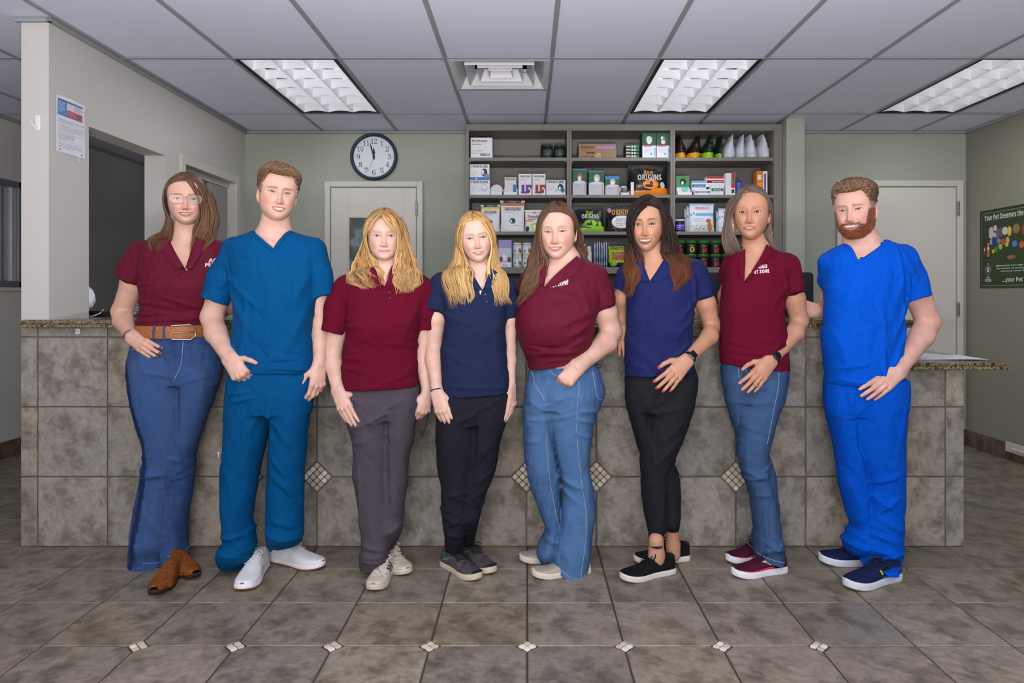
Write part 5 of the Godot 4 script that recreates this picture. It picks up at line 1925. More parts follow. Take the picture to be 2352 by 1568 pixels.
	# 4 — navy polo, black trousers, grey trainers
	all.append({"z":3.10,"base":[1075,3.03],"eyes":[1094.5,546,-0.09],"scale":[0.98,0.91,0.95],"turn":[2,-1,7],
		"head":{"seed":9,"jaw":0.94,"skin":sk(232,190,170),"lips":lin(196,112,110),"brow":lin(134,98,70),"iris":lin(92,114,140),"mouth":0.0260,"raise":0.0048,"open":0.0058,"lip":0.75,"lid_up":0.0042,"lid_low":0.0032,"brow_a":0.7,"blush":0.6,"lash":0.75,"cheek":0.006},
		"torso":[[616,1052,1140,0.0,0.050],[630,1022,1156,0.0,0.078],[650,1004,1172,0.0,0.098],[690,1012,1168,0.0,0.114],[740,1022,1161,-0.005,0.128],[800,1015,1163,0.0,0.118],[850,1013,1167,0.0,0.122],[895,1015,1171,0.0,0.126],[912,1016,1171,0.0,0.126]],
		"sleeves":[[[1015,656,0.01,31],[1006,690,0.01,29],[1002,715,0.0,26]],[[1158,660,0.02,27],[1168,700,0.03,22],[1170,731,0.03,18]]],
		"folds":[[1022,720,1060,735,4,9],[1158,740,1110,780,3,12],[1020,800,1080,830,3,12],[1020,880,1160,884,3,8]],
		"auto":[[8,1025,1155,740,890,70,40,110,2.5,12]],"hem":[[1010,909,1175,899]],"vee":[[1078,614],[1128,614],[1112,668]],
		"collar":[[[1079,614,1062,626,0.06,0.06],[1092,640,1076,652,0.09,0.09],[1109,664,1096,664,0.10,0.10]],[[1127,614,1144,626,0.06,0.06],[1123,640,1138,651,0.09,0.09],[1114,664,1128,664,0.10,0.10]]],
		"neck":[[1102,645,0.02,30],[1102,618,0.012,26],[1098,584,0.02,24]],
		"arms":[
			{"p":[[1015,664,0.02,24],[1002,730,0.02,23],[995,795,0.03,19],[996,825,0.0,19],[1004,902,-0.07,12]],"hand":{"side":"R","to":[1015,938,-0.09],"n":Vector3(-0.3,0.1,1),"curl":RELAX,"spread":0.05,"size":0.98}},
			{"p":[[1160,672,0.03,20],[1172,735,0.04,17],[1170,800,0.05,14],[1171,825,0.04,14],[1174,886,0.0,10]],"hand":{"side":"L","to":[1175,925,-0.02],"n":Vector3(0.9,0.1,0.45),"curl":RELAX,"spread":0.02,"size":0.95}}],
		"legs":[
			{"rear":false,"ankle":0.06,"rows":[[905,1015,1100,0.0,0.10],[933,1006,1100,0.0,0.108],[960,1003,1099,0.0,0.106],[1005,1001,1097,-0.02,0.100],[1057,1003,1094,-0.04,0.092],[1084,1006,1092,-0.05,0.086],[1119,1014,1087,-0.05,0.078],[1143,1013,1083,-0.05,0.074],[1187,1015,1075,-0.05,0.068],[1229,1020,1067,-0.05,0.060],[1262,1022,1062,-0.06,0.055]]},
			{"rear":true,"ankle":0.14,"rows":[[905,1085,1170,0.0,0.10],[933,1088,1168,0.01,0.104],[964,1085,1165,0.02,0.10],[1005,1078,1151,0.03,0.092],[1050,1072,1144,0.04,0.082],[1088,1066,1136,0.04,0.076],[1119,1062,1122,0.04,0.068],[1160,1056,1110,0.04,0.062],[1194,1054,1100,0.03,0.056],[1244,1052,1092,0.02,0.048]]}],
		"pelvis":[[892,1016,1170,0.0,0.108],[920,1012,1169,0.0,0.114],[950,1008,1166,0.0,0.108],[970,1010,1158,0.0,0.098]],
		"leg_folds":[[1097,940,1060,960,4,8],[1100,935,1140,915,4,8],[1140,1000,1100,1050,4,10],[1125,1080,1095,1100,4,7],[1122,1110,1090,1135,4,7],[1025,1130,1075,1120,4,8],[1022,1180,1070,1195,5,7],[1024,1215,1066,1225,5,6],[1030,1200,1062,1180,4,6],[1062,1235,1090,1225,4,6],[1097,950,1094,1050,-4,5]],
		"leg_auto":[[8,1010,1150,920,1100,60,50,80,2.5,9],[8,1020,1100,1120,1250,15,30,50,4,6]],
		"locks":{"dark":lin(146,104,58),"light":lin(232,192,128),"tips":lin(236,198,132),"part":-0.006,"amp":0.0030,"wave":0.13,"thick":0.010,"root":0.35,"bundles":[
			bundle([[1082,493],[1057,519],[1043,560],[1038,595],[1026,622],[1038,660],[1051,712]],[[1087,505],[1066,536],[1064,571],[1074,602],[1076,633],[1090,674],[1087,697]],[0.03,0.0,-0.02,-0.02,0.01,0.05,0.08],[0.06,0.078,0.060,0.05,0.06,0.08,0.10],110,{"deep":0.03}),
			bundle([[1099,493],[1123,516],[1138,554],[1145,595],[1151,633],[1162,674],[1179,698]],[[1089,505],[1117,526],[1130,557],[1129,585],[1120,612],[1130,654],[1141,704]],[0.03,0.0,-0.02,-0.02,0.01,0.05,0.08],[0.06,0.078,0.060,0.05,0.06,0.08,0.10],110,{"deep":0.03})]},"show_ears":false})
	# 5 — maroon polo, blue jeans, beige slip-ons
	all.append({"z":3.15,"base":[1270,3.08],"eyes":[1275,531.5,-0.09],"scale":[1.07,1.04,1.05],"turn":[-8,-1,1.5],
		"head":{"seed":11,"jaw":1,"skin":sk(228,182,162),"lips":lin(200,112,112),"brow":lin(130,96,74),"iris":lin(90,84,70),"mouth":0.0275,"raise":0.0058,"open":0.0065,"lip":0.8,"lid_up":0.0030,"lid_low":0.0022,"brow_a":0.7,"blush":0.9,"cheek":0.0065,"crease":0.0024,"nose_w":0.0108,"lash":0.7},
		"torso":[[592,1264,1330,0.0,0.052],[608,1232,1362,0.0,0.085],[636,1210,1384,0.0,0.110],[680,1194,1386,-0.01,0.140],[735,1183,1368,-0.03,0.172],[780,1189,1362,-0.02,0.158],[812,1204,1356,0.0,0.138],[840,1213,1350,0.0,0.134],[860,1214,1350,0.0,0.134]],
		"sleeves":[[[1362,640,0.0,37],[1376,680,0.0,34],[1384,709,-0.01,31]],[[1222,645,0.05,30],[1204,690,0.10,27]]],
		"folds":[[1330,660,1350,720,5,8],[1340,720,1290,740,5,10],[1350,740,1300,770,5,10],[1352,770,1290,800,5,9],[1210,790,1280,806,5,8],[1215,812,1320,800,5,8],[1230,826,1330,816,4,7],[1262,665,1330,690,3,10],[1325,605,1290,650,3,8],[1280,700,1345,690,3,10]],
		"auto":[[10,1215,1345,770,840,-8,18,90,4,8]],"hem":[[1205,850,1360,822]],"vee":[[1258,592],[1324,588],[1248,662]],
		"collar":[[[1258,594,1242,606,0.06,0.06],[1252,625,1238,634,0.10,0.10],[1247,656,1238,652,0.12,0.12]],[[1323,590,1340,604,0.06,0.06],[1297,612,1322,630,0.10,0.10],[1272,634,1292,646,0.12,0.12],[1250,658,1262,660,0.13,0.13]]],
		"neck":[[1300,620,0.02,36],[1298,596,0.012,31],[1287,572,0.02,29]],
		"arms":[
			{"p":[[1222,655,0.06,24],[1200,700,0.12,22],[1195,722,0.18,18],[1215,720,0.26,14],[1245,720,0.30,12]]},
			{"p":[[1366,650,0.01,30],[1390,715,0.03,29],[1404,762,0.05,24],[1392,786,0.01,25],[1326,842,-0.13,17]],"hand":{"side":"L","to":[1304,868,-0.15],"n":Vector3(0.1,0.35,1),"curl":FIST,"spread":0.0,"size":0.98,"thumb":[[0.8,0.4,-0.3],[0.6,0.6,-0.6],[0.3,0.7,-0.8]]}}],
		"legs":[
			{"rear":true,"ankle":0.146,"rows":[[850,1217,1305,0.02,0.11],[899,1207,1290,0.02,0.118],[945,1202,1285,0.03,0.112],[999,1202,1282,0.04,0.102],[1049,1205,1284,0.04,0.092],[1088,1211,1286,0.04,0.086],[1124,1220,1288,0.03,0.082],[1159,1233,1289,0.03,0.082],[1195,1247,1288,0.02,0.085],[1220,1252,1286,0.01,0.09],[1243,1238,1282,0.0,0.10],[1268,1233,1276,-0.01,0.105],[1286,1240,1272,-0.01,0.10]]},
			{"rear":false,"ankle":-0.03,"rows":[[850,1245,1375,0.0,0.125],[900,1246,1388,0.0,0.132],[927,1248,1380,-0.01,0.125],[963,1254,1366,-0.02,0.115],[1016,1266,1359,-0.04,0.104],[1070,1279,1354,-0.06,0.095],[1106,1290,1360,-0.07,0.09],[1141,1291,1367,-0.07,0.088],[1177,1287,1368,-0.07,0.09],[1213,1280,1363,-0.08,0.097],[1260,1268,1357,-0.09,0.108],[1309,1261,1351,-0.10,0.115],[1325,1261,1350,-0.10,0.115]]}],
		"pelvis":[[832,1218,1368,0.01,0.124],[860,1214,1378,0.01,0.132],[900,1208,1386,0.01,0.138],[935,1206,1376,0.01,0.125]],
		"leg_hem":[[1256,1365,1258,1286,1318,1322]],
		"leg_folds":[[1250,925,1300,900,4,9],[1250,935,1215,915,4,9],[1375,940,1330,935,5,7],[1366,965,1325,955,5,7],[1360,1000,1320,985,4,7],[1284,1090,1330,1110,6,10],[1290,1115,1320,1140,5,9],[1210,960,1250,955,3,8],[1205,1010,1240,1005,3,8],[1300,1180,1275,1270,5,10],[1340,1150,1350,1300,5,12],[1290,1240,1320,1300,4,10],[1250,1225,1275,1235,5,7],[1252,940,1290,1100,-5,5]],
		"leg_auto":[[8,1210,1360,900,1010,10,30,60,3,8]],"denim":true,"fade":[[1300,900,1320,1080,34,0.42],[1235,900,1245,1060,24,0.32],[1325,1090,1320,1160,26,0.35],[1330,1180,1310,1290,30,0.18]],
		"locks":{"dark":lin(58,40,31),"light":lin(126,92,68),"tips":lin(146,108,80),"part":0.003,"amp":0.0085,"wave":0.075,"thick":0.011,"bundles":[
			bundle([[1274,478],[1243,497],[1229,534],[1220,574],[1206,620],[1194,668],[1184,708]],[[1279,484],[1247,506],[1241,541],[1246,574],[1257,599],[1244,641],[1202,694]],[0.03,0.0,-0.02,-0.02,0.0,0.06,0.12],[0.06,0.082,0.062,0.05,0.07,0.11,0.16],130,{"deep":0.035}),
			bundle([[1290,478],[1323,499],[1339,534],[1347,570],[1358,600],[1372,618]],[[1281,484],[1311,502],[1321,536],[1326,563],[1328,585],[1342,606]],[0.03,-0.01,-0.04,-0.05,-0.05,-0.05],[0.06,0.07,0.02,-0.02,-0.04,-0.05],100,{"deep":0.03})]}})
	# 6 — navy polo, black joggers, black trainers
	all.append({"z":3.15,"base":[1510,3.08],"eyes":[1481.5,515,-0.09],"scale":[1.0,1.0,1.0],"turn":[-6,-1,1],
		"head":{"seed":13,"jaw":0.9,"skin":sk(206,152,122),"lips":lin(150,74,74),"brow":lin(34,22,20),"iris":lin(40,26,20),"mouth":0.0300,"raise":0.0062,"open":0.0125,"lip":1.1,"lid_up":0.0040,"lid_low":0.0028,"brow_t":1.25,"brow_a":1.0,"lash":1.0,"shadow":lin(140,92,84),"blush":0.5,"cheek":0.0065,"crease":0.0022,"arch":0.0055},
		"torso":[[588,1474,1560,0.0,0.050],[604,1446,1592,0.0,0.078],[630,1432,1610,0.0,0.102],[680,1438,1596,0.0,0.122],[740,1438,1590,-0.005,0.130],[800,1435,1587,0.0,0.122],[850,1436,1594,0.0,0.126],[875,1436,1598,0.0,0.128]],
		"sleeves":[[[1594,628,0.01,33],[1606,660,0.01,30],[1614,686,0.0,27]],[[1442,632,0.02,26],[1426,664,0.04,20]]],
		"folds":[[1588,690,1550,730,4,10],[1590,720,1540,770,4,10],[1582,780,1520,830,4,10],[1580,800,1540,840,5,8],[1440,780,1500,840,3,12],[1585,640,1592,700,5,8],[1490,660,1480,760,3,12],[1500,845,1575,825,4,8]],
		"auto":[[10,1445,1585,680,850,60,40,110,3,10]],"hem":[[1430,863,1605,851]],"vee":[[1466,592],[1523,592],[1484,648]],
		"collar":[[[1468,594,1450,608,0.06,0.06],[1474,620,1458,634,0.09,0.09],[1482,645,1470,648,0.105,0.105]],[[1522,594,1540,606,0.06,0.06],[1506,618,1528,632,0.09,0.09],[1486,645,1500,648,0.105,0.105]]],
		"neck":[[1506,622,0.02,32],[1503,592,0.012,27],[1492,556,0.02,25]],
		"arms":[
			{"p":[[1444,640,0.05,20],[1426,685,0.09,19],[1424,724,0.14,17],[1425,740,0.13,15],[1427,752,0.10,12]],"hand":{"side":"R","to":[1427,790,0.06],"n":Vector3(-0.3,0.3,1),"curl":[0.25,0.3,0.3,0.3],"spread":0.1,"size":0.85,"nail":Color(0.55,0.01,0.09,1.0)}},
			{"p":[[1598,640,0.02,24],[1620,695,0.03,24],[1636,748,0.06,19],[1630,772,0.0,19],[1577,828,-0.145,13]],"hand":{"side":"L","to":[1547,862,-0.17],"n":Vector3(0.1,0.1,1),"curl":[0.10,0.12,0.12,0.14],"spread":0.11,"size":1.02,"nail":Color(0.55,0.01,0.09,1.0)}}],
		"legs":[
			{"rear":true,"ankle":0.116,"rows":[[862,1437,1500,0.03,0.095],[920,1439,1496,0.04,0.098],[963,1447,1490,0.05,0.09],[1034,1468,1530,0.06,0.082],[1077,1490,1555,0.07,0.074],[1124,1508,1564,0.07,0.070],[1177,1516,1564,0.06,0.064],[1205,1522,1560,0.05,0.056],[1224,1526,1558,0.04,0.048]]},
			{"rear":false,"ankle":-0.05,"rows":[[862,1492,1600,0.0,0.112],[891,1492,1600,0.0,0.114],[927,1489,1594,-0.01,0.112],[970,1484,1583,-0.03,0.104],[1006,1478,1571,-0.05,0.096],[1049,1470,1552,-0.07,0.086],[1090,1471,1537,-0.08,0.078],[1124,1473,1534,-0.07,0.072],[1177,1479,1535,-0.06,0.066],[1213,1486,1533,-0.05,0.058],[1228,1489,1526,-0.05,0.048],[1252,1490,1523,-0.05,0.044]]}],
		"pelvis":[[845,1438,1596,0.01,0.110],[880,1437,1600,0.01,0.116],[915,1439,1596,0.01,0.112],[940,1442,1590,0.01,0.10]],
		"leg_folds":[[1492,925,1540,890,4,9],[1495,940,1550,930,4,9],[1560,960,1510,1010,3,10],[1555,1000,1500,1060,4,10],[1465,980,1470,1030,3,8],[1490,1100,1500,1200,4,8],[1520,1120,1515,1200,4,7],[1505,880,1490,920,5,7],[1488,1222,1526,1224,-4,4],[1550,1060,1530,1100,4,7]],
		"leg_auto":[[10,1450,1580,890,1180,70,40,90,2.6,9]],"ankles":[[[1507,1240,-0.05,17],[1508,1275,-0.05,17],[1507,1300,-0.05,18]],[[1543,1215,0.04,16],[1546,1250,0.05,15],[1546,1272,0.05,17]]],
		"locks":{"dark":lin(22,15,15),"light":lin(62,44,38),"tips":lin(132,78,44),"tip_from":0.45,"tip_mix":0.75,"part":0.016,"amp":0.0085,"wave":0.10,"thick":0.012,"bundles":[
			bundle([[1492,462],[1461,484],[1449,516],[1447,556],[1438,599],[1435,641],[1430,686]],[[1500,476],[1466,490],[1456,522],[1459,563],[1474,599],[1470,634],[1442,683]],[0.03,0.0,-0.02,-0.02,0.01,0.06,0.09],[0.06,0.083,0.060,0.05,0.06,0.09,0.11],120,{"deep":0.035}),
			bundle([[1511,461],[1537,477],[1555,520],[1567,563],[1571,599],[1568,634],[1543,674]],[[1502,474],[1514,500],[1519,538],[1515,570],[1526,599],[1536,631],[1534,674]],[0.03,0.0,-0.02,-0.02,0.01,0.06,0.09],[0.06,0.080,0.060,0.05,0.07,0.09,0.11],130,{"deep":0.04})]},"show_ears":false})
	# 7 — maroon polo, blue jeans, dark red trainers
	all.append({"z":3.15,"base":[1730,3.08],"eyes":[1722,486.5,-0.09],"scale":[1.02,1.0,1.0],"turn":[-5,-5,0],
		"head":{"seed":15,"skin":sk(204,150,120),"lips":lin(170,92,90),"brow":lin(120,92,74),"iris":lin(60,44,34),"mouth":0.0270,"raise":0.0022,"open":0.0058,"lip":0.65,"lid_up":0.0043,"lid_low":0.0036,"brow_a":0.6,"freckles":0.35,"blush":0.5,"crease":0.0022,"jaw":0.92,"ear_out":0.25},
		"torso":[[568,1700,1768,0.0,0.050],[584,1676,1800,0.0,0.076],[608,1668,1818,0.0,0.098],[660,1660,1802,0.0,0.118],[700,1656,1797,0.0,0.122],[760,1657,1804,0.0,0.116],[800,1655,1807,0.0,0.120],[835,1655,1809,0.0,0.122],[858,1655,1810,0.0,0.122]],
		"sleeves":[[[1804,614,0.0,34],[1812,648,0.0,31],[1818,675,-0.01,28]],[[1682,612,0.04,26],[1668,640,0.10,22]]],
		"folds":[[1795,660,1760,690,4,10],[1798,690,1770,720,4,9],[1790,640,1802,690,5,7],[1665,780,1740,800,4,10],[1665,800,1760,812,4,8],[1670,820,1770,826,4,8],[1780,780,1740,815,4,9],[1680,700,1670,780,3,11]],
		"auto":[[9,1665,1795,690,830,20,40,90,3,9]],"hem":[[1650,832,1815,853]],"vee":[[1700,576],[1754,566],[1694,652]],
		"collar":[[[1702,574,1686,582,0.06,0.06],[1697,604,1682,614,0.09,0.09],[1693,644,1684,640,0.105,0.105]],[[1752,564,1770,576,0.05,0.05],[1734,590,1746,597,0.09,0.09],[1713,620,1717,622,0.105,0.105],[1696,648,1700,648,0.11,0.11]]],
		"neck":[[1740,604,0.02,32],[1736,572,0.012,26],[1726,528,0.02,24]],
		"arms":[
			{"p":[[1684,622,0.06,22],[1668,680,0.16,20],[1662,712,0.26,16],[1632,715,0.28,14],[1600,718,0.30,12]],"hand":{"side":"R","to":[1570,722,0.30],"n":Vector3(0,1,0.4),"curl":RELAX,"size":0.95}},
			{"p":[[1806,626,0.01,26],[1824,685,0.03,25],[1836,736,0.06,20],[1826,764,0.02,20],[1768,830,-0.12,14]],"hand":{"side":"L","to":[1740,866,-0.15],"n":Vector3(0.2,0.2,1),"curl":[0.12,0.12,0.16,0.2],"spread":0.10,"size":1.02}}],
		"legs":[
			{"rear":true,"ankle":0.15,"rows":[[845,1658,1740,0.03,0.10],[890,1664,1735,0.04,0.102],[930,1671,1730,0.04,0.098],[1000,1690,1745,0.06,0.085],[1060,1712,1772,0.07,0.078],[1120,1728,1783,0.07,0.074],[1180,1732,1788,0.06,0.07],[1240,1730,1780,0.05,0.068],[1262,1730,1775,0.05,0.068]]},
			{"rear":false,"ankle":-0.03,"rows":[[845,1700,1809,0.0,0.108],[890,1697,1804,-0.01,0.110],[942,1696,1791,-0.03,0.104],[972,1695,1781,-0.05,0.098],[1018,1693,1769,-0.07,0.090],[1049,1695,1763,-0.08,0.086],[1091,1706,1766,-0.08,0.080],[1125,1719,1774,-0.07,0.078],[1164,1725,1783,-0.07,0.076],[1202,1731,1790,-0.07,0.076],[1240,1732,1796,-0.07,0.08],[1275,1733,1800,-0.08,0.086],[1292,1736,1799,-0.08,0.086]]}],
		"pelvis":[[826,1658,1808,0.01,0.112],[858,1660,1809,0.01,0.118],[895,1665,1804,0.01,0.114],[920,1670,1798,0.01,0.104]],
		"leg_hem":[[1725,1806,1732,1274,1800,1291]],
		"leg_folds":[[1694,900,1740,880,4,8],[1696,920,1755,915,4,8],[1700,1075,1750,1090,5,8],[1708,1095,1756,1080,5,7],[1765,1060,1740,1075,4,7],[1722,1130,1760,1125,4,8],[1745,1150,1750,1240,4,9],[1738,1230,1790,1255,5,8],[1740,1255,1790,1240,5,7],[1696,900,1694,1000,-5,5]],
		"leg_auto":[[8,1670,1800,880,1000,20,40,60,3,8],[6,1730,1795,1180,1280,20,35,50,4,7]],"denim":true,"fade":[[1745,890,1725,1010,24,0.62],[1722,1040,1730,1090,18,0.5],[1680,870,1690,960,16,0.3],[1750,1110,1765,1240,18,0.22]],
		"locks":{"dark":lin(72,57,49),"light":lin(140,116,99),"tips":lin(128,106,92),"part":-0.004,"amp":0.0022,"wave":0.14,"thick":0.009,"hairline":0.078,"bundles":[
			bundle([[1712,435],[1687,457],[1675,503],[1671,545],[1675,580],[1687,591]],[[1715,444],[1691,463],[1684,496],[1684,526],[1697,561],[1703,584]],[0.02,-0.01,-0.03,-0.03,-0.01,0.03],[0.05,0.060,0.015,0.005,0.02,0.05],95,{"deep":0.03}),
			bundle([[1722,435],[1761,454],[1777,496],[1783,530],[1789,564],[1793,574]],[[1717,443],[1750,467],[1763,496],[1760,526],[1752,553],[1766,572]],[0.02,-0.01,-0.03,-0.04,-0.04,-0.03],[0.05,0.060,0.0,-0.02,-0.02,-0.01],95,{"deep":0.03})]}})
	# 8 — royal blue scrubs, navy trainers
	all.append({"z":3.13,"base":[1985,3.04],"eyes":[1952.5,481.5,-0.09],"scale":[1.08,1.03,1.08],"turn":[-15,-1,3],
		"head":{"seed":17,"skin":sk(226,176,158),"lips":lin(190,104,100),"brow":lin(124,86,60),"iris":lin(96,112,120),"mouth":0.0320,"raise":0.0060,"open":0.0125,"lip":0.7,"lid_up":0.0034,"lid_low":0.0026,"brow_ridge":0.0050,"brow_t":1.2,"arch":0.003,"brow_y":0.0170,"nose":0.0225,"nose_w":0.0108,"jaw":1.08,"lash":0.5,"cheek":0.0075,"crease":0.0026,"blush":0.9,"beard":lin(104,58,38)},
		"torso":[[553,1952,2040,0.0,0.062],[570,1916,2078,0.0,0.092],[598,1898,2096,0.0,0.116],[650,1896,2086,0.0,0.130],[690,1896,2070,0.0,0.134],[740,1896,2068,0.0,0.134],[790,1893,2066,0.0,0.134],[830,1897,2060,0.0,0.134],[866,1899,2054,0.0,0.132],[888,1900,2054,0.0,0.130]],
		"sleeves":[[[2068,600,0.0,40],[2088,645,0.0,37],[2104,688,-0.01,35]],[[1908,604,0.04,28],[1904,650,0.10,26]]],
		"folds":[[2060,640,2070,720,6,8],[2062,690,2030,760,5,10],[2065,740,2020,830,5,11],[2056,770,2040,850,5,8],[1990,690,2000,850,4,12],[1995,800,1998,875,5,7],[1998,876,1960,800,4,10],[2040,800,2000,868,5,8],[1900,760,1930,860,4,10],[1910,868,1990,874,5,6],[2035,575,2042,660,5,7],[2046,580,2080,640,4,9],[1930,610,1925,700,3,10],[1905,840,1960,830,4,9]],
		"auto":[[16,1905,2060,640,870,78,35,100,3.4,9]],"hem":[[1890,879,2062,881]],"vee":[[1937,563],[2024,553],[1943,606]],
		"band":[[[1934,562,0],[1938,584,0],[1943,606,0]],[[2028,552,0],[1985,576,0],[1944,606,0]]],
		"neck":[[1985,590,0.02,38],[1980,562,0.012,38],[1968,520,0.02,34]],"chest_rows":4,
		"arms":[
			{"p":[[1910,616,0.06,26],[1906,680,0.16,24],[1900,712,0.22,18],[1888,714,0.23,17],[1876,714,0.23,15]],"hand":{"side":"R","to":[1856,708,0.23],"n":Vector3(0.2,0.2,1),"curl":FIST,"size":1.0}},
			{"p":[[2072,616,0.01,30],[2108,680,0.03,30],[2132,738,0.06,26],[2118,770,0.02,26],[2060,852,-0.11,18]],"hand":{"side":"L","to":[2024,884,-0.14],"n":Vector3(0.1,0.3,1),"curl":[0.16,0.2,0.24,0.3],"spread":0.07,"size":1.12}}],
		"legs":[
			{"rear":true,"ankle":0.09,"rows":[[870,1899,1985,0.03,0.11],[915,1898,1985,0.03,0.115],[953,1904,1980,0.04,0.11],[999,1914,1980,0.05,0.10],[1037,1920,1985,0.05,0.094],[1095,1927,1992,0.06,0.088],[1144,1937,1996,0.06,0.084],[1183,1948,1998,0.05,0.08],[1206,1957,1998,0.04,0.08],[1228,1948,1996,0.03,0.085],[1255,1941,1990,0.02,0.09],[1270,1948,1985,0.02,0.088]]},
			{"rear":false,"ankle":-0.09,"rows":[[870,1950,2082,0.0,0.125],[915,1945,2081,0.0,0.128],[953,1946,2078,-0.01,0.122],[991,1952,2077,-0.03,0.112],[1049,1961,2076,-0.05,0.104],[1099,1982,2075,-0.06,0.098],[1152,1987,2074,-0.06,0.094],[1183,1982,2073,-0.06,0.094],[1221,1977,2071,-0.07,0.096],[1248,1974,2069,-0.08,0.10],[1278,1974,2066,-0.09,0.104],[1300,1984,2061,-0.09,0.10]]}],
		"pelvis":[[864,1900,2068,0.01,0.120],[890,1899,2082,0.01,0.126],[930,1900,2079,0.01,0.122],[950,1903,2074,0.01,0.11]],
		"leg_hem":[[1972,2080,1975,1282,2066,1301]],
		"leg_folds":[[1948,940,1980,900,4,9],[1930,890,1940,950,5,7],[1950,950,1962,1040,-5,6],[1985,1100,2040,1080,5,9],[1990,1130,2030,1160,5,9],[1990,1170,2040,1130,5,9],[2000,1180,2060,1210,5,10],[1985,1215,2050,1230,6,8],[1980,1245,2060,1262,6,8],[1985,1270,2055,1255,6,7],[1950,1220,1985,1235,6,7],[1945,1245,1975,1250,6,6],[1955,1000,1985,1095,-4,6],[1940,1100,1975,1180,3,9]],
		"leg_auto":[[14,1910,2070,900,1180,75,30,120,3.2,10],[9,1945,2065,1190,1290,10,25,70,4.5,8]],
		"crop":{"dark":lin(70,52,40),"light":lin(158,124,94),"hairline":0.075,"side":0.0025,"top":0.017,"n":5200,"len":0.034,"sweep":Vector3(0.3,0.05,-0.85),"lay":0.14,"fade":0.45},"beard":{"dark":lin(84,46,30),"light":lin(160,98,64),"len":0.010},"ear":true})
	return all

# ---------- lettering baked onto a surface: place(u, v, depth) with u, v in 0..1 over the words' own box
var fonts := {}
var inked := {}
func letters(g:Geo,words:String,face:String,weight:int,place:Callable,depth := 0.4) -> void:
	var key := words+face+str(weight)
	if not inked.has(key):
		if not fonts.has(face+str(weight)):
			var f := SystemFont.new()
			f.font_names = PackedStringArray([face])
			f.font_weight = weight
			fonts[face+str(weight)] = f
		var t := TextMesh.new()
		t.font = fonts[face+str(weight)]
		t.font_size = 32
		t.pixel_size = 0.1
		t.depth = 0.4
		t.curve_step = 2.0
		t.text = words
		inked[key] = t.get_mesh_arrays()
	var a:Array = inked[key]
	var v:PackedVector3Array = a[Mesh.ARRAY_VERTEX]
	var n:PackedVector3Array = a[Mesh.ARRAY_NORMAL]
	var ix:PackedInt32Array = a[Mesh.ARRAY_INDEX]
	var lo := v[0]
	var hi := v[0]
	for p in v:
		lo = lo.min(p); hi = hi.max(p)
	var first := g.v.size()
	for k in v.size():
		var p := v[k]
		g.vert(place.call((p.x - lo.x)/(hi.x - lo.x),(p.y - lo.y)/(hi.y - lo.y),1.0 if p.z>0.0 else 0.0),n[k])
	for k in range(0,ix.size(),3):
		var x := first+ix[k]
		var y := first+ix[k+1]
		var z := first+ix[k+2]
		for q in [x,y,z]:g.i.push_back(q)

func cloth(called:String,c:Color,rough := 0.85,sheen := 0.25,weave := 45.0,relief := 0.03) -> StandardMaterial3D:
	if mats.has(called):return mats[called]
	var m := plain(called,c,rough,0.2)
	m.rim_enabled = sheen>0.0
	m.rim = sheen*0.3
	m.rim_tint = 0.7
	m.heightmap_enabled = true
	if not mats.has("weave_tex"):mats["weave_tex"] = ntex(noise(91,0.12,2),[],256)
	m.heightmap_texture = mats["weave_tex"]
	m.heightmap_scale = relief
	m.vertex_color_use_as_albedo = true
	return tri_map(m,weave)

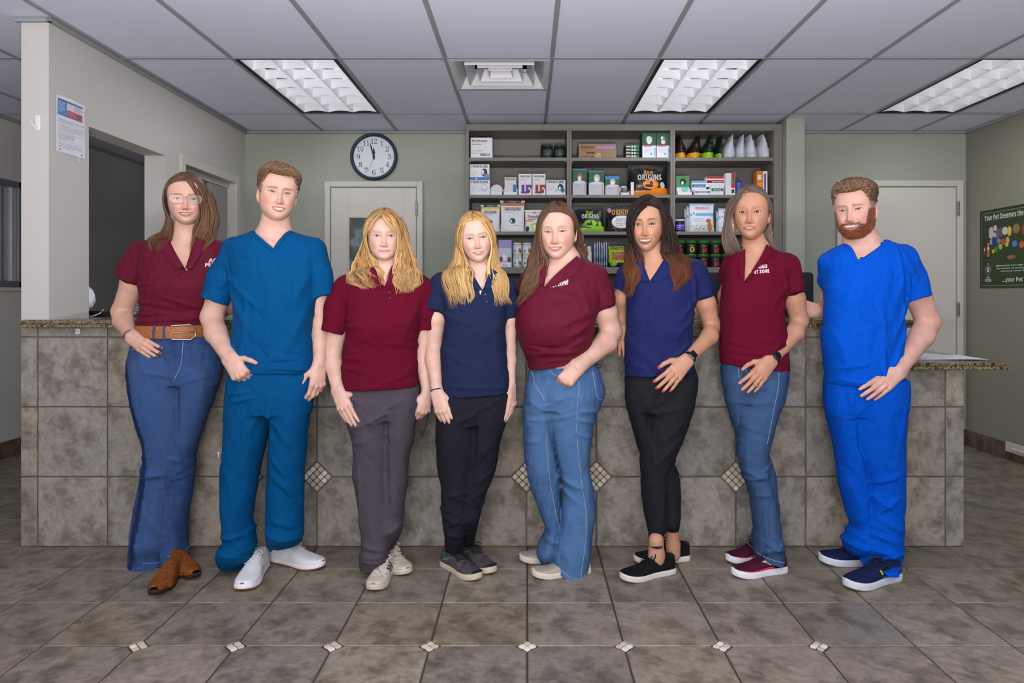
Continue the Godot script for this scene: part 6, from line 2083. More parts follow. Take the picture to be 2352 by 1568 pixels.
func build_people() -> void:
	var ps := cast()
	var tailors := []
	for d in ps:tailors.append(Tailor.new(d))
	var job := WorkerThreadPool.add_group_task(func(k:int) -> void:tailors[k].work(),tailors.size())
	WorkerThreadPool.wait_for_group_task_completion(job)
	var skin := plain("skin",Color.WHITE,0.52,0.4)
	skin.vertex_color_use_as_albedo = true
	skin.subsurf_scatter_enabled = true
	skin.subsurf_scatter_strength = 0.12
	var eye := plain("eye_wet",Color.WHITE,0.08,0.5)
	eye.vertex_color_use_as_albedo = true
	var tooth := plain("tooth",rgb(214,206,192),0.3,0.4)
	var hair := plain("hair",Color.WHITE,0.55,0.35)
	hair.vertex_color_use_as_albedo = true
	var tops := [cloth("maroon_polyester",rgb(94,22,42),0.62,0.3),cloth("teal_cloth",rgb(0,72,120),0.8,0.3),cloth("maroon_pique",rgb(98,14,38),0.9,0.2,60.0,0.05),cloth("navy_pique",rgb(34,42,72),0.9,0.2,60.0,0.05),cloth("maroon_polyester",Color()),cloth("navy_polyester",rgb(30,36,82),0.66,0.3),cloth("maroon_pique",Color()),cloth("royal_cloth",rgb(0,78,188),0.8,0.3)]
	var bottoms := [cloth("blue_denim",rgb(62,88,134),0.85,0.15,50.0,0.06),cloth("teal_cloth",Color()),cloth("grey_cloth",rgb(76,70,78),0.85,0.2),cloth("black_cloth",rgb(34,33,42),0.85,0.25),cloth("light_denim",rgb(82,118,162),0.85,0.15,50.0,0.06),cloth("black_smooth",rgb(34,34,40),0.7,0.25),cloth("washed_denim",rgb(66,94,134),0.85,0.15,50.0,0.06),cloth("royal_cloth",Color())]
	var labels := [
		"woman with glasses in a maroon polo, flared jeans and a tooled leather belt",
		"tall young man with short brown hair in teal scrubs and white trainers",
		"woman with wavy strawberry blonde hair in a maroon polo and grey trousers",
		"woman with long straight blonde hair in a navy polo and black trousers",
		"woman with long brown hair in a maroon polo and light blue jeans",
		"woman with long black wavy hair in a navy polo and black joggers",
		"woman with straight greying brown hair in a maroon polo and jeans, wearing a round watch",
		"bearded man in royal blue scrubs and navy trainers, leaning by the low ledge"]
	var shirt_names := ["polo_shirt","scrub_top","polo_shirt","polo_shirt","polo_shirt","polo_shirt","polo_shirt","scrub_top"]
	var leg_names := ["jeans","scrub_trousers","trousers","trousers","jeans","joggers","jeans","scrub_trousers"]
	for k in ps.size():
		var t:Tailor = tailors[k]
		var o := thing("person",labels[k],"person",t.base,0.0,"staff lined up along the counter")
		var put := func(g:Geo) -> ArrayMesh:
			g.apply(Transform3D(Basis(),-t.base))
			return g.mesh()
		var body := part("body",put.call(t.out["body"]),skin,o)
		for e in t.out["eyes"]:part("eye",put.call(e),eye,body)
		if t.out["teeth"].v.size():part("teeth",put.call(t.out["teeth"]),tooth,body)
		part("hair",put.call(t.out["hair"]),hair,o)
		if t.out.has("beard"):part("beard",put.call(t.out["beard"]),hair,o)
		var sh := part(shirt_names[k],put.call(t.out["shirt"]),tops[k],o)
		if t.out.has("collar"):part("collar",put.call(t.out["collar"]),tops[k],sh)
		if t.out.has("band"):part("neckband",put.call(t.out["band"]),tops[k],sh)
		var tr := part(leg_names[k],put.call(t.out["trousers"]),bottoms[k],o)
		details(k,t,o,body,sh,tr,put)
		shoes(k,o,t.base)

func seam(t:Tailor,f:Field,pts:Array,r := 0.0012) -> Geo:
	var g := Geo.new()
	var p := []
	for e in pts:p.append(t.w(e[0],e[1],e[2] if e.size()>2 else 0.0))
	var q := []
	var n := maxi(8,p.size()*6)
	for k in n:
		var c := Tailor.cr(p,float(k)/(n - 1))
		q.append(f.front(c.x,c.y,0.0))
	g.tube(q,[r],5,0.8,Vector3(0,0.2,1))
	return g
func ring(g:Geo,c:Vector3,axis:Vector3,r:float,thick:float,wide := 1.0) -> void:
	var rows := []
	var x := axis.normalized().cross(Vector3(0.2,0.1,1)).normalized()
	var y := axis.normalized().cross(x).normalized()
	for k in 24:
		var a := TAU*k/24
		var d := x*cos(a)+y*sin(a)
		var row := []
		for j in 8:
			var b := TAU*j/8
			row.append(c+d*(r+cos(b)*thick)+axis.normalized()*sin(b)*thick*wide)
		rows.append(row)
	rows.append(rows[0])
	g.grid(rows,true)
func logo(t:Tailor,sh:Node,put:Callable,lines:Array) -> void:
	var g := Geo.new()
	for l in lines:                                                   # [words, x left, y left, x right, y right, height px]
		letters(g,l[0],"Droid Sans",700,func(u:float,v:float,dd:float) -> Vector3:
			var px := lerpf(l[1],l[3],u)
			var py:float = lerpf(l[2],l[4],u) - v*l[5]
			var p:Vector3 = t.w(px,py,-0.10)
			return t.shirt.front(p.x,p.y,0.0)+Vector3(0,0,0.0004+dd*0.0012))
	part("logo",put.call(g),plain("white_thread",rgb(224,218,220),0.8),sh)

func details(k:int,t:Tailor,o:Node,body:Node,sh:Node,tr:Node,put:Callable) -> void:
	var lf:Field = t.out["leg_field"]
	var stitch := plain("denim_stitch",rgb(150,160,180),0.8)
	var add := func(called:String,g:Geo,m:Material,to:Node) -> void:part(called,put.call(g),m,to)
	var wrist := func(a:int,r:float,thick:float,wide:float,m:Material,called:String) -> void:
		var p:Array = t.pts(t.d.arms[a].p)
		var g := Geo.new()
		var n:int = p.size()
		ring(g,p[n - 1].lerp(p[n - 2],0.06),p[n - 1] - p[n - 2],r,thick,wide)
		add.call(called,g,m,o)
	var button := func(px:float,py:float) -> void:
		var g := Geo.new()
		var p:Vector3 = t.shirt.front(t.w(px,py,-0.1).x,t.w(px,py,-0.1).y,0.0)
		g.lathe([Vector2(0,-0.002),Vector2(0.0045,-0.002),Vector2(0.005,0.001),Vector2(0.0035,0.002),Vector2(0,0.0012)],14,p+Vector3(0,0,0.001),2)
		add.call("button",g,plain("button_dark",rgb(52,30,40),0.3),sh)
	var thread:Material = (sh as MeshInstance3D).material_override
	if k==0:
		glasses(t,o,put)
		logo(t,sh,put,[["AGGIE",472,602,508,598,9],["PET ZONE",466,612,514,606,8]])
		button.call(452,634)
		add.call("placket",seam(t,t.shirt,[[442,626],[450,646],[458,644]],0.002),thread,sh)
		# belt and buckle
		var g := Geo.new()
		var rows := []
		for e in [[745,0.0],[747,0.005],[771,0.005],[773,0.0]]:
			var row := []
			for j in 48:
				var a := TAU*j/48
				var c := t.w(395,e[0]+1.5*sin(a))
				row.append(Vector3(c.x+cos(a)*(t.m(77)+e[1]),c.y,c.z+sin(a)*(0.109+e[1])))
			rows.append(row)
		g.grid(rows,true)
		var lm := plain("tooled_leather",Color.WHITE,0.5,0.4)
		lm.albedo_texture = ntex(noise(95,0.05,3,FastNoiseLite.TYPE_CELLULAR),[[0.0,rgb(70,34,18)],[0.3,rgb(142,82,42)],[0.6,rgb(176,108,60)],[1.0,rgb(110,60,30)]],256)
		tri_map(lm,9.0)
		lm.heightmap_enabled = true
		lm.heightmap_texture = lm.albedo_texture
		lm.heightmap_scale = 0.12
		var belt := part("belt",put.call(g),lm,o)
		g = Geo.new()
		var fx := func(px:float,py:float,out_:float) -> Vector3:
			var c := t.w(px,py)
			var dx := (c.x - t.w(395,py).x)/(t.m(77)+0.005)
			return Vector3(c.x,c.y,t.w(395,py).z+0.114*sqrt(maxf(0.0,1.0 - dx*dx))+out_)
		var rim := []
		for e in [[422,745],[455,744],[463,750],[464,769],[456,777],[422,775]]:rim.append(fx.call(e[0],e[1],0.006))
		g.tube(rim,[0.0042],8,0.6,Vector3(0,0,1))
		g.tube([fx.call(462,760,0.006),fx.call(440,761,0.008),fx.call(424,760,0.006)],[0.0026],6,0.7,Vector3(0,0,1))
		part("buckle",put.call(g),plain("pewter",rgb(130,128,124),0.35,0.5,0.85),belt)
		g = Geo.new()
		for e in [[385,744,383,774],[406,744,407,776]]:
			g.tube([fx.call(e[0],e[1],0.004),fx.call((e[0]+e[2])/2.0,(e[1]+e[3])/2.0,0.007),fx.call(e[2],e[3],0.004)],[0.005],6,0.4,Vector3(0,0,1))
		part("belt_loop",put.call(g),(tr as MeshInstance3D).material_override,tr)
		for e in [[[352,775],[358,790],[342,800],[320,798]],[[440,776],[438,830],[428,856],[422,868]],[[306,1308,-0.155],[345,1316,-0.155],[380,1318,-0.155]],[[390,1272,-0.06],[405,1274,-0.06],[424,1270,-0.06]]]:
			add.call("stitching",seam(t,lf,e),stitch,tr)
		wrist.call(0,0.030,0.0025,1.0,plain("black_band",rgb(24,22,24),0.6),"hair_tie")
	elif k==1:
		for e in [[[690,648],[692,705],[716,706]],[[690,650],[704,648],[722,646]],[[524,838],[580,843],[640,844],[722,842]]]:add.call("pocket_seam",seam(t,t.shirt,e,0.0016),thread,sh)
		for e in [[[522,948],[540,955],[574,964],[574,985]],[[574,985],[572,1020],[568,1050],[556,1066]],[[518,1048],[540,1058],[556,1066]],[[522,960],[540,968],[572,980]]]:add.call("cargo_pocket_seam",seam(t,lf,e,0.0018),thread,tr)
		var g := Geo.new()
		var p:Vector3 = t.w(514.5,1037)
		p = lf.push(Vector3(p.x,p.y,p.z+0.06),0.002)
		g.lathe([Vector2(0,-0.002),Vector2(0.011,-0.002),Vector2(0.011,0.0012),Vector2(0,0.0012)],20,Vector3.ZERO,2)
		g.apply(Transform3D(Basis.looking_at(-Vector3(-0.75,0,0.65),Vector3.UP)*Basis.from_scale(Vector3(1,1.15,1)),p))
		add.call("badge",g,plain("white_badge",rgb(214,220,232),0.6),tr)
		g = Geo.new()
		ring(g,p+Vector3(-0.0012,0,0.001),Vector3(-0.75,0,0.65),0.006,0.001)
		add.call("badge_mark",g,plain("navy_mark",rgb(40,60,110),0.6),tr)
	elif k==2:
		button.call(895,672); button.call(896,684)
		add.call("placket",seam(t,t.shirt,[[886,664],[889,690],[902,690],[904,664]],0.0016),thread,sh)
		for e in [[[812,970],[840,964],[878,962],[880,1000]],[[880,1000],[884,1052],[850,1058],[832,1056]],[[822,1010],[832,1056]],[[952,960],[962,966],[954,1010],[944,1036]]]:add.call("cargo_pocket_seam",seam(t,lf,e,0.0016),(tr as MeshInstance3D).material_override,tr)
		add.call("hem_seam",seam(t,t.shirt,[[792,884],[860,883],[956,876]],0.0013),thread,sh)
		wrist.call(1,0.024,0.0014,1.0,plain("cord_pale",rgb(206,190,176),0.6),"bracelet")
	elif k==3:
		button.call(1115,676); button.call(1118,692)
		wrist.call(0,0.027,0.0024,1.0,plain("black_band",rgb(24,22,24),0.6),"hair_tie")
		add.call("hem_seam",seam(t,t.shirt,[[1022,897],[1100,899],[1166,888]],0.0013),thread,sh)
		var g := Geo.new()
		var path := []
		var f:Field = t.out["fields"][1]
		var pts := [t.w(1088,640),t.w(1096,655),t.w(1107,668),t.w(1112,652),t.w(1117,636)]
		for j in 24:
			var c := Tailor.cr(pts,j/23.0)
			var q := f.front(c.x,c.y,0.002)
			q.z = maxf(q.z,t.shirt.front(c.x,c.y,0.002).z)
			path.append(q)
		g.tube(path,[0.0010],5,1.0,Vector3(0,0,1))
		var nk := part("necklace",put.call(g),plain("silver",rgb(214,210,204),0.25,0.5,0.9),o)
		g = Geo.new()
		var c:Vector3 = t.w(1107,671)
		c = Vector3(c.x,c.y,maxf(t.shirt.front(c.x,c.y,0.003).z,f.front(c.x,c.y,0.003).z))
		g.box(c,Vector3(0.011,0.003,0.003),0.001); g.box(c+Vector3(0,-0.003,0),Vector3(0.003,0.014,0.003),0.001)
		g.box(c+Vector3(0.002,0.005,0),Vector3(0.009,0.003,0.003),0.001)
		part("pendant",put.call(g),plain("silver",Color()),nk)
	elif k==4:
		logo(t,sh,put,[["AGGIE",1279,651,1305,647,8],["PET ZONE",1264,661,1304,653,8]])
		add.call("placket",seam(t,t.shirt,[[1243,655],[1242,676],[1250,680],[1256,664]],0.0018),thread,sh)
		for e in [[[1258,834],[1266,850],[1286,858],[1300,850]],[[1222,850],[1228,876],[1240,894],[1250,912]],[[1356,842],[1362,880],[1368,906],[1382,914]],[[1326,866],[1320,960],[1328,1060],[1336,1120],[1344,1180],[1338,1250],[1330,1310]],[[1254,990],[1258,1060],[1268,1130],[1282,1200]],[[1264,1284,-0.03],[1290,1298,-0.03],[1316,1312,-0.03],[1346,1312,-0.03]]]:add.call("stitching",seam(t,lf,e),stitch,tr)
		var g := Geo.new()
		var p := lf.push(t.w(1374,840),0.001)
		g.box(p,Vector3(0.026,0.014,0.010),0.003)
		add.call("phone_top",g,plain("black_plastic",rgb(20,20,22),0.4),o)
	elif k==5:
		logo(t,sh,put,[["AGGIE",1506,634,1532,626,7],["PET ZONE",1502,642,1534,632,8]])
		watch(t,1,o,put,true)
	elif k==6:
		logo(t,sh,put,[["AGGIE",1739,617,1762,615,8],["PET ZONE",1727,629,1766,626,8]])
		button.call(1702,634)
		watch(t,1,o,put,false)
		for e in [[[1698,842],[1704,860],[1720,870],[1726,862]],[[1684,840],[1686,860],[1692,880],[1693,892]],[[1770,850],[1768,880],[1758,940],[1748,1010]],[[1736,1268,-0.03],[1765,1276,-0.03],[1797,1284,-0.03]]]:add.call("stitching",seam(t,lf,e),stitch,tr)
		var g := Geo.new()
		var f:Vector3 = t.w(1737,885,-0.165)
		ring(g,f,Vector3(-0.3,-1,0.1),0.0092,0.0015,1.4)
		add.call("ring",g,plain("silver",Color(214/255.0,210/255.0,204/255.0),0.25,0.5,0.9),o)
	elif k==7:
		for e in [[[1956,655],[1990,650],[2026,662]],[[1956,655],[1946,720],[1984,740],[2012,738]],[[2026,662],[2022,700],[2014,738]],[[1902,871],[1950,872],[2048,872]]]:add.call("pocket_seam",seam(t,t.shirt,e,0.0014),thread,sh)
		add.call("side_seam",seam(t,lf,[[2038,900],[2042,1000],[2044,1100],[2042,1200],[2036,1260]],0.0016),(tr as MeshInstance3D).material_override,tr)

func watch(t:Tailor,a:int,o:Node,put:Callable,square:bool) -> void:
	var p:Array = t.pts(t.d.arms[a].p)
	var n:int = p.size()
	var ax:Vector3 = (p[n - 1] - p[n - 2]).normalized()
	var c:Vector3 = p[n - 1].lerp(p[n - 2],0.10)
	var r:float = t.m(t.d.arms[a].p[n - 1][3])*1.06
	var g := Geo.new()
	ring(g,c,ax,r,0.0026,4.2)
	var w := part("watch",put.call(g),plain("black_strap",rgb(22,22,24),0.5),o)
	var up := Vector3(0.1,0.25,1)
	up = (up - ax*up.dot(ax)).normalized()
	var bs := Basis(ax,up.cross(ax).normalized(),up)
	var q := c+up*(r+0.003)
	g = Geo.new()
	if square:
		g.box(Vector3.ZERO,Vector3(0.040,0.034,0.011),0.006,Transform3D(bs,q))
	else:
		g.lathe([Vector2(0,-0.005),Vector2(0.019,-0.005),Vector2(0.0205,-0.001),Vector2(0.0205,0.003),Vector2(0.0175,0.006),Vector2(0,0.006)],28,Vector3.ZERO,2)
		g.apply(Transform3D(bs,q))
	part("case",put.call(g),plain("watch_case",rgb(44,45,48),0.3,0.5,0.4),w)
	g = Geo.new()
	if square:g.box(Vector3.ZERO,Vector3(0.034,0.028,0.002),0.0009,Transform3D(bs,q+up*0.0056))
	else:
		g.lathe([Vector2(0,0),Vector2(0.016,0),Vector2(0.0155,0.001),Vector2(0,0.001)],28,Vector3.ZERO,2)
		g.apply(Transform3D(bs,q+up*0.0060))
	part("dial",put.call(g),plain("watch_glass",rgb(14,15,18),0.08),w)

func glasses(t:Tailor,o:Node,put:Callable) -> void:
	var xf:Transform3D = t.out["head_xf"]
	var gold := plain("rose_gold",rgb(196,150,128),0.25,0.5,0.7)
	var fr := thing_part("glasses",o)
	var clear := plain("lens_clear",Color(1,1,1,0.08),0.03,0.5)
	clear.transparency = BaseMaterial3D.TRANSPARENCY_ALPHA
	for s in [-1,1]:
		var rim := []
		var inner := []
		for k in 33:
			var a := TAU*k/32
			var c := Vector2(signf(cos(a))*pow(absf(cos(a)),0.7)*0.0265,signf(sin(a))*pow(absf(sin(a)),0.7)*0.0205)
			if c.y>0:c.x*=1.04
			rim.append(xf*Vector3(s*0.0335+c.x,c.y - 0.004,0.0985 - absf(s*0.0335+c.x)*0.16))
		var g := Geo.new()
		g.tube(rim,[0.0012],6,1.0,Vector3(0,0.1,1),false)
		part("rim",put.call(g),gold,fr)
		g = Geo.new()
		var mid := Vector3.ZERO
		for k in 32:mid+=rim[k]/32.0
		for k in 32:g.flat([mid,rim[k],rim[k+1]])
		part("lens",put.call(g),clear,fr)
		g = Geo.new()
		g.tube([xf*Vector3(s*0.0605,0.006,0.089),xf*Vector3(s*0.0735,0.008,0.05),xf*Vector3(s*0.0755,0.004,0.0),xf*Vector3(s*0.0745,-0.012,-0.02)],[0.0014],6)
		part("temple",put.call(g),gold,fr)
	var g := Geo.new()
	g.tube([xf*Vector3(-0.008,0.002,0.0975),xf*Vector3(0,0.0055,0.1015),xf*Vector3(0.008,0.002,0.0975)],[0.0014],6)
	part("bridge",put.call(g),gold,fr)

func thing_part(called:String,o:Node) -> Node3D:
	var n := Node3D.new()
	n.name = called
	o.add_child(n,true)
	return n

# ---------- shoes: heel at the origin, toe along +z
const LAST := [[0.0,0.020,0.075],[0.03,0.0285,0.082],[0.12,0.0330,0.083],[0.25,0.0335,0.078],[0.36,0.0335,0.082],[0.46,0.0360,0.074],[0.58,0.0420,0.062],[0.70,0.0455,0.052],[0.82,0.0430,0.045],[0.91,0.0355,0.039],[0.965,0.0255,0.033],[1.0,0.009,0.026]]
class Shoe:
	var l:float
	var low := 1.0
	var sole:float
	var square := 0.0
	func at(s:float,a:float,off := 0.0) -> Vector3:               # a from 0 (one side) over the top to PI
		var j := 0
		while j<LAST.size() - 2 and LAST[j+1][0]<s:j+=1
		var q0:Array = LAST[maxi(j - 1,0)]
		var q1:Array = LAST[j]
		var q2:Array = LAST[j+1]
		var q3:Array = LAST[mini(j+2,LAST.size() - 1)]
		var t := clampf((s - q1[0])/(q2[0] - q1[0]),0.0,1.0)
		var k:float = l/0.27
		var hw:float = cubic_interpolate(q1[1],q2[1],q0[1],q3[1],t)*k
		var h:float = cubic_interpolate(q1[2],q2[2],q0[2],q3[2],t)*k*low
		if square>0.0 and s>0.8:hw = lerpf(hw,0.034*k*sqrt(clampf((1.03 - s)/0.15,0,1)),square)
		var spring := 0.014*pow(maxf(0.0,(s - 0.68)/0.32),2.0)
		var c := cos(a)
		var sn := sin(a)
		var p := Vector3(signf(c)*pow(absf(c),0.75)*(hw+off),sole+spring+(h - sole+off)*pow(sn,0.8),s*l)
		if s>0.9:p.z+=off
		if s<0.05:p.z-=off
		return p
	func upper() -> Geo:
		var g := Geo.new()
		var rows := []
		for k in 41:
			var s := 0.5 - 0.5*cos(PI*k/40.0)
			var row := []
			for j in 21:row.append(at(s,PI*j/20.0))
			rows.append(row)
		g.grid(rows,false)
		return g
	func patch(s0:float,s1:float,a0:float,a1:float,slant := 0.0,off := 0.0016) -> Geo:
		var g := Geo.new()
		var rows := []
		for k in 9:
			var row := []
			for j in 9:
				var a := lerpf(a0,a1,j/8.0)
				row.append(at(clampf(lerpf(s0,s1,k/8.0)+slant*j/8.0,0.0,1.0),a,off))
			rows.append(row)
		g.grid(rows,false)
		return g
	func bottom(top:float,flare:float) -> Geo:
		var g := Geo.new()
		var rows := []
		for e in [[0.0,0.88],[0.0,0.97],[0.005,1.0],[top*0.6,1.0],[top,0.985],[top,0.85]]:
			var row := []
			for k in 44:
				var a := TAU*k/44
				var s := 0.5 - 0.5*cos(a)
				var p := at(s,0.0 if a<PI else PI)
				var spring := 0.014*pow(maxf(0.0,(s - 0.68)/0.32),2.0)
				var x = p.x*e[1]*(1.0+flare)
				if s<0.001 or s>0.999:x = 0.0
				row.append(Vector3(x,e[0]+spring,(s - 0.5)*l*(1.0+(e[1] - 1.0)*0.25)+0.5*l+(0.004 if s>0.5 else -0.004)*absf(cos(a))))
			rows.append(row)
		g.grid(rows,true,true)
		return g

func shoes(k:int,o:Node,base:Vector3) -> void:
	var S:Array = [
		[[354,1371,8,0.285],[450,1331,48,0.285]],[[556,1362,5,0.30],[742,1308,66,0.30]],[[857,1362,-4,0.265],[936,1324,36,0.265]],[[1100,1336,42,0.26],[1133,1321,38,0.26]],
		[[1223,1327,-74,0.265],[1195,1292,-72,0.265]],[[1427,1336,-66,0.27],[1458,1294,-78,0.265]],[[1683,1326,-74,0.265],[1671,1294,-68,0.265]],[[1944,1354,-66,0.305],[1882,1292,-94,0.305]]][k]
	var names := ["boot","trainer","trainer","trainer","slip_on_shoe","trainer","trainer","trainer"]
	var up := [rgb(132,76,36),rgb(226,226,228),rgb(214,206,196),rgb(82,78,80),rgb(172,162,150),rgb(26,26,28),rgb(78,26,46),rgb(30,36,72)]
	var so := [rgb(44,30,24),rgb(222,222,226),rgb(196,186,168),rgb(196,184,158),rgb(206,196,180),rgb(206,202,190),rgb(222,222,226),rgb(206,210,218)]
	var lace := [Color(),rgb(224,224,226),rgb(210,200,186),rgb(22,22,24),Color(),rgb(22,22,24),rgb(40,24,52),rgb(28,32,62)]
	for e in S:
		var sh := Shoe.new()
		sh.l = e[3]
		sh.sole = [0.014,0.022,0.022,0.026,0.026,0.026,0.030,0.032][k]
		sh.low = [0.98,1.0,1.0,1.0,0.86,1.0,1.0,1.0][k]
		sh.square = 1.0 if k==0 else 0.0
		var zt:float = 2000.0/(e[1] - 674.0)
		var toe := Vector3((e[0] - 1211.0)*zt/1600.0,0,-zt)
		var b := Basis(Vector3.UP,deg_to_rad(e[2]))
		var n := Node3D.new()
		n.name = names[k]
		o.add_child(n,true)
		n.transform = Transform3D(b,toe - b*Vector3(0,0,sh.l) - base+Vector3(0,0.001,0))
		var um := cloth("shoe_upper_%d" % k,up[k],0.5 if k in [0,1,2] else 0.8,0.1,50.0,0.04)
		if k in [0,2,3]:
			um.albedo_texture = ntex(noise(100+k,0.03,4),[[0.0,Color(0.62,0.56,0.5)],[0.5,Color(1,1,1)],[1.0,Color(0.9,0.88,0.84)]],128)
			um.uv1_scale = Vector3.ONE*12.0
		part("upper",sh.upper().mesh(),um,n)
		part("sole",sh.bottom(sh.sole,0.04).mesh(),plain("shoe_sole_%d" % k,so[k],0.7),n)
		if k==1:
			var g := sh.bottom(0.008,0.05)
			part("outsole",g.mesh(),plain("gum_rubber",rgb(172,98,52),0.6),n)
			for s in [0,1]:
				var a := [0.15,1.0] if s==0 else [PI - 0.15,PI - 1.0]
				part("side_panel",sh.patch(0.30,0.42,a[0],a[1],0.10).mesh(),plain("white_leather",rgb(232,232,234),0.5),n)
		if k==2:
			for s in 2:
				for q in 3:
					var a := [0.12,1.05] if s==0 else [PI - 0.12,PI - 1.05]
					part("stripe",sh.patch(0.30+q*0.075,0.335+q*0.075,a[0],a[1],0.10).mesh(),plain("dark_stripe",rgb(38,36,48),0.6),n)
			part("toe_cap",sh.patch(0.80,1.0,0.1,PI - 0.1,0.0,0.002).mesh(),plain("rubber_cap",rgb(198,184,160),0.6),n)
		if k==3:
			for s in 2:
				var a := [0.2,0.75] if s==0 else [PI - 0.2,PI - 0.75]
				part("swoosh",sh.patch(0.12,0.17,a[0],a[1],0.22).mesh(),plain("sea_green",rgb(40,150,124),0.5),n)
			part("toe_guard",sh.patch(0.93,1.0,0.05,PI - 0.05).mesh(),plain("black_rubber",rgb(26,26,26),0.6),n)
		if k==6:
			for s in 2:
				var a := [0.25,0.95] if s==0 else [PI - 0.25,PI - 0.95]
				part("side_mark",sh.patch(0.30,0.37,a[0],a[1],0.14).mesh(),plain("peach_mark",rgb(226,190,160),0.5),n)
				part("foxing",sh.patch(0.30,0.95,0.0 if s==0 else PI,0.14 if s==0 else PI - 0.14).mesh(),plain("coral_rubber",rgb(214,62,88),0.5),n)
			part("toe_guard",sh.patch(0.92,1.0,0.05,PI - 0.05).mesh(),plain("plum_dark",rgb(44,22,40),0.6),n)
		if k==7:
			for s in 2:
				var a := [0.25,0.70] if s==0 else [PI - 0.25,PI - 0.70]
				part("side_mark",sh.patch(0.24,0.46,a[0],a[1],0.06).mesh(),plain("black_mark",rgb(20,22,34),0.4),n)
				part("side_tab",sh.patch(0.44,0.47,a[0],a[1],0.03,0.003).mesh(),plain("lime_tab",rgb(190,200,40),0.5),n)
				part("foxing",sh.patch(0.05,0.45,0.0 if s==0 else PI,0.10 if s==0 else PI - 0.10).mesh(),plain("steel_blue",rgb(52,96,140),0.5),n)
		if k==5:
			part("heel_tab",sh.patch(0.0,0.10,0.9,PI - 0.9,0.0,0.003).mesh(),plain("black_rubber",rgb(26,26,26),0.6),n)
		if k in [1,2,3,5,6,7]:
			var lm := plain("shoe_lace_%d" % k,lace[k],0.8)
			part("tongue",sh.patch(0.30,0.60,1.15,PI - 1.15,0.0,0.0025).mesh(),um,n)
			var g := Geo.new()
			for q in 6:
				var s := 0.335+q*0.045
				var p := []
				for j in 9:p.append(sh.at(s+0.012*sin(j*0.8+q),lerpf(1.0,PI - 1.0,j/8.0),0.006))
				g.tube(p,[0.0034],6,0.6)
			for s in [-1,1]:
				var c := sh.at(0.36,PI/2,0.010)
				g.tube([c,c+Vector3(s*0.020,0.012,0.008),c+Vector3(s*0.036,0.002,0.022),c+Vector3(s*0.026,-0.006,0.018),c],[0.0026],6)
				g.tube([c,c+Vector3(s*0.014,0.0,0.022),c+Vector3(s*0.024,-0.012,0.046)],[0.0024],6)
			part("laces",g.mesh(),lm,n)
			var col := Geo.new()
			var rim := []
			for j in 17:rim.append(sh.at(0.02+0.30*(0.5 - 0.5*cos(TAU*j/16.0)),PI/2,0.0)+Vector3(sin(TAU*j/16.0)*0.024,-0.006,0))
			col.tube(rim,[0.005],6)
			part("collar_rim",col.mesh(),um,n)

# ---------- printed fronts: pictures of w x h pixels made of rectangles, ovals and lines of small print
func print_tex(key:String,w:int,h:int,bg:Color,ops:Array) -> ImageTexture:
	if mats.has("print "+key):return mats["print "+key]
	w*=2
	h*=2
	var im := Image.create(w,h,false,Image.FORMAT_RGB8)
	im.fill(bg)
	var rng := RandomNumberGenerator.new()
	rng.seed = key.hash() % 100000
	for o in ops:
		match o[0]:
			"r":im.fill_rect(Rect2i(int(o[1]*w),int(o[2]*h),maxi(1,int(o[3]*w)),maxi(1,int(o[4]*h))),o[5])
			"e":
				for y in range(maxi(0,int((o[2] - o[4])*h)),mini(h,int((o[2]+o[4])*h)+1)):
					for x in range(maxi(0,int((o[1] - o[3])*w)),mini(w,int((o[1]+o[3])*w)+1)):
						if pow((x/float(w) - o[1])/o[3],2)+pow((y/float(h) - o[2])/o[4],2)<1.0:im.set_pixel(x,y,o[5])
			"l":                                                       # lines of print: x, y, width, n, step, colour
				for k in int(o[4]):
					var x:float = o[1]
					while x<o[1]+o[3]*(1.0 if k<o[4] - 1 else 0.6):
						var l := rng.randf_range(0.02,0.07)
						im.fill_rect(Rect2i(int(x*w),int((o[2]+k*o[5])*h),maxi(1,int(l*w)),maxi(1,int(o[5]*h*0.42))),o[6])
						x+=l+0.015
			"n":                                                       # speckle: x, y, width, height, n, colour a, colour b
				for k in int(o[5]):
					var c:Color = (o[6] as Color).lerp(o[7],rng.randf())
					im.fill_rect(Rect2i(int((o[1]+rng.randf()*o[3])*w),int((o[2]+rng.randf()*o[4])*h),rng.randi_range(1,5),rng.randi_range(1,5)),c)
	mats["print "+key] = ImageTexture.create_from_image(im)
	return mats["print "+key]
func print_mat(key:String,tex:Texture2D,rough := 0.4) -> StandardMaterial3D:
	var m := plain("printed "+key,Color.WHITE,rough,0.4)
	m.albedo_texture = tex
	return m
func words_on(o:Node,called:String,list:Array,front:Callable) -> void:
	# [words, x0, y0 (from the top), x1, y1, colour, face]: baked onto the front, in shares of it
	var by := {}
	for l in list:
		var key:String = "ink %s" % (l[5] as Color).to_html(false)
		if not by.has(key):by[key] = [Geo.new(),l[5]]
		letters(by[key][0],l[0],l[6] if l.size()>6 else "Droid Sans",700,func(u:float,v:float,dd:float) -> Vector3:return front.call(lerpf(l[1],l[3],u),lerpf(l[4],l[2],v),dd*0.0006+0.0003))
	for key in by:part(called,by[key][0].mesh(),plain(key,by[key][1],0.5),o)

func on_shelf(px:float,py:float,z:float) -> Vector3:
	return Vector3(at(px,py,z).x,at(px,py,5.424).y+0.0004,-z)
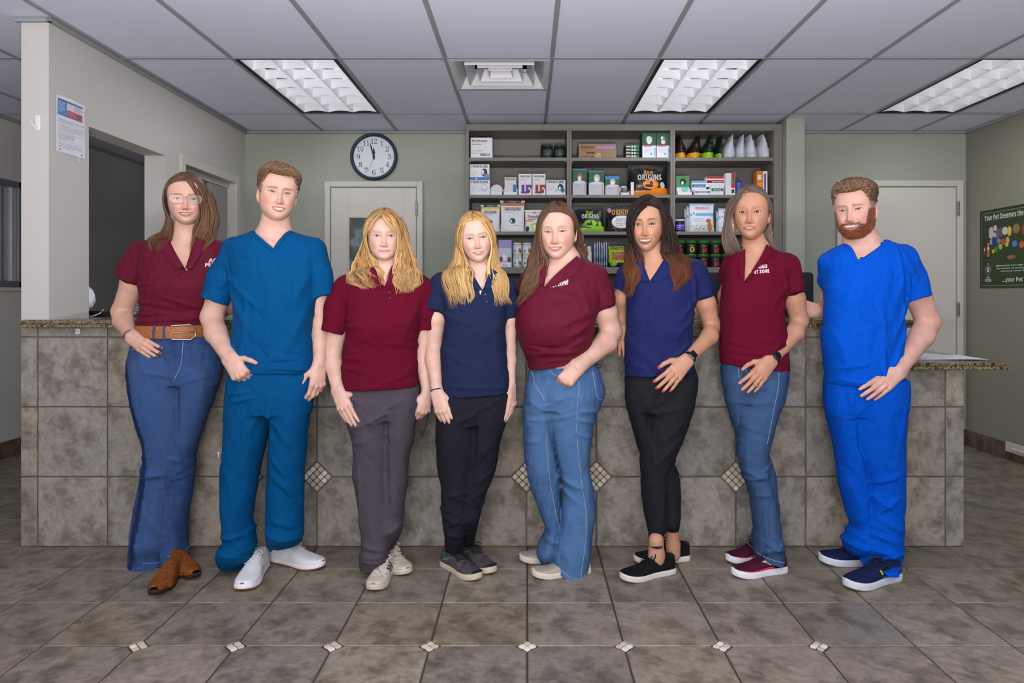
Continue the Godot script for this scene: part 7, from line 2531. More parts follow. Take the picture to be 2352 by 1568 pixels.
# a carton standing on a shelf: x0, x1 in pixels at distance z, y1 its bottom, y0 its top; depth in metres
func carton(called:String,label:String,group:String,x0:float,x1:float,y0:float,y1:float,z:float,depth:float,side:Color,tex:Texture2D,list:Array,turn := 0.0) -> Node3D:
	var a := on_shelf(x0,y1,z)
	var b := at(x1,y0,z)
	var o := thing(called,label,"box",Vector3((a.x+b.x)/2,a.y,-z - depth/2),turn,group)
	var w := b.x - a.x
	var h := b.y - a.y
	var g := Geo.new()
	g.box(Vector3(0,h/2,0),Vector3(w,h,depth),0.0012)
	part("body",g.mesh(),plain("card %s" % side.to_html(false),side,0.5),o)
	if tex:
		g = Geo.new()
		var zz := depth/2+0.0003
		g.quad([Vector3(-w/2+0.001,0.001,zz),Vector3(w/2 - 0.001,0.001,zz),Vector3(w/2 - 0.001,h - 0.001,zz),Vector3(-w/2+0.001,h - 0.001,zz)],Vector3(0,0,1))
		part("front_panel",g.mesh(),print_mat(str(tex.get_instance_id()),tex),o)
	if list.size():words_on(o,"lettering",list,func(u:float,v:float,d:float) -> Vector3:return Vector3((u - 0.5)*w,(1.0 - v)*h,depth/2+0.0004+d))
	return o

# a stand-up pouch: pillow of cloth-like foil
func pouch(called:String,label:String,group:String,x0:float,x1:float,y0:float,y1:float,z:float,depth:float,back:Color,tex:Texture2D,list:Array,taper := 0.9,turn := 0.0,gloss := 0.3) -> Node3D:
	var a := on_shelf(x0,y1,z)
	var b := at(x1,y0,z)
	var w := b.x - a.x
	var h := b.y - a.y
	var o := thing(called,label,"bag",Vector3((a.x+b.x)/2,a.y,-z - depth/2),turn,group)
	var nf := noise(int(x0*7+y0),1.0,2)
	var shape := func(u:float,v:float,s:float) -> Vector3:         # u across, v up from the bottom, s: front +1 or back -1
		var ww := w*lerpf(1.0,taper,smoothstep(0.05,0.9,v))*(1.0 - 0.05*sin(PI*v)+(0.03 if v>0.94 else 0.0))
		var th := depth/2*pow(clampf(1.0 - pow(absf(u*2 - 1),2.6),0,1),0.5)*(1.0 - smoothstep(0.25,0.93,v)*0.96)*(0.82+0.18*smoothstep(0.0,0.1,v))
		th+=0.0012+nf.get_noise_3d(u*5,v*6,s*3)*0.006*sin(PI*clampf(v*1.05,0,1))*(1.0 - pow(absf(u*2 - 1),4))
		return Vector3((u - 0.5)*ww,v*h,s*th)
	for s in [1.0,-1.0]:
		var g := Geo.new()
		var rows := []
		for r in 23:
			var row := []
			for k in 17:row.append(shape.call(k/16.0,r/22.0,s))
			rows.append(row)
		g.grid(rows,false)
		for r in 23:
			for k in 17:
				g.t[r*17+k] = Vector2(k/16.0,1.0 - r/22.0)
		g.face(Vector3(0,0,s))
		part("front" if s>0 else "back",g.mesh(),print_mat(str(tex.get_instance_id()),tex,gloss) if tex and s>0 else plain("foil %s" % back.to_html(false),back,gloss),o)
	var g := Geo.new()
	g.box(Vector3(0,h*0.965,0),Vector3(w*taper*1.02,h*0.07,0.0045),0.001)
	part("seal",g.mesh(),plain("foil %s" % back.to_html(false),back,gloss),o)
	g = Geo.new()
	var bot := []
	for k in 24:
		var e := TAU*k/24
		bot.append(Vector3(cos(e)*w*0.49,0.0005,sin(e)*depth*0.42))
	g.flat(bot)
	part("bottom",g.mesh(),plain("foil %s" % back.to_html(false),back,gloss),o)
	if list.size():words_on(o,"lettering",list,func(u:float,v:float,d:float) -> Vector3:return shape.call(u,1.0 - v,1.0)+Vector3(0,0,0.0008+d))
	return o

func tin(called:String,label:String,cat:String,group:String,x0:float,x1:float,y0:float,y1:float,z:float,prof:Array,tex:Texture2D,lid:Color,lid_called := "lid",body := Color.WHITE) -> Node3D:
	# prof: [lid share of the height, lid radius share, shoulder]
	var a := on_shelf(x0,y1,z)
	var b := at(x1,y0,z)
	var r := (b.x - a.x)/2
	var h := b.y - a.y
	var o := thing(called,label,cat,Vector3((a.x+b.x)/2,a.y,-z - r),0.0,group)
	var top:float = h*(1.0 - prof[0])
	var g := Geo.new()
	g.lathe([Vector2(0,0),Vector2(r*0.95,0),Vector2(r,h*0.03),Vector2(r,top - h*0.04),Vector2(r*prof[2],top),Vector2(0,top)],28)
	part("body",g.mesh(),plain("tin %s" % body.to_html(false),body,0.35),o)
	if tex:
		g = Geo.new()
		var rows := []
		for y in [h*0.05,top - h*0.06]:
			var row := []
			for k in 29:
				var e := -PI/2+TAU*k/28
				row.append(Vector3(cos(e)*(r+0.0004),y,sin(e)*(r+0.0004)))
			rows.append(row)
		g.grid(rows,false)
		for k in 29:
			g.t[k] = Vector2(1.0 - k/28.0,1.0)
			g.t[29+k] = Vector2(1.0 - k/28.0,0.0)
			g.n[k] = Vector3(g.v[k].x,0,g.v[k].z).normalized()
			g.n[29+k] = g.n[k]
		for k in range(0,g.i.size(),3):
			var f := (g.v[g.i[k+2]] - g.v[g.i[k]]).cross(g.v[g.i[k+1]] - g.v[g.i[k]])
			if f.dot(g.n[g.i[k]])<0.0:
				var q := g.i[k+1]
				g.i[k+1] = g.i[k+2]
				g.i[k+2] = q
		part("label",g.mesh(),print_mat(str(tex.get_instance_id()),tex,0.35),o)
	g = Geo.new()
	var lr:float = r*prof[1]
	g.lathe([Vector2(0,top),Vector2(lr,top),Vector2(lr,h - h*0.03),Vector2(lr*0.95,h),Vector2(0,h)],28)
	part(lid_called,g.mesh(),plain("lid %s" % lid.to_html(false),lid,0.4),o)
	return o

# a display tray: low box open at the top with a rounded back card
func tray(label:String,x0:float,x1:float,y0:float,y1:float,z:float,col:Color) -> Node3D:
	var a := on_shelf(x0,y1,z)
	var b := at(x1,y0,z)
	var w := b.x - a.x
	var h := b.y - a.y
	var o := thing("display_tray",label,"tray",Vector3((a.x+b.x)/2,a.y,-z))
	var g := Geo.new()
	g.box(Vector3(0,0.001,-0.03),Vector3(w,0.002,0.06))
	g.box(Vector3(0,h*0.14,-0.001),Vector3(w,h*0.28,0.002))
	for s in [-1,1]:g.box(Vector3(s*(w/2 - 0.001),h*0.22,-0.03),Vector3(0.002,h*0.44,0.06))
	part("tray",g.mesh(),plain("tray %s" % col.to_html(false),col,0.5),o)
	g = Geo.new()
	var p := PackedVector2Array([Vector2(-w/2,0),Vector2(w/2,0)])
	for k in 13:
		var e := PI*k/12
		p.append(Vector2(cos(e)*w/2,h*0.55+sin(e)*h*0.45))
	g.prism(p,-0.06,-0.058)
	part("back_card",g.mesh(),plain("tray %s" % col.to_html(false),col,0.5),o)
	return o

func build_shelves() -> void:
	var ZF := 5.42
	var ZB := 5.745
	var m := plain("shelf_laminate",rgb(128,124,118),0.5)
	m.albedo_texture = ntex(noise(120,0.09,3),[[0.0,Color(0.9,0.9,0.9)],[0.5,Color(1,1,1)],[1.0,Color(0.94,0.93,0.92)]],256)
	tri_map(m,2.0)
	var X := func(px:float) -> float:return (px - 1211.0)*ZF/FOCAL
	var Y := func(py:float) -> float:return EYE - (py - 674.0)*ZF/FOCAL
	var o := thing("shelf_unit","wide grey built-in shelf unit of three bays full of pet products","shelves",Vector3(X.call(1436),0,-ZB))
	var ox:float = X.call(1436)
	var bx := func(called:String,x0:float,x1:float,y0:float,y1:float,z0:float,z1:float,bev := 0.002) -> void:
		var g := Geo.new()
		g.span(Vector3(x0 - ox,y0,ZB - z0),Vector3(x1 - ox,y1,ZB - z1),bev)
		part(called,g.mesh(),m,o)
	var low:float = Y.call(629)
	var top:float = Y.call(299)
	var x_l:float = X.call(1070)
	var x_r := 1.985
	bx.call("fascia",x_l - 0.005,x_r,Y.call(297),CEIL - 0.026,ZF - 0.004,ZF+0.03)
	bx.call("top_rail",x_l,x_r,Y.call(299.5),Y.call(292),ZF,ZF+0.02)
	bx.call("back_panel",x_l,x_r,0.9,top,ZB - 0.008,ZB)
	for e in [[1070,1077],[1302,1307],[1307.5,1313],[1540,1545.3],[1545.8,1551],[1778,1803.5]]:
		var xa:float = X.call(e[0])
		var xb:float = minf(X.call(e[1]),x_r)
		bx.call("upright",xa,xb,low if e[0]>1080 else 0.9,Y.call(299),ZF,ZB - 0.008)
	bx.call("side_filler",X.call(1803.5) - 0.003,x_r,0.9,Y.call(299),ZF+0.03,ZB - 0.008)
	bx.call("top_board",x_l,X.call(1779),Y.call(299),Y.call(295),ZF+0.02,ZB - 0.008)
	var bays := [[1077,1302],[1313,1540],[1551,1778]]
	for b in bays:
		for r in 4:
			var yt:float = [361.5,447,531.5,613.5][r]
			var yb:float = [369,454,539,628][r]
			bx.call("shelf",X.call(b[0])+0.0005,X.call(b[1]) - 0.0005,Y.call(yb),Y.call(yt),ZF+0.004,ZB - 0.008,0.0015)
			if r<3:
				for q in 2:
					var g := Geo.new()
					g.box(Vector3((X.call(b[q])+(0.006 if q==0 else -0.006)) - ox,Y.call(yb) - 0.004,ZB - ZF - 0.03),Vector3(0.012,0.005,0.012),0.001)
					part("shelf_pin",g.mesh(),plain("clear_plastic_pin",rgb(190,190,190),0.3),o)
	goods(ZF)

func goods(ZF:float) -> void:
	var K := rgb(24,24,26)
	var W := rgb(226,227,230)
	var z := ZF+0.03
	# --- bay one, top shelf
	var wt := print_tex("ship",64,56,W,[["l",0.06,0.62,0.5,3,0.07,rgb(150,150,156)],["r",0.44,0.78,0.46,0.11,rgb(60,60,64)],["r",0.46,0.80,0.42,0.07,rgb(206,206,208)],["l",0.48,0.815,0.38,1,0.09,K],["r",0.70,0.1,0.004,0.5,rgb(190,190,194)]])
	var c := carton("shipping_carton","white opened carton with raised flaps, top shelf left","",1081,1131,316,361.5,z,0.16,rgb(214,214,216),wt,[["Rejensa",0.06,0.09,0.74,0.24,rgb(40,40,46)],["Starter Pack",0.06,0.29,0.50,0.36,rgb(60,60,66)]])
	for s in [-1,1]:
		var g := Geo.new()
		g.box(Vector3(0,0.028,0),Vector3(0.002,0.056,0.15),0.0005)
		var p := part("flap",g.mesh(),plain("kraft_card",rgb(142,100,64),0.8),c)
		p.position = Vector3(s*0.083,0.150,0)
		p.rotation.z = s*0.95
	var jt := print_tex("greenjar",96,48,K,[["l",0.36,0.2,0.28,6,0.1,rgb(120,130,130)],["e",0.5,0.62,0.07,0.16,rgb(40,110,96)]])
	for e in [[1244.5,1270.5,0.0,"first black jar with a dark green lid, top shelf middle bay edge"],[1272.5,1299.5,0.0,"second black jar with a dark green lid, against the upright"],[1242,1266,0.11,"black jar with a dark green lid standing behind the two front jars"]]:
		tin("jar",e[3],"jar","black jars on the top shelf",e[0],e[1],332,361.5,z+e[2],[0.2,0.97,0.95],jt,rgb(30,58,36),"lid",K)
	# --- bay one, second shelf
	var blue := print_tex("flea_blue",72,56,W,[["r",0,0.83,1,0.17,rgb(30,120,196)],["l",0.08,0.4,0.3,5,0.07,rgb(180,182,186)],["e",0.74,0.52,0.16,0.26,rgb(46,48,54)],["e",0.66,0.5,0.07,0.16,rgb(228,222,220)],["e",0.86,0.72,0.14,0.14,rgb(120,140,160)],["r",0.3,0.86,0.08,0.1,rgb(250,210,60)]])
	var grey := print_tex("flea_grey",72,56,W,[["l",0.08,0.4,0.3,5,0.07,rgb(180,182,186)],["e",0.72,0.52,0.17,0.26,rgb(196,194,200)],["e",0.72,0.46,0.1,0.14,rgb(232,230,232)],["e",0.48,0.66,0.09,0.12,rgb(200,214,222)]])
	var dog := print_tex("flea_dog",84,60,W,[["l",0.06,0.42,0.36,4,0.08,rgb(180,182,186)],["e",0.74,0.5,0.15,0.24,rgb(36,44,62)],["e",0.7,0.56,0.06,0.14,rgb(226,228,232)],["e",0.86,0.68,0.1,0.16,rgb(70,96,130)],["e",0.54,0.66,0.1,0.12,rgb(176,206,220)]])
	var fl := func(x0:float,y0:float) -> Array:return [["FRONTLINE",x0,y0,0.92,y0+0.16,rgb(30,30,36)]]
	carton("medicine_box","white flea treatment box with a blue base strip, stacked on top","",1079,1124,377,412.5,z,0.12,W,blue,fl.call(0.08,0.06))
	carton("medicine_box","white flea treatment box with a pale dog, bottom of the stack","",1079,1125,413,447,z,0.12,W,grey,fl.call(0.08,0.06))
	tray("empty white display tray with a rounded back, left of its pair",1126,1154,421,447,z,W)
	tray("white display tray with a rounded back holding a flea treatment card",1156,1189,423,447,z,W)
	carton("medicine_box","slim white flea treatment card box standing in the white display tray","",1159,1186,407,446,z+0.012,0.03,rgb(210,208,206),print_tex("flea_slim",40,60,rgb(216,213,210),[["r",0.1,0.16,0.7,0.03,rgb(220,170,120)],["r",0.72,0.42,0.28,0.5,rgb(40,110,180)]]),[["FRONTLINE",0.08,0.06,0.9,0.15,rgb(50,46,46)]])
	for e in [[1191,1221,rgb(96,40,150),"white flea treatment pack with a purple lower panel"],[1223,1253,rgb(142,36,44),"white flea treatment pack with a dark red lower panel"]]:
		var t := print_tex("flea %d" % e[0],48,72,W,[["r",0.12,0.26,0.5,0.03,rgb(214,150,100)],["l",0.1,0.32,0.5,3,0.06,rgb(190,190,194)],["r",0.22,0.52,0.78,0.38,e[2]],["r",0.44,0.42,0.14,0.48,rgb(206,204,210)],["e",0.5,0.88,0.34,0.05,e[2]],["e",0.82,0.68,0.09,0.06,rgb(240,210,70)],["r",0,0.72,0.12,0.28,rgb(240,240,242)],["r",0.9,0.72,0.1,0.28,rgb(240,240,242)]])
		carton("medicine_box",e[3],"",e[0],e[1],399,447,z,0.07,W,t,[["FRONTLINE",0.12,0.08,0.9,0.17,rgb(40,38,44)]])
	carton("medicine_box","white flea treatment box with a blue black dog, beside the upright","",1254.5,1299,413,447,z,0.12,W,dog,[["FRONTLINE",0.08,0.05,0.9,0.22,rgb(24,24,30)]])
	# --- bay one, third shelf
	carton("medicine_box","white carton with a red top band, far left of the third shelf","",1080,1104,485,531.5,z+0.03,0.06,W,print_tex("redtop",24,48,W,[["r",0,0,1,0.18,rgb(186,44,48)]]),[["Antinol",0.1,0.05,0.9,0.14,W]])
	for e in [[1104,1148,469,rgb(236,208,40),"white joint supplement pouch with a yellow band",0.80],[1149,1205,459,rgb(226,112,40),"larger white joint supplement pouch with an orange band",0.80]]:
		var t := print_tex("joint %d" % e[0],64,84,W,[["r",0,0,1,0.09,rgb(28,30,40)],["r",0.35,0.02,0.3,0.05,rgb(110,130,160)],["r",0,0.10,1,0.075,e[3]],["l",0.2,0.37,0.62,1,0.04,rgb(80,150,130)],["e",0.5,0.65,0.13,0.09,rgb(20,110,72)],["e",0.44,0.66,0.035,0.05,W],["e",0.55,0.65,0.03,0.05,rgb(30,30,30)],["l",0.34,0.80,0.34,2,0.05,rgb(90,92,96)]])
		pouch("supplement_pouch",e[4],"",e[0],e[1],e[2],531.5,z+0.02,0.07,W,t,[["DASUQUIN",0.17,0.22,0.83,0.34,rgb(26,26,30)]],1.0)
	pouch("supplement_pouch","white joint chew pouch with an orange band and a green circle","",1205.5,1250,481,531.5,z+0.03,0.06,W,print_tex("flexi",64,72,W,[["r",0,0.10,1,0.03,rgb(240,150,40)],["e",0.5,0.12,0.05,0.035,rgb(190,60,50)],["r",0,0.46,0.42,0.07,rgb(240,160,60)],["e",0.5,0.76,0.2,0.17,rgb(150,200,60)],["e",0.5,0.76,0.12,0.10,rgb(210,226,170)],["e",0.12,0.85,0.10,0.12,rgb(60,62,66)]]),[["Flexadin",0.14,0.22,0.80,0.37,rgb(50,50,110)],["Advanced",0.16,0.385,0.58,0.45,rgb(60,60,110)]],1.0)
	# --- bay one, fourth shelf
	carton("leaflet_box","tall lavender carton with a puppy and kitten picture","",1145,1175,551,613.5,z,0.04,rgb(206,200,220),print_tex("laven",48,96,rgb(150,140,196),[["r",0,0.3,1,0.5,rgb(196,190,214)],["e",0.5,0.45,0.28,0.16,rgb(196,196,206)],["e",0.42,0.64,0.2,0.12,rgb(232,230,232)],["e",0.2,0.7,0.12,0.1,rgb(66,60,62)],["e",0.82,0.72,0.14,0.1,rgb(60,54,56)],["r",0,0.82,1,0.18,rgb(226,224,234)]]),[["Elura",0.34,0.89,0.66,0.95,rgb(140,130,180)]])
	var can := print_tex("cans",128,48,W,[["r",0,0,1,0.08,rgb(110,160,70)],["r",0,0.92,1,0.08,rgb(110,160,70)],["r",0.34,0.14,0.3,0.14,rgb(214,220,226)],["l",0.36,0.16,0.26,1,0.12,rgb(90,110,150)],["e",0.42,0.66,0.045,0.12,rgb(60,160,206)],["e",0.6,0.62,0.07,0.22,rgb(186,120,70)],["e",0.64,0.72,0.04,0.12,rgb(120,70,40)]])
	for r in 2:
		for k in 2:tin("food_can","small white food can with a puppy label, %s row %s" % [["upper","lower"][r],["beside the lavender carton","second from the lavender carton"][k]],"can","stacked food cans",1177.3+k*22.6,1198.3+k*22.6,[556.5,585.5][r],[585.2,613.5][r],z+0.01,[0.06,0.96,0.96],can,rgb(190,192,190))
	# --- bay two, top shelf
	carton("shipping_carton","brown carton with a lilac strip of tape, top shelf centre","",1329,1415.5,330,361.5,z+0.02,0.18,rgb(150,116,82),print_tex("kraft",96,40,rgb(154,120,86),[["r",0.47,0.14,0.5,0.22,rgb(160,134,190)],["l",0.07,0.42,0.36,1,0.07,rgb(90,64,44)],["r",0.20,0.56,0.26,0.14,rgb(110,84,60)],["l",0.21,0.585,0.24,1,0.16,K],["n",0.42,0.62,0.16,0.34,60,rgb(226,214,198),rgb(190,160,130)]]),[["Rejensa",0.07,0.14,0.40,0.35,rgb(50,38,30)],["12 x 60 CHEWS",0.07,0.80,0.44,0.89,rgb(50,38,30)]])
	var slim := print_tex("slim",64,14,rgb(34,96,70),[["r",0.05,0.3,0.32,0.4,rgb(206,90,100)],["l",0.06,0.36,0.3,1,0.7,W],["e",0.48,0.5,0.06,0.3,W],["e",0.68,0.5,0.06,0.3,W],["r",0.8,0.2,0.02,0.6,rgb(120,180,150)]])
	for k in 4:carton("wormer_box","slim green chew box, %s of the stack of four" % ["bottom","second from bottom","third from bottom","topmost"][k],"stack of slim green boxes",1437,1468,354.0 - k*7.4,361.2 - k*7.4,z+0.01,0.13,rgb(34,92,66),slim,[])
	var chew := func(key:String,dogc:Color,w2:Color) -> ImageTexture:return print_tex(key,56,100,rgb(32,84,52),[["n",0,0,1,0.5,120,rgb(24,60,36),rgb(60,120,70)],["e",0.5,0.26,0.22,0.13,dogc],["e",0.42,0.2,0.1,0.07,w2],["e",0.5,0.36,0.16,0.08,w2],["r",0,0.5,1,0.5,rgb(222,224,232)],["r",0.1,0.48,0.6,0.06,rgb(196,74,96)],["l",0.12,0.6,0.6,4,0.045,rgb(176,180,196)],["r",0.6,0.78,0.12,0.08,rgb(90,150,190)],["r",0.86,0.58,0.12,0.36,rgb(150,190,214)]])
	carton("chew_box","green and white chew box with a white terrier, left of the pair","",1475,1507,304.5,361.5,z+0.02,0.11,rgb(34,86,56),chew.call("chew1",rgb(214,214,214),W),[])
	carton("chew_box","green and white chew box with a brown and white dog, against the upright","",1508,1538,304.5,361.5,z+0.02,0.11,rgb(34,86,56),chew.call("chew2",rgb(150,90,60),W),[])
	# --- bay two, second shelf
	for e in [[1315,1347,388,"silver3","green and silver chew box with a spaniel, far left of the middle bay"],[1352,1388,392,"silver4","green and silver chew box with a grey dog, second in the middle bay"],[1390,1423,404,"silver5","shorter green and silver chew box with a blue top, third in the middle bay"]]:
		var t := print_tex(e[3],56,96,rgb(40,92,58),[["n",0,0,1,0.5,110,rgb(24,60,36),rgb(70,130,76)],["r",0,0.0,1,0.04 if e[2]<400 else 0.18,rgb(70,130,180)],["e",0.52,0.3,0.2,0.16,rgb(150,100,70) if e[2]<390 else rgb(190,190,186)],["e",0.5,0.36,0.12,0.1,W],["r",0,0.5,1,0.5,rgb(186,190,198)],["e",0.5,0.5,0.4,0.06,rgb(206,210,216)],["l",0.1,0.62,0.5,2,0.05,rgb(150,154,164)],["r",0.84,0.54,0.14,0.42,rgb(206,150,150)]])
		carton("chew_box",e[4],"",e[0],e[1],e[2],447,z,0.10,rgb(40,84,60),t,[])
	var cup := tray("small white plastic tub between the silver boxes and the black bag",1425,1446,424,447,z+0.02,rgb(218,218,218))
	var g := Geo.new()
	g.lathe([Vector2(0.012,0.0),Vector2(0.024,0.0),Vector2(0.027,0.035),Vector2(0.0,0.035)],16,Vector3(0,0.028,-0.03))
	part("cup",g.mesh(),plain("grey_plastic",rgb(120,120,124),0.4),cup)
	carton("medicine_box","narrow white box standing on edge beside the large black bag","",1449,1456,418,447,z,0.08,rgb(226,224,230),null,[])
	var food := func(key:String,hue:Color,moon:bool) -> ImageTexture:return print_tex(key,96,80,rgb(26,28,27),[["n",0,0,1,1,140,rgb(18,20,20),rgb(44,46,46)],["l",0.3,0.06,0.5,1,0.05,hue*Color(0.7,0.7,0.7)],["r",0.0,0.86,1,0.14,hue],["e",0.85,0.86,0.3,0.1,hue],["e",0.56,0.66,0.2,0.15,hue],["e",0.52,0.7,0.1,0.05,rgb(20,22,22)],["e",0.58,0.62,0.035,0.06,rgb(20,22,22)],["r",0.2,0.66,0.14,0.14,rgb(40,34,30)],["e",0.86,0.68,0.06,0.1,rgb(196,196,190) if moon else hue]])
	pouch("food_bag","large black treat bag with an orange sunset, top of the middle bay","",1440,1538,373,447,z,0.13,rgb(24,24,26),food.call("orig1",rgb(228,128,34),true),[["ORIGINS",0.24,0.34,0.86,0.52,rgb(214,208,200)],["Raw",0.40,0.20,0.66,0.33,rgb(222,150,60),"Droid Serif"],["5-IN-1",0.21,0.68,0.34,0.76,rgb(220,190,120)]],0.92)
	# --- bay two, third shelf
	pouch("food_bag","black treat bag with a green circle and a wolf, third shelf","",1314,1390,473,531.5,z+0.01,0.10,rgb(22,24,24),food.call("orig2",rgb(134,196,40),false),[["ORIGINS",0.28,0.30,0.84,0.47,rgb(222,222,214)],["Raw",0.42,0.15,0.66,0.29,rgb(134,196,40),"Droid Serif"],["3-IN-1",0.28,0.68,0.40,0.76,rgb(134,196,40)]],0.95)
	pouch("food_bag","glossy black treat bag with a white oval panel, third shelf","",1391,1462,470,531.5,z+0.01,0.10,rgb(20,20,22),print_tex("orig3",96,80,rgb(22,22,24),[["n",0,0,1,0.3,160,rgb(30,30,34),rgb(120,120,130)],["e",0.52,0.62,0.34,0.24,rgb(216,216,218)],["l",0.34,0.50,0.36,5,0.06,rgb(120,116,116)],["e",0.12,0.18,0.07,0.09,rgb(190,150,150)],["n",0.2,0.88,0.6,0.08,40,rgb(200,120,40),rgb(120,70,30)]]),[["ORIGINS",0.20,0.16,0.94,0.36,rgb(232,160,50)]],0.97)
	# --- bay two, fourth shelf
	for k in 2:tin("pill_bottle",["white plastic bottle behind the brown haired woman's shoulder","shorter white plastic bottle with a pale label, beside the silver sachets"][k],"bottle","",1334.0+k*13,1347.0+k*13,559+k*6,613.5,z+0.05 - k*0.02,[0.22,0.8,0.7],null,W,"cap",rgb(214,216,218))
	for k in 6:
		g = Geo.new()
		var p := on_shelf(1367.0+k*5.4,613.5,z)
		var rows := []
		var nf := noise(200+k,1.0,2)
		for r in 13:
			var row := []
			for j in 10:
				var e := TAU*j/10
				var v := r/12.0
				var th := 0.010*(1.0 - 0.7*absf(v - 0.45)*1.6)+0.002
				row.append(Vector3(cos(e)*(0.0085+0.003*nf.get_noise_2d(v*7,j*0.6)),v*(0.195+0.008*(k % 3)),sin(e)*(th*3.0+0.004*nf.get_noise_2d(v*9+5,j))))
			rows.append(row)
		g.grid(rows,true,true)
		var s := thing("sachet","silver foil sachet standing on edge, %s of the row of six" % ["first","second","third","fourth","fifth","last"][k],"sachet",Vector3(p.x,p.y,p.z - 0.04),0.0,"row of silver sachets")
		part("foil",g.mesh(),plain("silver_foil",rgb(196,202,212),0.22,0.6,0.7),s)
		for j in 3:
			g = Geo.new()
			g.box(Vector3(0,0.03+j*0.055,0.034 - absf(j - 1)*0.008),Vector3(0.010,0.022,0.002),0.0005)
			part("print",g.mesh(),plain("pale_blue_print",rgb(120,150,200),0.5),s)
	for e in [[1397,1437,"ferment1","black and yellow green chew bag with a clear window, fourth shelf"],[1436,1462,"ferment2","second black and yellow green chew bag, behind the black haired woman"]]:
		pouch("chew_bag",e[3],"",e[0],e[1],553,613.5,z+(0.0 if e[0]<1400 else 0.07),0.06,rgb(24,24,24),print_tex(e[2],64,88,rgb(28,28,26),[["r",0.02,0.2,0.96,0.62,rgb(166,184,36)],["r",0.2,0.40,0.8,0.34,rgb(150,96,46)],["n",0.2,0.4,0.8,0.34,60,rgb(120,72,34),rgb(206,160,96)],["e",0.3,0.86,0.2,0.1,rgb(120,180,40)],["l",0.1,0.06,0.7,1,0.05,rgb(150,150,140)]]),[["FERMENTED",0.12,0.22,0.94,0.34,rgb(24,24,20)]] if e[0]<1400 else [],1.0)
	# --- bay three, top shelf: bags seen from the side, sagging
	var bag := func(x0:float,x1:float,top:float,dark:Color,foot:Color,lean:float,label:String,grp:String,wide:float) -> void:
		var a := on_shelf(x0,361.5,z)
		var b := at(x1,top,z)
		var w := b.x - a.x
		var h := b.y - a.y
		var o := thing("food_bag",label,"bag",Vector3((a.x+b.x)/2,a.y,a.z - 0.13),0.0,grp)
		var nf := noise(int(x0),1.0,3)
		for q in 2:                                                     # lower, printed foot and the rest
			var gg := Geo.new()
			var rows := []
			for r in 13:
				var v := lerpf(0.0,wide,r/12.0) if q==0 else lerpf(wide,1.0,r/12.0)
				var row := []
				for j in 26:
					var e := TAU*j/26
					var th := w/2*0.9*(1.0 - 0.86*smoothstep(0.35,1.0,v))+0.003
					var n := nf.get_noise_3d(cos(e)*2.2,v*5,sin(e)*2.2)
					row.append(Vector3(cos(e)*th*(1.0+n*0.18)+lean*v*v+n*0.004,v*h,sin(e)*(0.115 - 0.02*v)*(1.0+n*0.12)))
				rows.append(row)
			gg.grid(rows,true,true)
			part("foot" if q==0 else "side",gg.mesh(),plain("bag %s" % (foot if q==0 else dark).to_html(false),foot if q==0 else dark,0.3),o)
		var gg := Geo.new()
		gg.box(Vector3(lean,h*0.985,0),Vector3(0.006,h*0.04,0.19),0.001)
		part("seal",gg.mesh(),plain("bag %s" % dark.to_html(false),dark,0.3),o)
	bag.call(1554,1582,307,rgb(46,26,22),rgb(220,160,30),-0.012,"black bag with a yellow foot seen edge-on, first on the top right shelf","edge-on treat bags",0.26)
	bag.call(1582,1616,307,rgb(40,28,26),rgb(220,160,30),0.04,"black bag with a yellow foot leaning right, second on the top right shelf","edge-on treat bags",0.26)
	bag.call(1616,1647,307,rgb(24,44,28),rgb(150,190,34),0.03,"black and green bag with a lime foot, third on the top right shelf","edge-on treat bags",0.28)
	bag.call(1648,1665,308,rgb(22,40,28),rgb(140,180,34),0.02,"narrow black and green bag with a lime foot, beside the white bags","edge-on treat bags",0.24)
	for k in 4:bag.call([1666,1696,1719,1748][k],[1696,1720,1748,1778][k],[306,307,306,305][k],rgb(206,208,218),rgb(74,44,140),[0.02,0.01,-0.02,-0.02][k],"white bag with a purple edge seen edge-on, %s of four" % ["first","second","third","last"][k],"edge-on white bags",0.03)
	# --- bay three, second shelf
	tray("white tray with a teal heart on its front, below the cat picture",1556,1590,424,447,z,W)
	g = Geo.new()
	var heart := PackedVector2Array()
	for k in 20:
		var e := TAU*k/20
		heart.append(Vector2(pow(sin(e),3)*0.030,(13*cos(e) - 5*cos(2*e) - 2*cos(3*e) - cos(4*e))/17.0*0.020))
	g.prism(heart,0.0,0.001)
	g.apply(Transform3D(Basis(),at(1573,434,z)+Vector3(0,0,0.0012)))
	tag(part("heart_sticker",g.mesh(),plain("teal_print",rgb(110,206,190),0.5)),"teal heart on the front of the white tray, right bay","sticker")
	carton("wormer_box","green and white cat wormer box standing in the heart tray","",1554,1583,404,446,z+0.02,0.035,W,print_tex("catbox",48,64,rgb(70,140,84),[["n",0,0,1,0.6,60,rgb(50,110,64),rgb(110,180,110)],["e",0.5,0.3,0.24,0.18,rgb(44,40,42)],["e",0.46,0.36,0.1,0.1,W],["r",0,0.6,1,0.4,W]]),[])
	var adv := func(key:String,c1:Color,c2:Color) -> ImageTexture:return print_tex(key,72,40,W,[["r",0,0,1,0.2,c1],["r",0.03,0.36,0.94,0.28,c2],["l",0.1,0.78,0.6,2,0.1,rgb(190,196,200)]])
	carton("flea_box","white and teal flea drop box at the back, right bay","",1589,1622,415,436,z+0.05,0.06,W,adv.call("adv1",rgb(120,180,214),rgb(20,110,134)),[["advantage II",0.14,0.42,0.86,0.60,W]])
	carton("flea_box","white and teal flea drop box lying in front, right bay","",1595,1632,434,447,z,0.05,W,adv.call("adv2",rgb(226,228,230),rgb(30,120,120)),[["advantage II",0.2,0.40,0.8,0.62,W]])
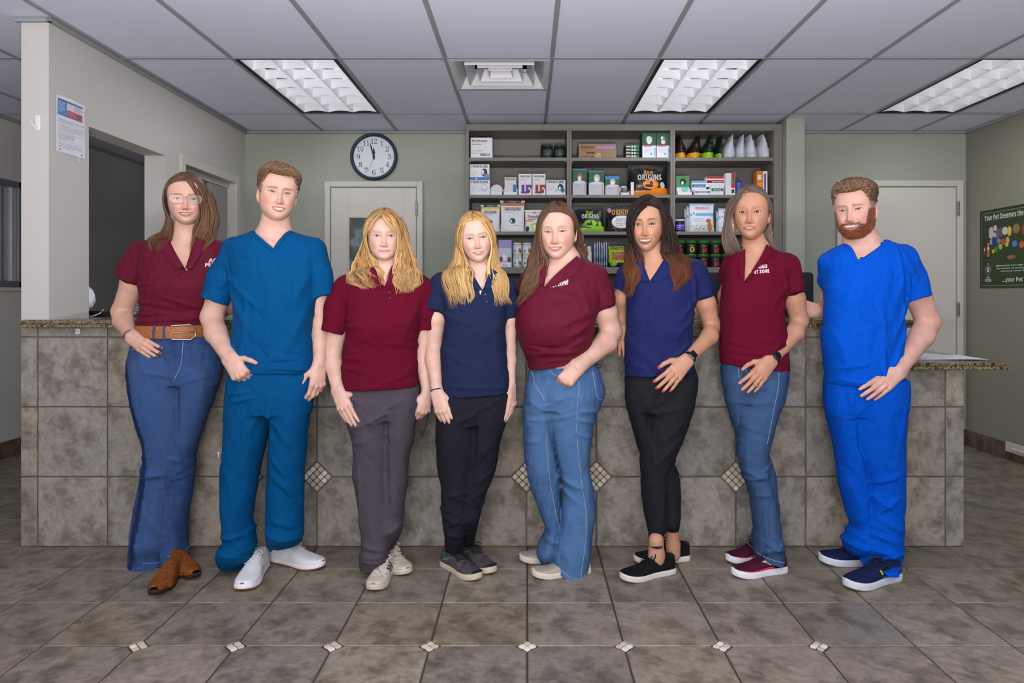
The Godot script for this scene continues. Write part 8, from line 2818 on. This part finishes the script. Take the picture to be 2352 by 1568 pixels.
	carton("flea_box","red and white flea drop box, top of the pair in the right bay","",1622,1665,405,426,z+0.05,0.08,W,adv.call("adv3",rgb(196,40,50),rgb(150,30,44)),[["advantage II",0.3,0.42,0.9,0.60,W]])
	carton("flea_box","white box with a green band under the red box, right bay","",1633,1662,424,447,z,0.06,W,adv.call("adv4",rgb(220,222,226),rgb(20,110,90)),[["advantage",0.18,0.40,0.82,0.60,W]])
	carton("medicine_box","tall white carton with a red edge and a barcode, right bay","",1667,1689,397.5,447,z,0.07,W,print_tex("tallred",36,72,W,[["r",0.58,0,0.42,0.68,rgb(206,44,56)],["r",0.66,0.2,0.24,0.32,rgb(40,130,90)],["l",0.05,0.2,0.45,7,0.06,rgb(170,170,176)],["r",0.62,0.74,0.3,0.18,rgb(60,60,64)]]),[])
	carton("medicine_box","small dark blue carton beside the tall red edged one","",1690.5,1704,413,447,z,0.05,rgb(40,56,130),print_tex("bluesml",20,48,rgb(44,60,140),[["l",0.2,0.2,0.6,6,0.1,rgb(190,200,226)]]),[])
	carton("medicine_box","orange carton with a white spine, right end of the second shelf","",1738,1763,393,447,z,0.08,rgb(226,120,30),print_tex("orangebx",36,72,rgb(226,120,34),[["r",0.6,0,0.4,1,W],["r",0.08,0.16,0.36,0.2,rgb(226,226,232)],["l",0.1,0.5,0.4,3,0.08,rgb(250,214,170)],["e",0.4,0.86,0.12,0.1,rgb(120,70,40)],["r",0.7,0.1,0.18,0.75,rgb(70,80,150)]]),[])
	# --- bay three, third shelf
	tin("jar","purple supplement jar with a white lid, right bay third shelf","jar","",1552,1575.5,503,531.5,z,[0.16,1.0,0.98],print_tex("purpjar",96,40,rgb(34,26,50),[["r",0.34,0.25,0.32,0.6,rgb(104,64,176)],["l",0.38,0.35,0.2,2,0.2,rgb(220,210,240)]]),W,"lid",rgb(30,24,44))
	var imu := print_tex("imu",84,100,rgb(226,228,238),[["r",0,0,1,0.05,rgb(170,200,226)],["r",0.45,0.0,0.2,0.05,rgb(60,80,110)],["r",0,0.34,1,0.10,rgb(110,186,226)],["e",0.16,0.35,0.085,0.08,rgb(236,238,244)],["e",0.16,0.35,0.05,0.045,rgb(226,120,60)],["l",0.14,0.53,0.4,3,0.055,rgb(150,156,176)],["n",0,0.76,1,0.24,300,rgb(90,130,60),rgb(150,180,90)],["e",0.78,0.62,0.1,0.08,rgb(176,112,64)],["e",0.8,0.82,0.09,0.2,rgb(186,120,70)],["e",0.7,0.62,0.05,0.03,rgb(150,90,50)]])
	var iw := [["imuquin",0.22,0.10,0.80,0.24,rgb(226,104,40)]]
	for e in [[1572,1622,478,0.11,"pale blue supplement pouch with a dog, third of the fanned stack"],[1577,1630,472,0.07,"pale blue supplement pouch with a dog, second of the fanned stack"],[1584,1642,466.5,0.0,"pale blue supplement pouch with a dog on grass, front of the stack"],[1645,1690,484,0.07,"pale blue supplement pouch, rear of the pair by the older woman"],[1651,1700,477.5,0.01,"pale blue supplement pouch, front of the pair by the older woman"]]:
		pouch("supplement_pouch",e[4],"fanned pale blue pouches",e[0],e[1],e[2],531.5,z+e[3],0.045,rgb(150,200,230),imu,iw,0.97)
	# --- bay three, fourth shelf: two rows of jars
	var ru := print_tex("redtin",128,44,rgb(26,26,28),[["l",0.42,0.12,0.2,1,0.12,rgb(200,200,200)],["e",0.5,0.58,0.06,0.26,rgb(190,40,34)],["e",0.48,0.5,0.025,0.14,rgb(30,26,28)],["l",0.42,0.84,0.18,1,0.14,rgb(220,60,50)]])
	var ye := print_tex("yeltin",128,44,rgb(30,30,28),[["l",0.42,0.12,0.2,1,0.12,rgb(200,200,200)],["e",0.5,0.55,0.07,0.3,rgb(206,180,30)],["e",0.49,0.55,0.03,0.18,rgb(40,36,26)]])
	if not mats.has("leafy"):
		var lm := plain("lid 3c6e34",Color.WHITE,0.5)
		lm.albedo_texture = ntex(noise(150,0.06,3,FastNoiseLite.TYPE_CELLULAR),[[0.0,rgb(20,44,22)],[0.4,rgb(54,120,50)],[1.0,rgb(110,180,90)]],128)
		tri_map(lm,14.0)
		mats["leafy"] = lm
	for r in 2:
		for k in 5:
			if r==0 and k==4:pass
			var x := 1549.0+k*28.0
			tin("food_tin","black supplement jar with a leafy green lid, %s row, %s from the dark haired woman" % [["upper","lower"][r],["nearest","second","third","fourth","fifth"][k]],"jar","two rows of black jars",x,x+26.5,[552,583][r],[582.6,613.5][r],z+0.005,[0.24,0.98,0.96],ye if r==0 and k==1 else ru,rgb(60,110,52),"lid",rgb(26,26,28))

# ---------- things on the walls and on the counter
func build_wall_things() -> void:
	plain("white_plastic",rgb(220,220,220),0.4)
	clock()
	poster()
	notice()
	var g := Geo.new()
	# adhesive hook on the pier
	var p := at(87,282,3.4)
	var o := thing("wall_hook","small white adhesive hook on the pale pier at the left","hook",p)
	g.box(Vector3(0.002,0,0.003),Vector3(0.024,0.075,0.006),0.003)
	part("plate",g.mesh(),plain("white_plastic",rgb(220,220,220),0.4),o)
	g = Geo.new()
	g.tube([Vector3(0.0,-0.02,0.006),Vector3(-0.004,-0.024,0.016),Vector3(-0.012,-0.010,0.020),Vector3(-0.016,0.004,0.019)],[0.005,0.0055,0.0045,0.003],8)
	part("hook",g.mesh(),plain("white_plastic",Color()),o)
	# little white clip on the counter's top strip
	p = at(179.5,760.5,COUNTER)
	o = thing("cable_clip","tiny white plastic clip on the tile strip below the worktop","clip",p+Vector3(0,0,0.001))
	g = Geo.new()
	g.box(Vector3(0,0,0.003),Vector3(0.022,0.028,0.006),0.002)
	part("plate",g.mesh(),plain("white_plastic",Color()),o)
	g = Geo.new()
	g.tube([Vector3(-0.006,0.006,0.007),Vector3(0.004,0.0,0.010),Vector3(0.006,-0.006,0.007)],[0.0015],6)
	part("wire",g.mesh(),plain("steel",Color()),o)
	# small switch scrap below the notice
	var q := Vector3(PART+0.001,0,-3.63)
	q.y = EYE+(674 - 366)*3.63/FOCAL
	g = Geo.new()
	g.box(q+Vector3(0.0006,0,0),Vector3(0.0012,0.02,0.012),0.0004)
	tag(part("tape_scrap",g.mesh(),plain("white_plastic",Color())),"tiny scrap of white tape on the partition below the paper notice","tape")
	globe_lamp()
	# network box, cable and small black device in the pass-through
	p = Vector3(PART - 0.03,1.122,-4.24)
	o = thing("desk_phone","pale grey box with vent slots standing in the pass-through opening","device",p)
	g = Geo.new()
	g.box(Vector3(0,0.055,0),Vector3(0.12,0.11,0.18),0.006)
	part("body",g.mesh(),plain("pale_grey_plastic",rgb(186,186,188),0.5),o)
	for k in 6:
		for j in 2:
			g = Geo.new()
			g.box(Vector3(-0.026+j*0.052,0.022+k*0.009,0.0902),Vector3(0.040,0.0035,0.001))
			part("vent_slot",g.mesh(),plain("black_gap",Color()),o)
	p = Vector3(PART - 0.04,1.122,-3.90)
	o = thing("router","flat black device lying on the sill beside the white globe lamp","device",p)
	g = Geo.new()
	g.box(Vector3(0,0.016,0),Vector3(0.12,0.032,0.20),0.006)
	part("body",g.mesh(),plain("black_plastic",rgb(24,25,30),0.4),o)
	g = Geo.new()
	g.tube([Vector3(0.02,0.034,0.02),Vector3(0.045,0.040,0.07),Vector3(0.05,0.02,0.11),Vector3(0.03,0.006,0.14),Vector3(-0.02,0.006,0.15)],[0.003],6)
	part("cable",g.mesh(),plain("white_plastic",Color()),o)
	monitor()
	# white card holder and purple tub seen between the people
	p = at(1181,733,3.62)
	o = thing("card_holder","small white card holder on the worktop between two women","holder",Vector3(p.x,1.122,p.z))
	g = Geo.new()
	g.box(Vector3(0,0.002,0),Vector3(0.05,0.004,0.05),0.001)
	g.box(Vector3(0,0.065,-0.01),Vector3(0.045,0.13,0.006),0.002)
	part("stand",g.mesh(),plain("white_plastic",Color()),o)
	g = Geo.new()
	g.box(Vector3(0.012,0.07,-0.005),Vector3(0.014,0.07,0.001))
	part("label",g.mesh(),plain("grey_print",rgb(120,118,120),0.5),o)
	p = at(1418,733,3.66)
	o = thing("wipes_tub","purple tub with a white lid on the worktop beside the maroon sleeve","tub",Vector3(p.x,1.122,p.z))
	g = Geo.new()
	g.lathe([Vector2(0,0),Vector2(0.050,0),Vector2(0.053,0.005),Vector2(0.053,0.085),Vector2(0,0.085)],28)
	part("body",g.mesh(),plain("purple_plastic",rgb(76,44,150),0.4),o)
	g = Geo.new()
	g.lathe([Vector2(0,0.085),Vector2(0.056,0.085),Vector2(0.056,0.115),Vector2(0.05,0.122),Vector2(0,0.122)],28)
	part("lid",g.mesh(),plain("white_plastic",Color()),o)
	# papers on the low ledge
	var y := 0.882+0.0375
	var rng := RandomNumberGenerator.new()
	rng.seed = 4
	for k in 5:
		g = Geo.new()
		g.box(Vector3.ZERO,Vector3([0.30,0.42,0.34,0.30,0.28][k],0.0022,[0.20,0.24,0.22,0.22,0.21][k]),0.0004)
		var pp := part("paper_sheet",g.mesh(),plain("paper_%d" % (k % 3),[rgb(214,216,222),rgb(190,196,206),rgb(226,226,228)][k % 3],0.6))
		pp.position = Vector3(2.04+[0.0,0.04,-0.03,0.06,0.0][k],y+0.0013+k*0.0023,-3.56 - [0.0,0.02,0.04,0.0,0.03][k])
		pp.rotation.y = [0.1,-0.05,0.2,-0.12,0.3][k]
		tag(pp,"loose sheet of paper on the low granite ledge, %s of the pile" % ["bottom","second","third","fourth","top"][k],"paper","papers on the low ledge")
	# outlet box at the foot of the right wall
	o = thing("door_stop","cream plastic box fixed to the baseboard at the right edge","box",Vector3(RIGHT - 0.013,0.10,-5.13))
	g = Geo.new()
	g.box(Vector3(-0.006,0,0),Vector3(0.012,0.075,0.26),0.003)
	part("plate",g.mesh(),plain("cream_plastic",rgb(206,196,178),0.5),o)
	g = Geo.new()
	g.box(Vector3(-0.016,-0.008,0.02),Vector3(0.012,0.022,0.15),0.004)
	part("lever",g.mesh(),plain("cream_plastic",Color()),o)
	for s in [-1,1]:
		g = Geo.new()
		g.box(Vector3(-0.0125,0.022,s*0.11),Vector3(0.002,0.006,0.006),0.001)
		part("screw",g.mesh(),plain("steel",Color()),o)

func clock() -> void:
	var c := at(860,361,BACK)
	var o := thing("wall_clock","round wall clock with a dark blue rim above the glazed door","clock",c)
	var R := 54.0*BACK/FOCAL
	var g := Geo.new()
	g.lathe([Vector2(0,0.002),Vector2(R,0.002),Vector2(R,0.03),Vector2(R*0.97,0.042),Vector2(R*0.90,0.044),Vector2(R*0.865,0.032),Vector2(R*0.86,0.018),Vector2(0,0.018)],64,Vector3.ZERO,2)
	part("rim",g.mesh(),plain("navy_rim",rgb(42,48,66),0.35),o)
	g = Geo.new()
	g.lathe([Vector2(0,0.0182),Vector2(R*0.858,0.0182),Vector2(R*0.858,0.0202),Vector2(0,0.0202)],64,Vector3.ZERO,2)
	part("face",g.mesh(),plain("clock_white",rgb(214,218,222),0.5),o)
	var ink := plain("clock_ink",rgb(44,46,54),0.6)
	g = Geo.new()
	for k in 12:
		var a := TAU*(k+1)/12.0
		var m := Vector2(sin(a),cos(a))*R*0.66
		var s := str(k+1)
		var hw := R*(0.075 if s.length()==1 else 0.125)
		var hh := R*0.105
		letters(g,s,"Droid Serif",400,func(u:float,v:float,d:float) -> Vector3:return Vector3(m.x+(u - 0.5)*2*hw*(0.6 if s=="1" else 1.0),m.y+(v - 0.5)*2*hh,0.0204+d*0.0006))
	part("numerals",g.mesh(),ink,o)
	g = Geo.new()
	for k in 60:
		var a := TAU*k/60.0
		g.box(Vector3(0,R*0.815,0.0206),Vector3(R*0.012,R*(0.055 if k % 5==0 else 0.03),0.0008),0.0,Transform3D(Basis(Vector3(0,0,1),-a),Vector3.ZERO))
	part("minute_marks",g.mesh(),ink,o)
	for e in [["hour_hand",11.0+57.5/60.0,0.40,0.045,12.0],["minute_hand",57.5,0.66,0.032,60.0]]:
		g = Geo.new()
		var a:float = TAU*e[1]/e[4]
		g.prism(PackedVector2Array([Vector2(-R*e[3]*0.6,-R*0.12),Vector2(R*e[3]*0.6,-R*0.12),Vector2(R*e[3],R*e[2]*0.6),Vector2(0,R*e[2]),Vector2(-R*e[3],R*e[2]*0.6)]),0.0,0.0015)
		g.apply(Transform3D(Basis(Vector3(0,0,1),-a),Vector3(0,0,0.023 if e[4]<13 else 0.0255)))
		part(e[0],g.mesh(),ink,o)
	g = Geo.new()
	g.prism(PackedVector2Array([Vector2(-0.0012,-R*0.2),Vector2(0.0012,-R*0.2),Vector2(0.0008,R*0.72),Vector2(-0.0008,R*0.72)]),0.0,0.001)
	g.apply(Transform3D(Basis(Vector3(0,0,1),PI - 0.35),Vector3(0,0,0.0275)))
	part("second_hand",g.mesh(),ink,o)
	g = Geo.new()
	g.lathe([Vector2(0,0.02),Vector2(R*0.05,0.02),Vector2(R*0.05,0.029),Vector2(0,0.030)],20,Vector3.ZERO,2)
	part("hub",g.mesh(),ink,o)

func poster() -> void:
	# on the right wall; u runs from its far edge towards the camera
	var x := RIGHT - 0.002
	var z0 := -RIGHT*FOCAL/(2252 - 1211.0)
	var wid := 0.94
	var y1 := EYE+(674 - 486)*-z0/FOCAL
	var y0 := EYE+(674 - 662)*-z0/FOCAL
	var h := y1 - y0
	var o := thing("poster","dark green grass poster of pet toys on the right wall","poster",Vector3(x,y0,z0))
	var ops := [["n",0,0,1,1,9000,rgb(26,44,22),rgb(66,92,44)],["r",0,0,0.03,1,rgb(34,42,32)],["r",0,0,1,0.02,rgb(34,42,32)]]
	for e in [[0.14,0.27,0.03,0.05,rgb(206,180,176)],[0.19,0.24,0.02,0.04,rgb(214,190,186)],[0.16,0.33,0.05,0.04,rgb(190,190,206)],[0.22,0.31,0.02,0.07,rgb(120,96,110)],[0.26,0.30,0.03,0.06,rgb(90,96,116)],[0.31,0.29,0.035,0.05,rgb(206,200,190)],[0.36,0.30,0.025,0.06,rgb(216,190,60)],[0.44,0.28,0.04,0.06,rgb(150,110,70)],[0.55,0.3,0.05,0.07,rgb(170,60,60)],[0.66,0.32,0.04,0.06,rgb(90,110,170)],[0.76,0.34,0.05,0.05,rgb(200,190,120)],[0.15,0.41,0.03,0.035,rgb(160,160,180)],[0.17,0.40,0.02,0.06,rgb(40,60,150)],[0.235,0.41,0.025,0.035,rgb(120,150,170)],[0.225,0.455,0.02,0.03,rgb(110,60,130)],[0.29,0.42,0.025,0.04,rgb(206,80,40)],[0.34,0.41,0.02,0.045,rgb(190,170,140)],[0.165,0.53,0.016,0.028,rgb(226,170,40)],[0.2,0.515,0.022,0.038,rgb(40,150,60)],[0.255,0.48,0.022,0.036,rgb(140,200,70)],[0.33,0.46,0.02,0.03,rgb(190,196,60)],[0.42,0.46,0.03,0.04,rgb(60,130,190)],[0.5,0.48,0.03,0.04,rgb(200,90,50)],[0.38,0.62,0.05,0.025,rgb(150,100,60)]]:ops.append(["e",e[0],e[1],e[2],e[3],e[4]])
	ops.append_array([["r",0.04,0.42,0.035,0.20,rgb(20,20,22)],["r",0.046,0.45,0.024,0.15,rgb(96,50,90)],["r",0.085,0.40,0.042,0.22,rgb(20,20,22)],["r",0.09,0.42,0.032,0.18,rgb(206,120,40)],["e",0.106,0.49,0.01,0.02,rgb(236,232,226)],["e",0.058,0.50,0.008,0.018,rgb(226,220,226)]])
	var tex := print_tex("poster",256,160,rgb(44,62,32),ops)
	var g := Geo.new()
	g.quad([Vector3(0,0,0),Vector3(0,0,wid),Vector3(0,h,wid),Vector3(0,h,0)],Vector3(-1,0,0))
	part("print",g.mesh(),print_mat("poster",tex,0.5),o,Vector3(-0.0012,0,0))
	g = Geo.new()
	g.box(Vector3(0,h/2,wid/2),Vector3(0.0016,h,wid),0.0004)
	part("sheet",g.mesh(),plain("poster_card",rgb(60,66,56),0.7),o)
	var place := func(l:Array) -> Callable:return func(u:float,v:float,d:float) -> Vector3:return Vector3(-0.0016 - d*0.0004,h*(1.0 - lerpf(l[4],l[2],v)),wid*lerpf(l[1],l[3],u))
	g = Geo.new()
	for l in [["Your Pet Deserves the Best...",0.06,0.06,0.66,0.135],["...your Pet Deserves the Best!",0.28,0.865,0.95,0.94],["When you buy from Aggie Pet Zone, you get",0.20,0.71,0.74,0.735],["the very best.  All our pet products come from",0.21,0.745,0.76,0.77],["veterinary owners, Drs.",0.26,0.78,0.56,0.803],["AGGIE",0.085,0.855,0.125,0.875],["PET ZONE",0.065,0.882,0.145,0.915]]:
		letters(g,l[0],"Droid Sans",700,place.call(l))
	part("lettering",g.mesh(),plain("poster_white",rgb(216,218,210),0.6),o)
	g = Geo.new()                                                     # dotted border, diamond and paw
	var dot := func(u:float,v:float) -> void:g.box(Vector3(-0.0014,h*(1 - v),wid*u),Vector3(0.0006,0.003,0.003))
	for k in 110:for v in [0.04,0.965]:dot.call(0.025+k*0.0087,v)
	for k in 66:dot.call(0.022,0.045+k*0.0139)
	part("dotted_border",g.mesh(),plain("poster_white",Color()),o)
	var dia := func(r:float,zz:float) -> Geo:
		var q := Geo.new()
		q.prism(PackedVector2Array([Vector2(0,-r*1.45),Vector2(r,0),Vector2(0,r*1.45),Vector2(-r,0)]),0,0.0003)
		q.apply(Transform3D(Basis(Vector3(0,0,1),Vector3(0,1,0),Vector3(-1,0,0)),Vector3(zz,h*0.235,wid*0.105)))
		return q
	part("emblem_edge",dia.call(0.037,-0.0013).mesh(),plain("poster_white",Color()),o)
	part("emblem",dia.call(0.034,-0.0018).mesh(),plain("emblem_brown",rgb(64,46,40),0.6),o)
	g = Geo.new()
	for e in [[0,-0.008,0.012,0.011],[-0.013,0.006,0.0042,0.007],[0.013,0.006,0.0042,0.007],[-0.005,0.015,0.0042,0.0075],[0.005,0.015,0.0042,0.0075]]:
		var poly := PackedVector2Array()
		for k in 14:poly.append(Vector2(e[0]+cos(TAU*k/14)*e[2],e[1]+sin(TAU*k/14)*e[3]))
		g.prism(poly,0,0.0003)
	g.apply(Transform3D(Basis(Vector3(0,0,1),Vector3(0,1,0),Vector3(-1,0,0)),Vector3(-0.0023,h*0.235,wid*0.105)))
	part("paw",g.mesh(),plain("poster_white",Color()),o)

func notice() -> void:
	var zn := -PART*FOCAL/(1211 - 128.0)
	var zf := -PART*FOCAL/(1211 - 193.0)
	var y1 := EYE+(674 - 216)*zn/FOCAL
	var y0 := EYE+(674 - 346)*zn/FOCAL
	var w := zf - zn
	var h := y1 - y0
	var o := thing("paper_notice","printed licence sheet with a blue and pink heading on the left partition","notice",Vector3(PART+0.0008,y0,-zn))
	var ops := [["r",0.05,0.05,0.88,0.30,rgb(206,200,212)],["r",0.05,0.05,0.32,0.27,rgb(88,130,180)],["r",0.37,0.20,0.56,0.13,rgb(176,100,124)],["r",0.05,0.05,0.88,0.03,rgb(84,104,150)],["r",0.05,0.32,0.88,0.015,rgb(70,80,110)],["l",0.08,0.10,0.2,5,0.04,rgb(190,214,236)],["l",0.62,0.10,0.3,3,0.03,rgb(120,120,140)],["l",0.68,0.24,0.2,2,0.04,rgb(50,44,60)],["l",0.08,0.40,0.84,3,0.022,rgb(130,130,136)],["l",0.08,0.49,0.84,7,0.020,rgb(120,120,128)],["l",0.08,0.66,0.5,5,0.022,rgb(120,120,128)],["r",0.05,0.455,0.9,0.006,rgb(140,140,146)],["r",0.05,0.64,0.9,0.006,rgb(140,140,146)],["r",0.05,0.78,0.9,0.006,rgb(140,140,146)],["l",0.08,0.82,0.8,4,0.028,rgb(140,140,148)],["e",0.12,0.95,0.03,0.012,rgb(70,70,90)],["e",0.88,0.95,0.03,0.014,rgb(70,70,90)]]
	var tex := print_tex("notice",128,220,rgb(216,216,224),ops)
	var g := Geo.new()
	var rows := []
	for r in 11:
		var row := []
		for k in 9:
			var u := k/8.0
			var v := r/10.0
			row.append(Vector3(0.0012+0.006*smoothstep(0.86,1.0,v)*(0.4+0.6*absf(sin(u*7.0)))+0.003*(1.0 - v)*u,v*h,-w*u))
		rows.append(row)
	g.grid(rows,false)
	for r in 11:
		for k in 9:
			g.t[r*9+k] = Vector2(k/8.0,1.0 - r/10.0)
	g.face(Vector3(1,0,0))
	part("sheet",g.mesh(),print_mat("notice",tex,0.6),o)
	g = Geo.new()
	g.box(Vector3(0.006,h*0.985,-w*0.45),Vector3(0.0012,0.014,w*0.5),0.0003)
	part("tape",g.mesh(),plain("white_plastic",Color()),o)

func globe_lamp() -> void:
	var o := thing("globe_lamp","white faceted globe lamp half hidden at the pass-through opening","lamp",Vector3(PART - 0.075,1.122,-3.745))
	var g := Geo.new()
	g.lathe([Vector2(0,0),Vector2(0.045,0),Vector2(0.045,0.02),Vector2(0.03,0.028),Vector2(0,0.028)],20)
	part("base",g.mesh(),plain("lamp_wood",rgb(110,84,56),0.6),o)
	g = Geo.new()
	var ico := SphereMesh.new()
	var rng := RandomNumberGenerator.new()
	rng.seed = 3
	var rows := []
	for r in 8:
		var row := []
		var t := PI*(0.06+0.88*r/7.0)
		for k in 11:
			var a := TAU*(k+0.5*(r % 2))/11
			var q := 0.078*(1.0+rng.randf_range(-0.02,0.02))
			row.append(Vector3(sin(t)*cos(a)*q,0.104+cos(t)*q*1.02,sin(t)*sin(a)*q))
		rows.append(row)
	for r in 7:
		for k in 11:
			var j := (k+1) % 11
			if r % 2==0:
				g.flat([rows[r][k],rows[r+1][k],rows[r][j]]); g.flat([rows[r][j],rows[r+1][k],rows[r+1][j]])
			else:
				g.flat([rows[r][k],rows[r+1][k],rows[r+1][j]]); g.flat([rows[r][k],rows[r+1][j],rows[r][j]])
	g.flat(rows[0]); g.flat(rows[7])
	for k in range(0,g.i.size(),3):
		var f := (g.v[g.i[k+2]] - g.v[g.i[k]]).cross(g.v[g.i[k+1]] - g.v[g.i[k]])
		var out := g.v[g.i[k]] - Vector3(0,0.104,0)
		if f.dot(out)<0.0:
			var q := g.i[k+1]
			g.i[k+1] = g.i[k+2]
			g.i[k+2] = q
		for q in 3:g.n[g.i[k+q]] = f.normalized()*(1.0 if f.dot(out)>0.0 else -1.0)
	var m := plain("globe_white",rgb(226,228,236),0.5)
	part("shade",g.mesh(),m,o)

func monitor() -> void:
	var z := 3.98
	var a := at(1621,625,z)
	var b := at(1867,625,z)
	var o := thing("computer_monitor","black computer monitor seen from behind on the staff desk","monitor",Vector3((a.x+b.x)/2,0.7502,-z))
	var w := b.x - a.x
	var top := a.y - 0.75
	var g := Geo.new()
	var p := PackedVector2Array()
	for k in 4:
		for j in 4:
			var e := PI/2*k+PI/6*j
			p.append(Vector2([1,-1,-1,1][k]*(w/2 - 0.02),top - 0.18+[1,1,-1,-1][k]*(0.18 - 0.02))+Vector2.from_angle(e)*0.02)
	g.prism(p,-0.02,0.012,0.005)
	var m := plain("monitor_black",rgb(34,37,44),0.45)
	part("back",g.mesh(),m,o)
	g = Geo.new()
	g.box(Vector3(0,top - 0.20,0.02),Vector3(w*0.45,0.18,0.02),0.008)
	part("hump",g.mesh(),m,o)
	g = Geo.new()
	g.box(Vector3(-w*0.33,top - 0.022,0.0125),Vector3(0.06,0.004,0.002))
	g.box(Vector3(w*0.33,top - 0.022,0.0125),Vector3(0.03,0.004,0.002))
	part("slot",g.mesh(),plain("black_gap",Color()),o)
	g = Geo.new()
	g.box(Vector3(0,top - 0.18,-0.0215),Vector3(w - 0.02,0.33,0.002),0.0005)
	part("screen",g.mesh(),plain("screen_off",rgb(10,11,14),0.1),o)
	g = Geo.new()
	g.box(Vector3(0,0.105,0.02),Vector3(0.05,0.19,0.02),0.004)
	g.box(Vector3(0,0.006,0.0),Vector3(0.24,0.012,0.18),0.004)
	part("stand",g.mesh(),m,o)
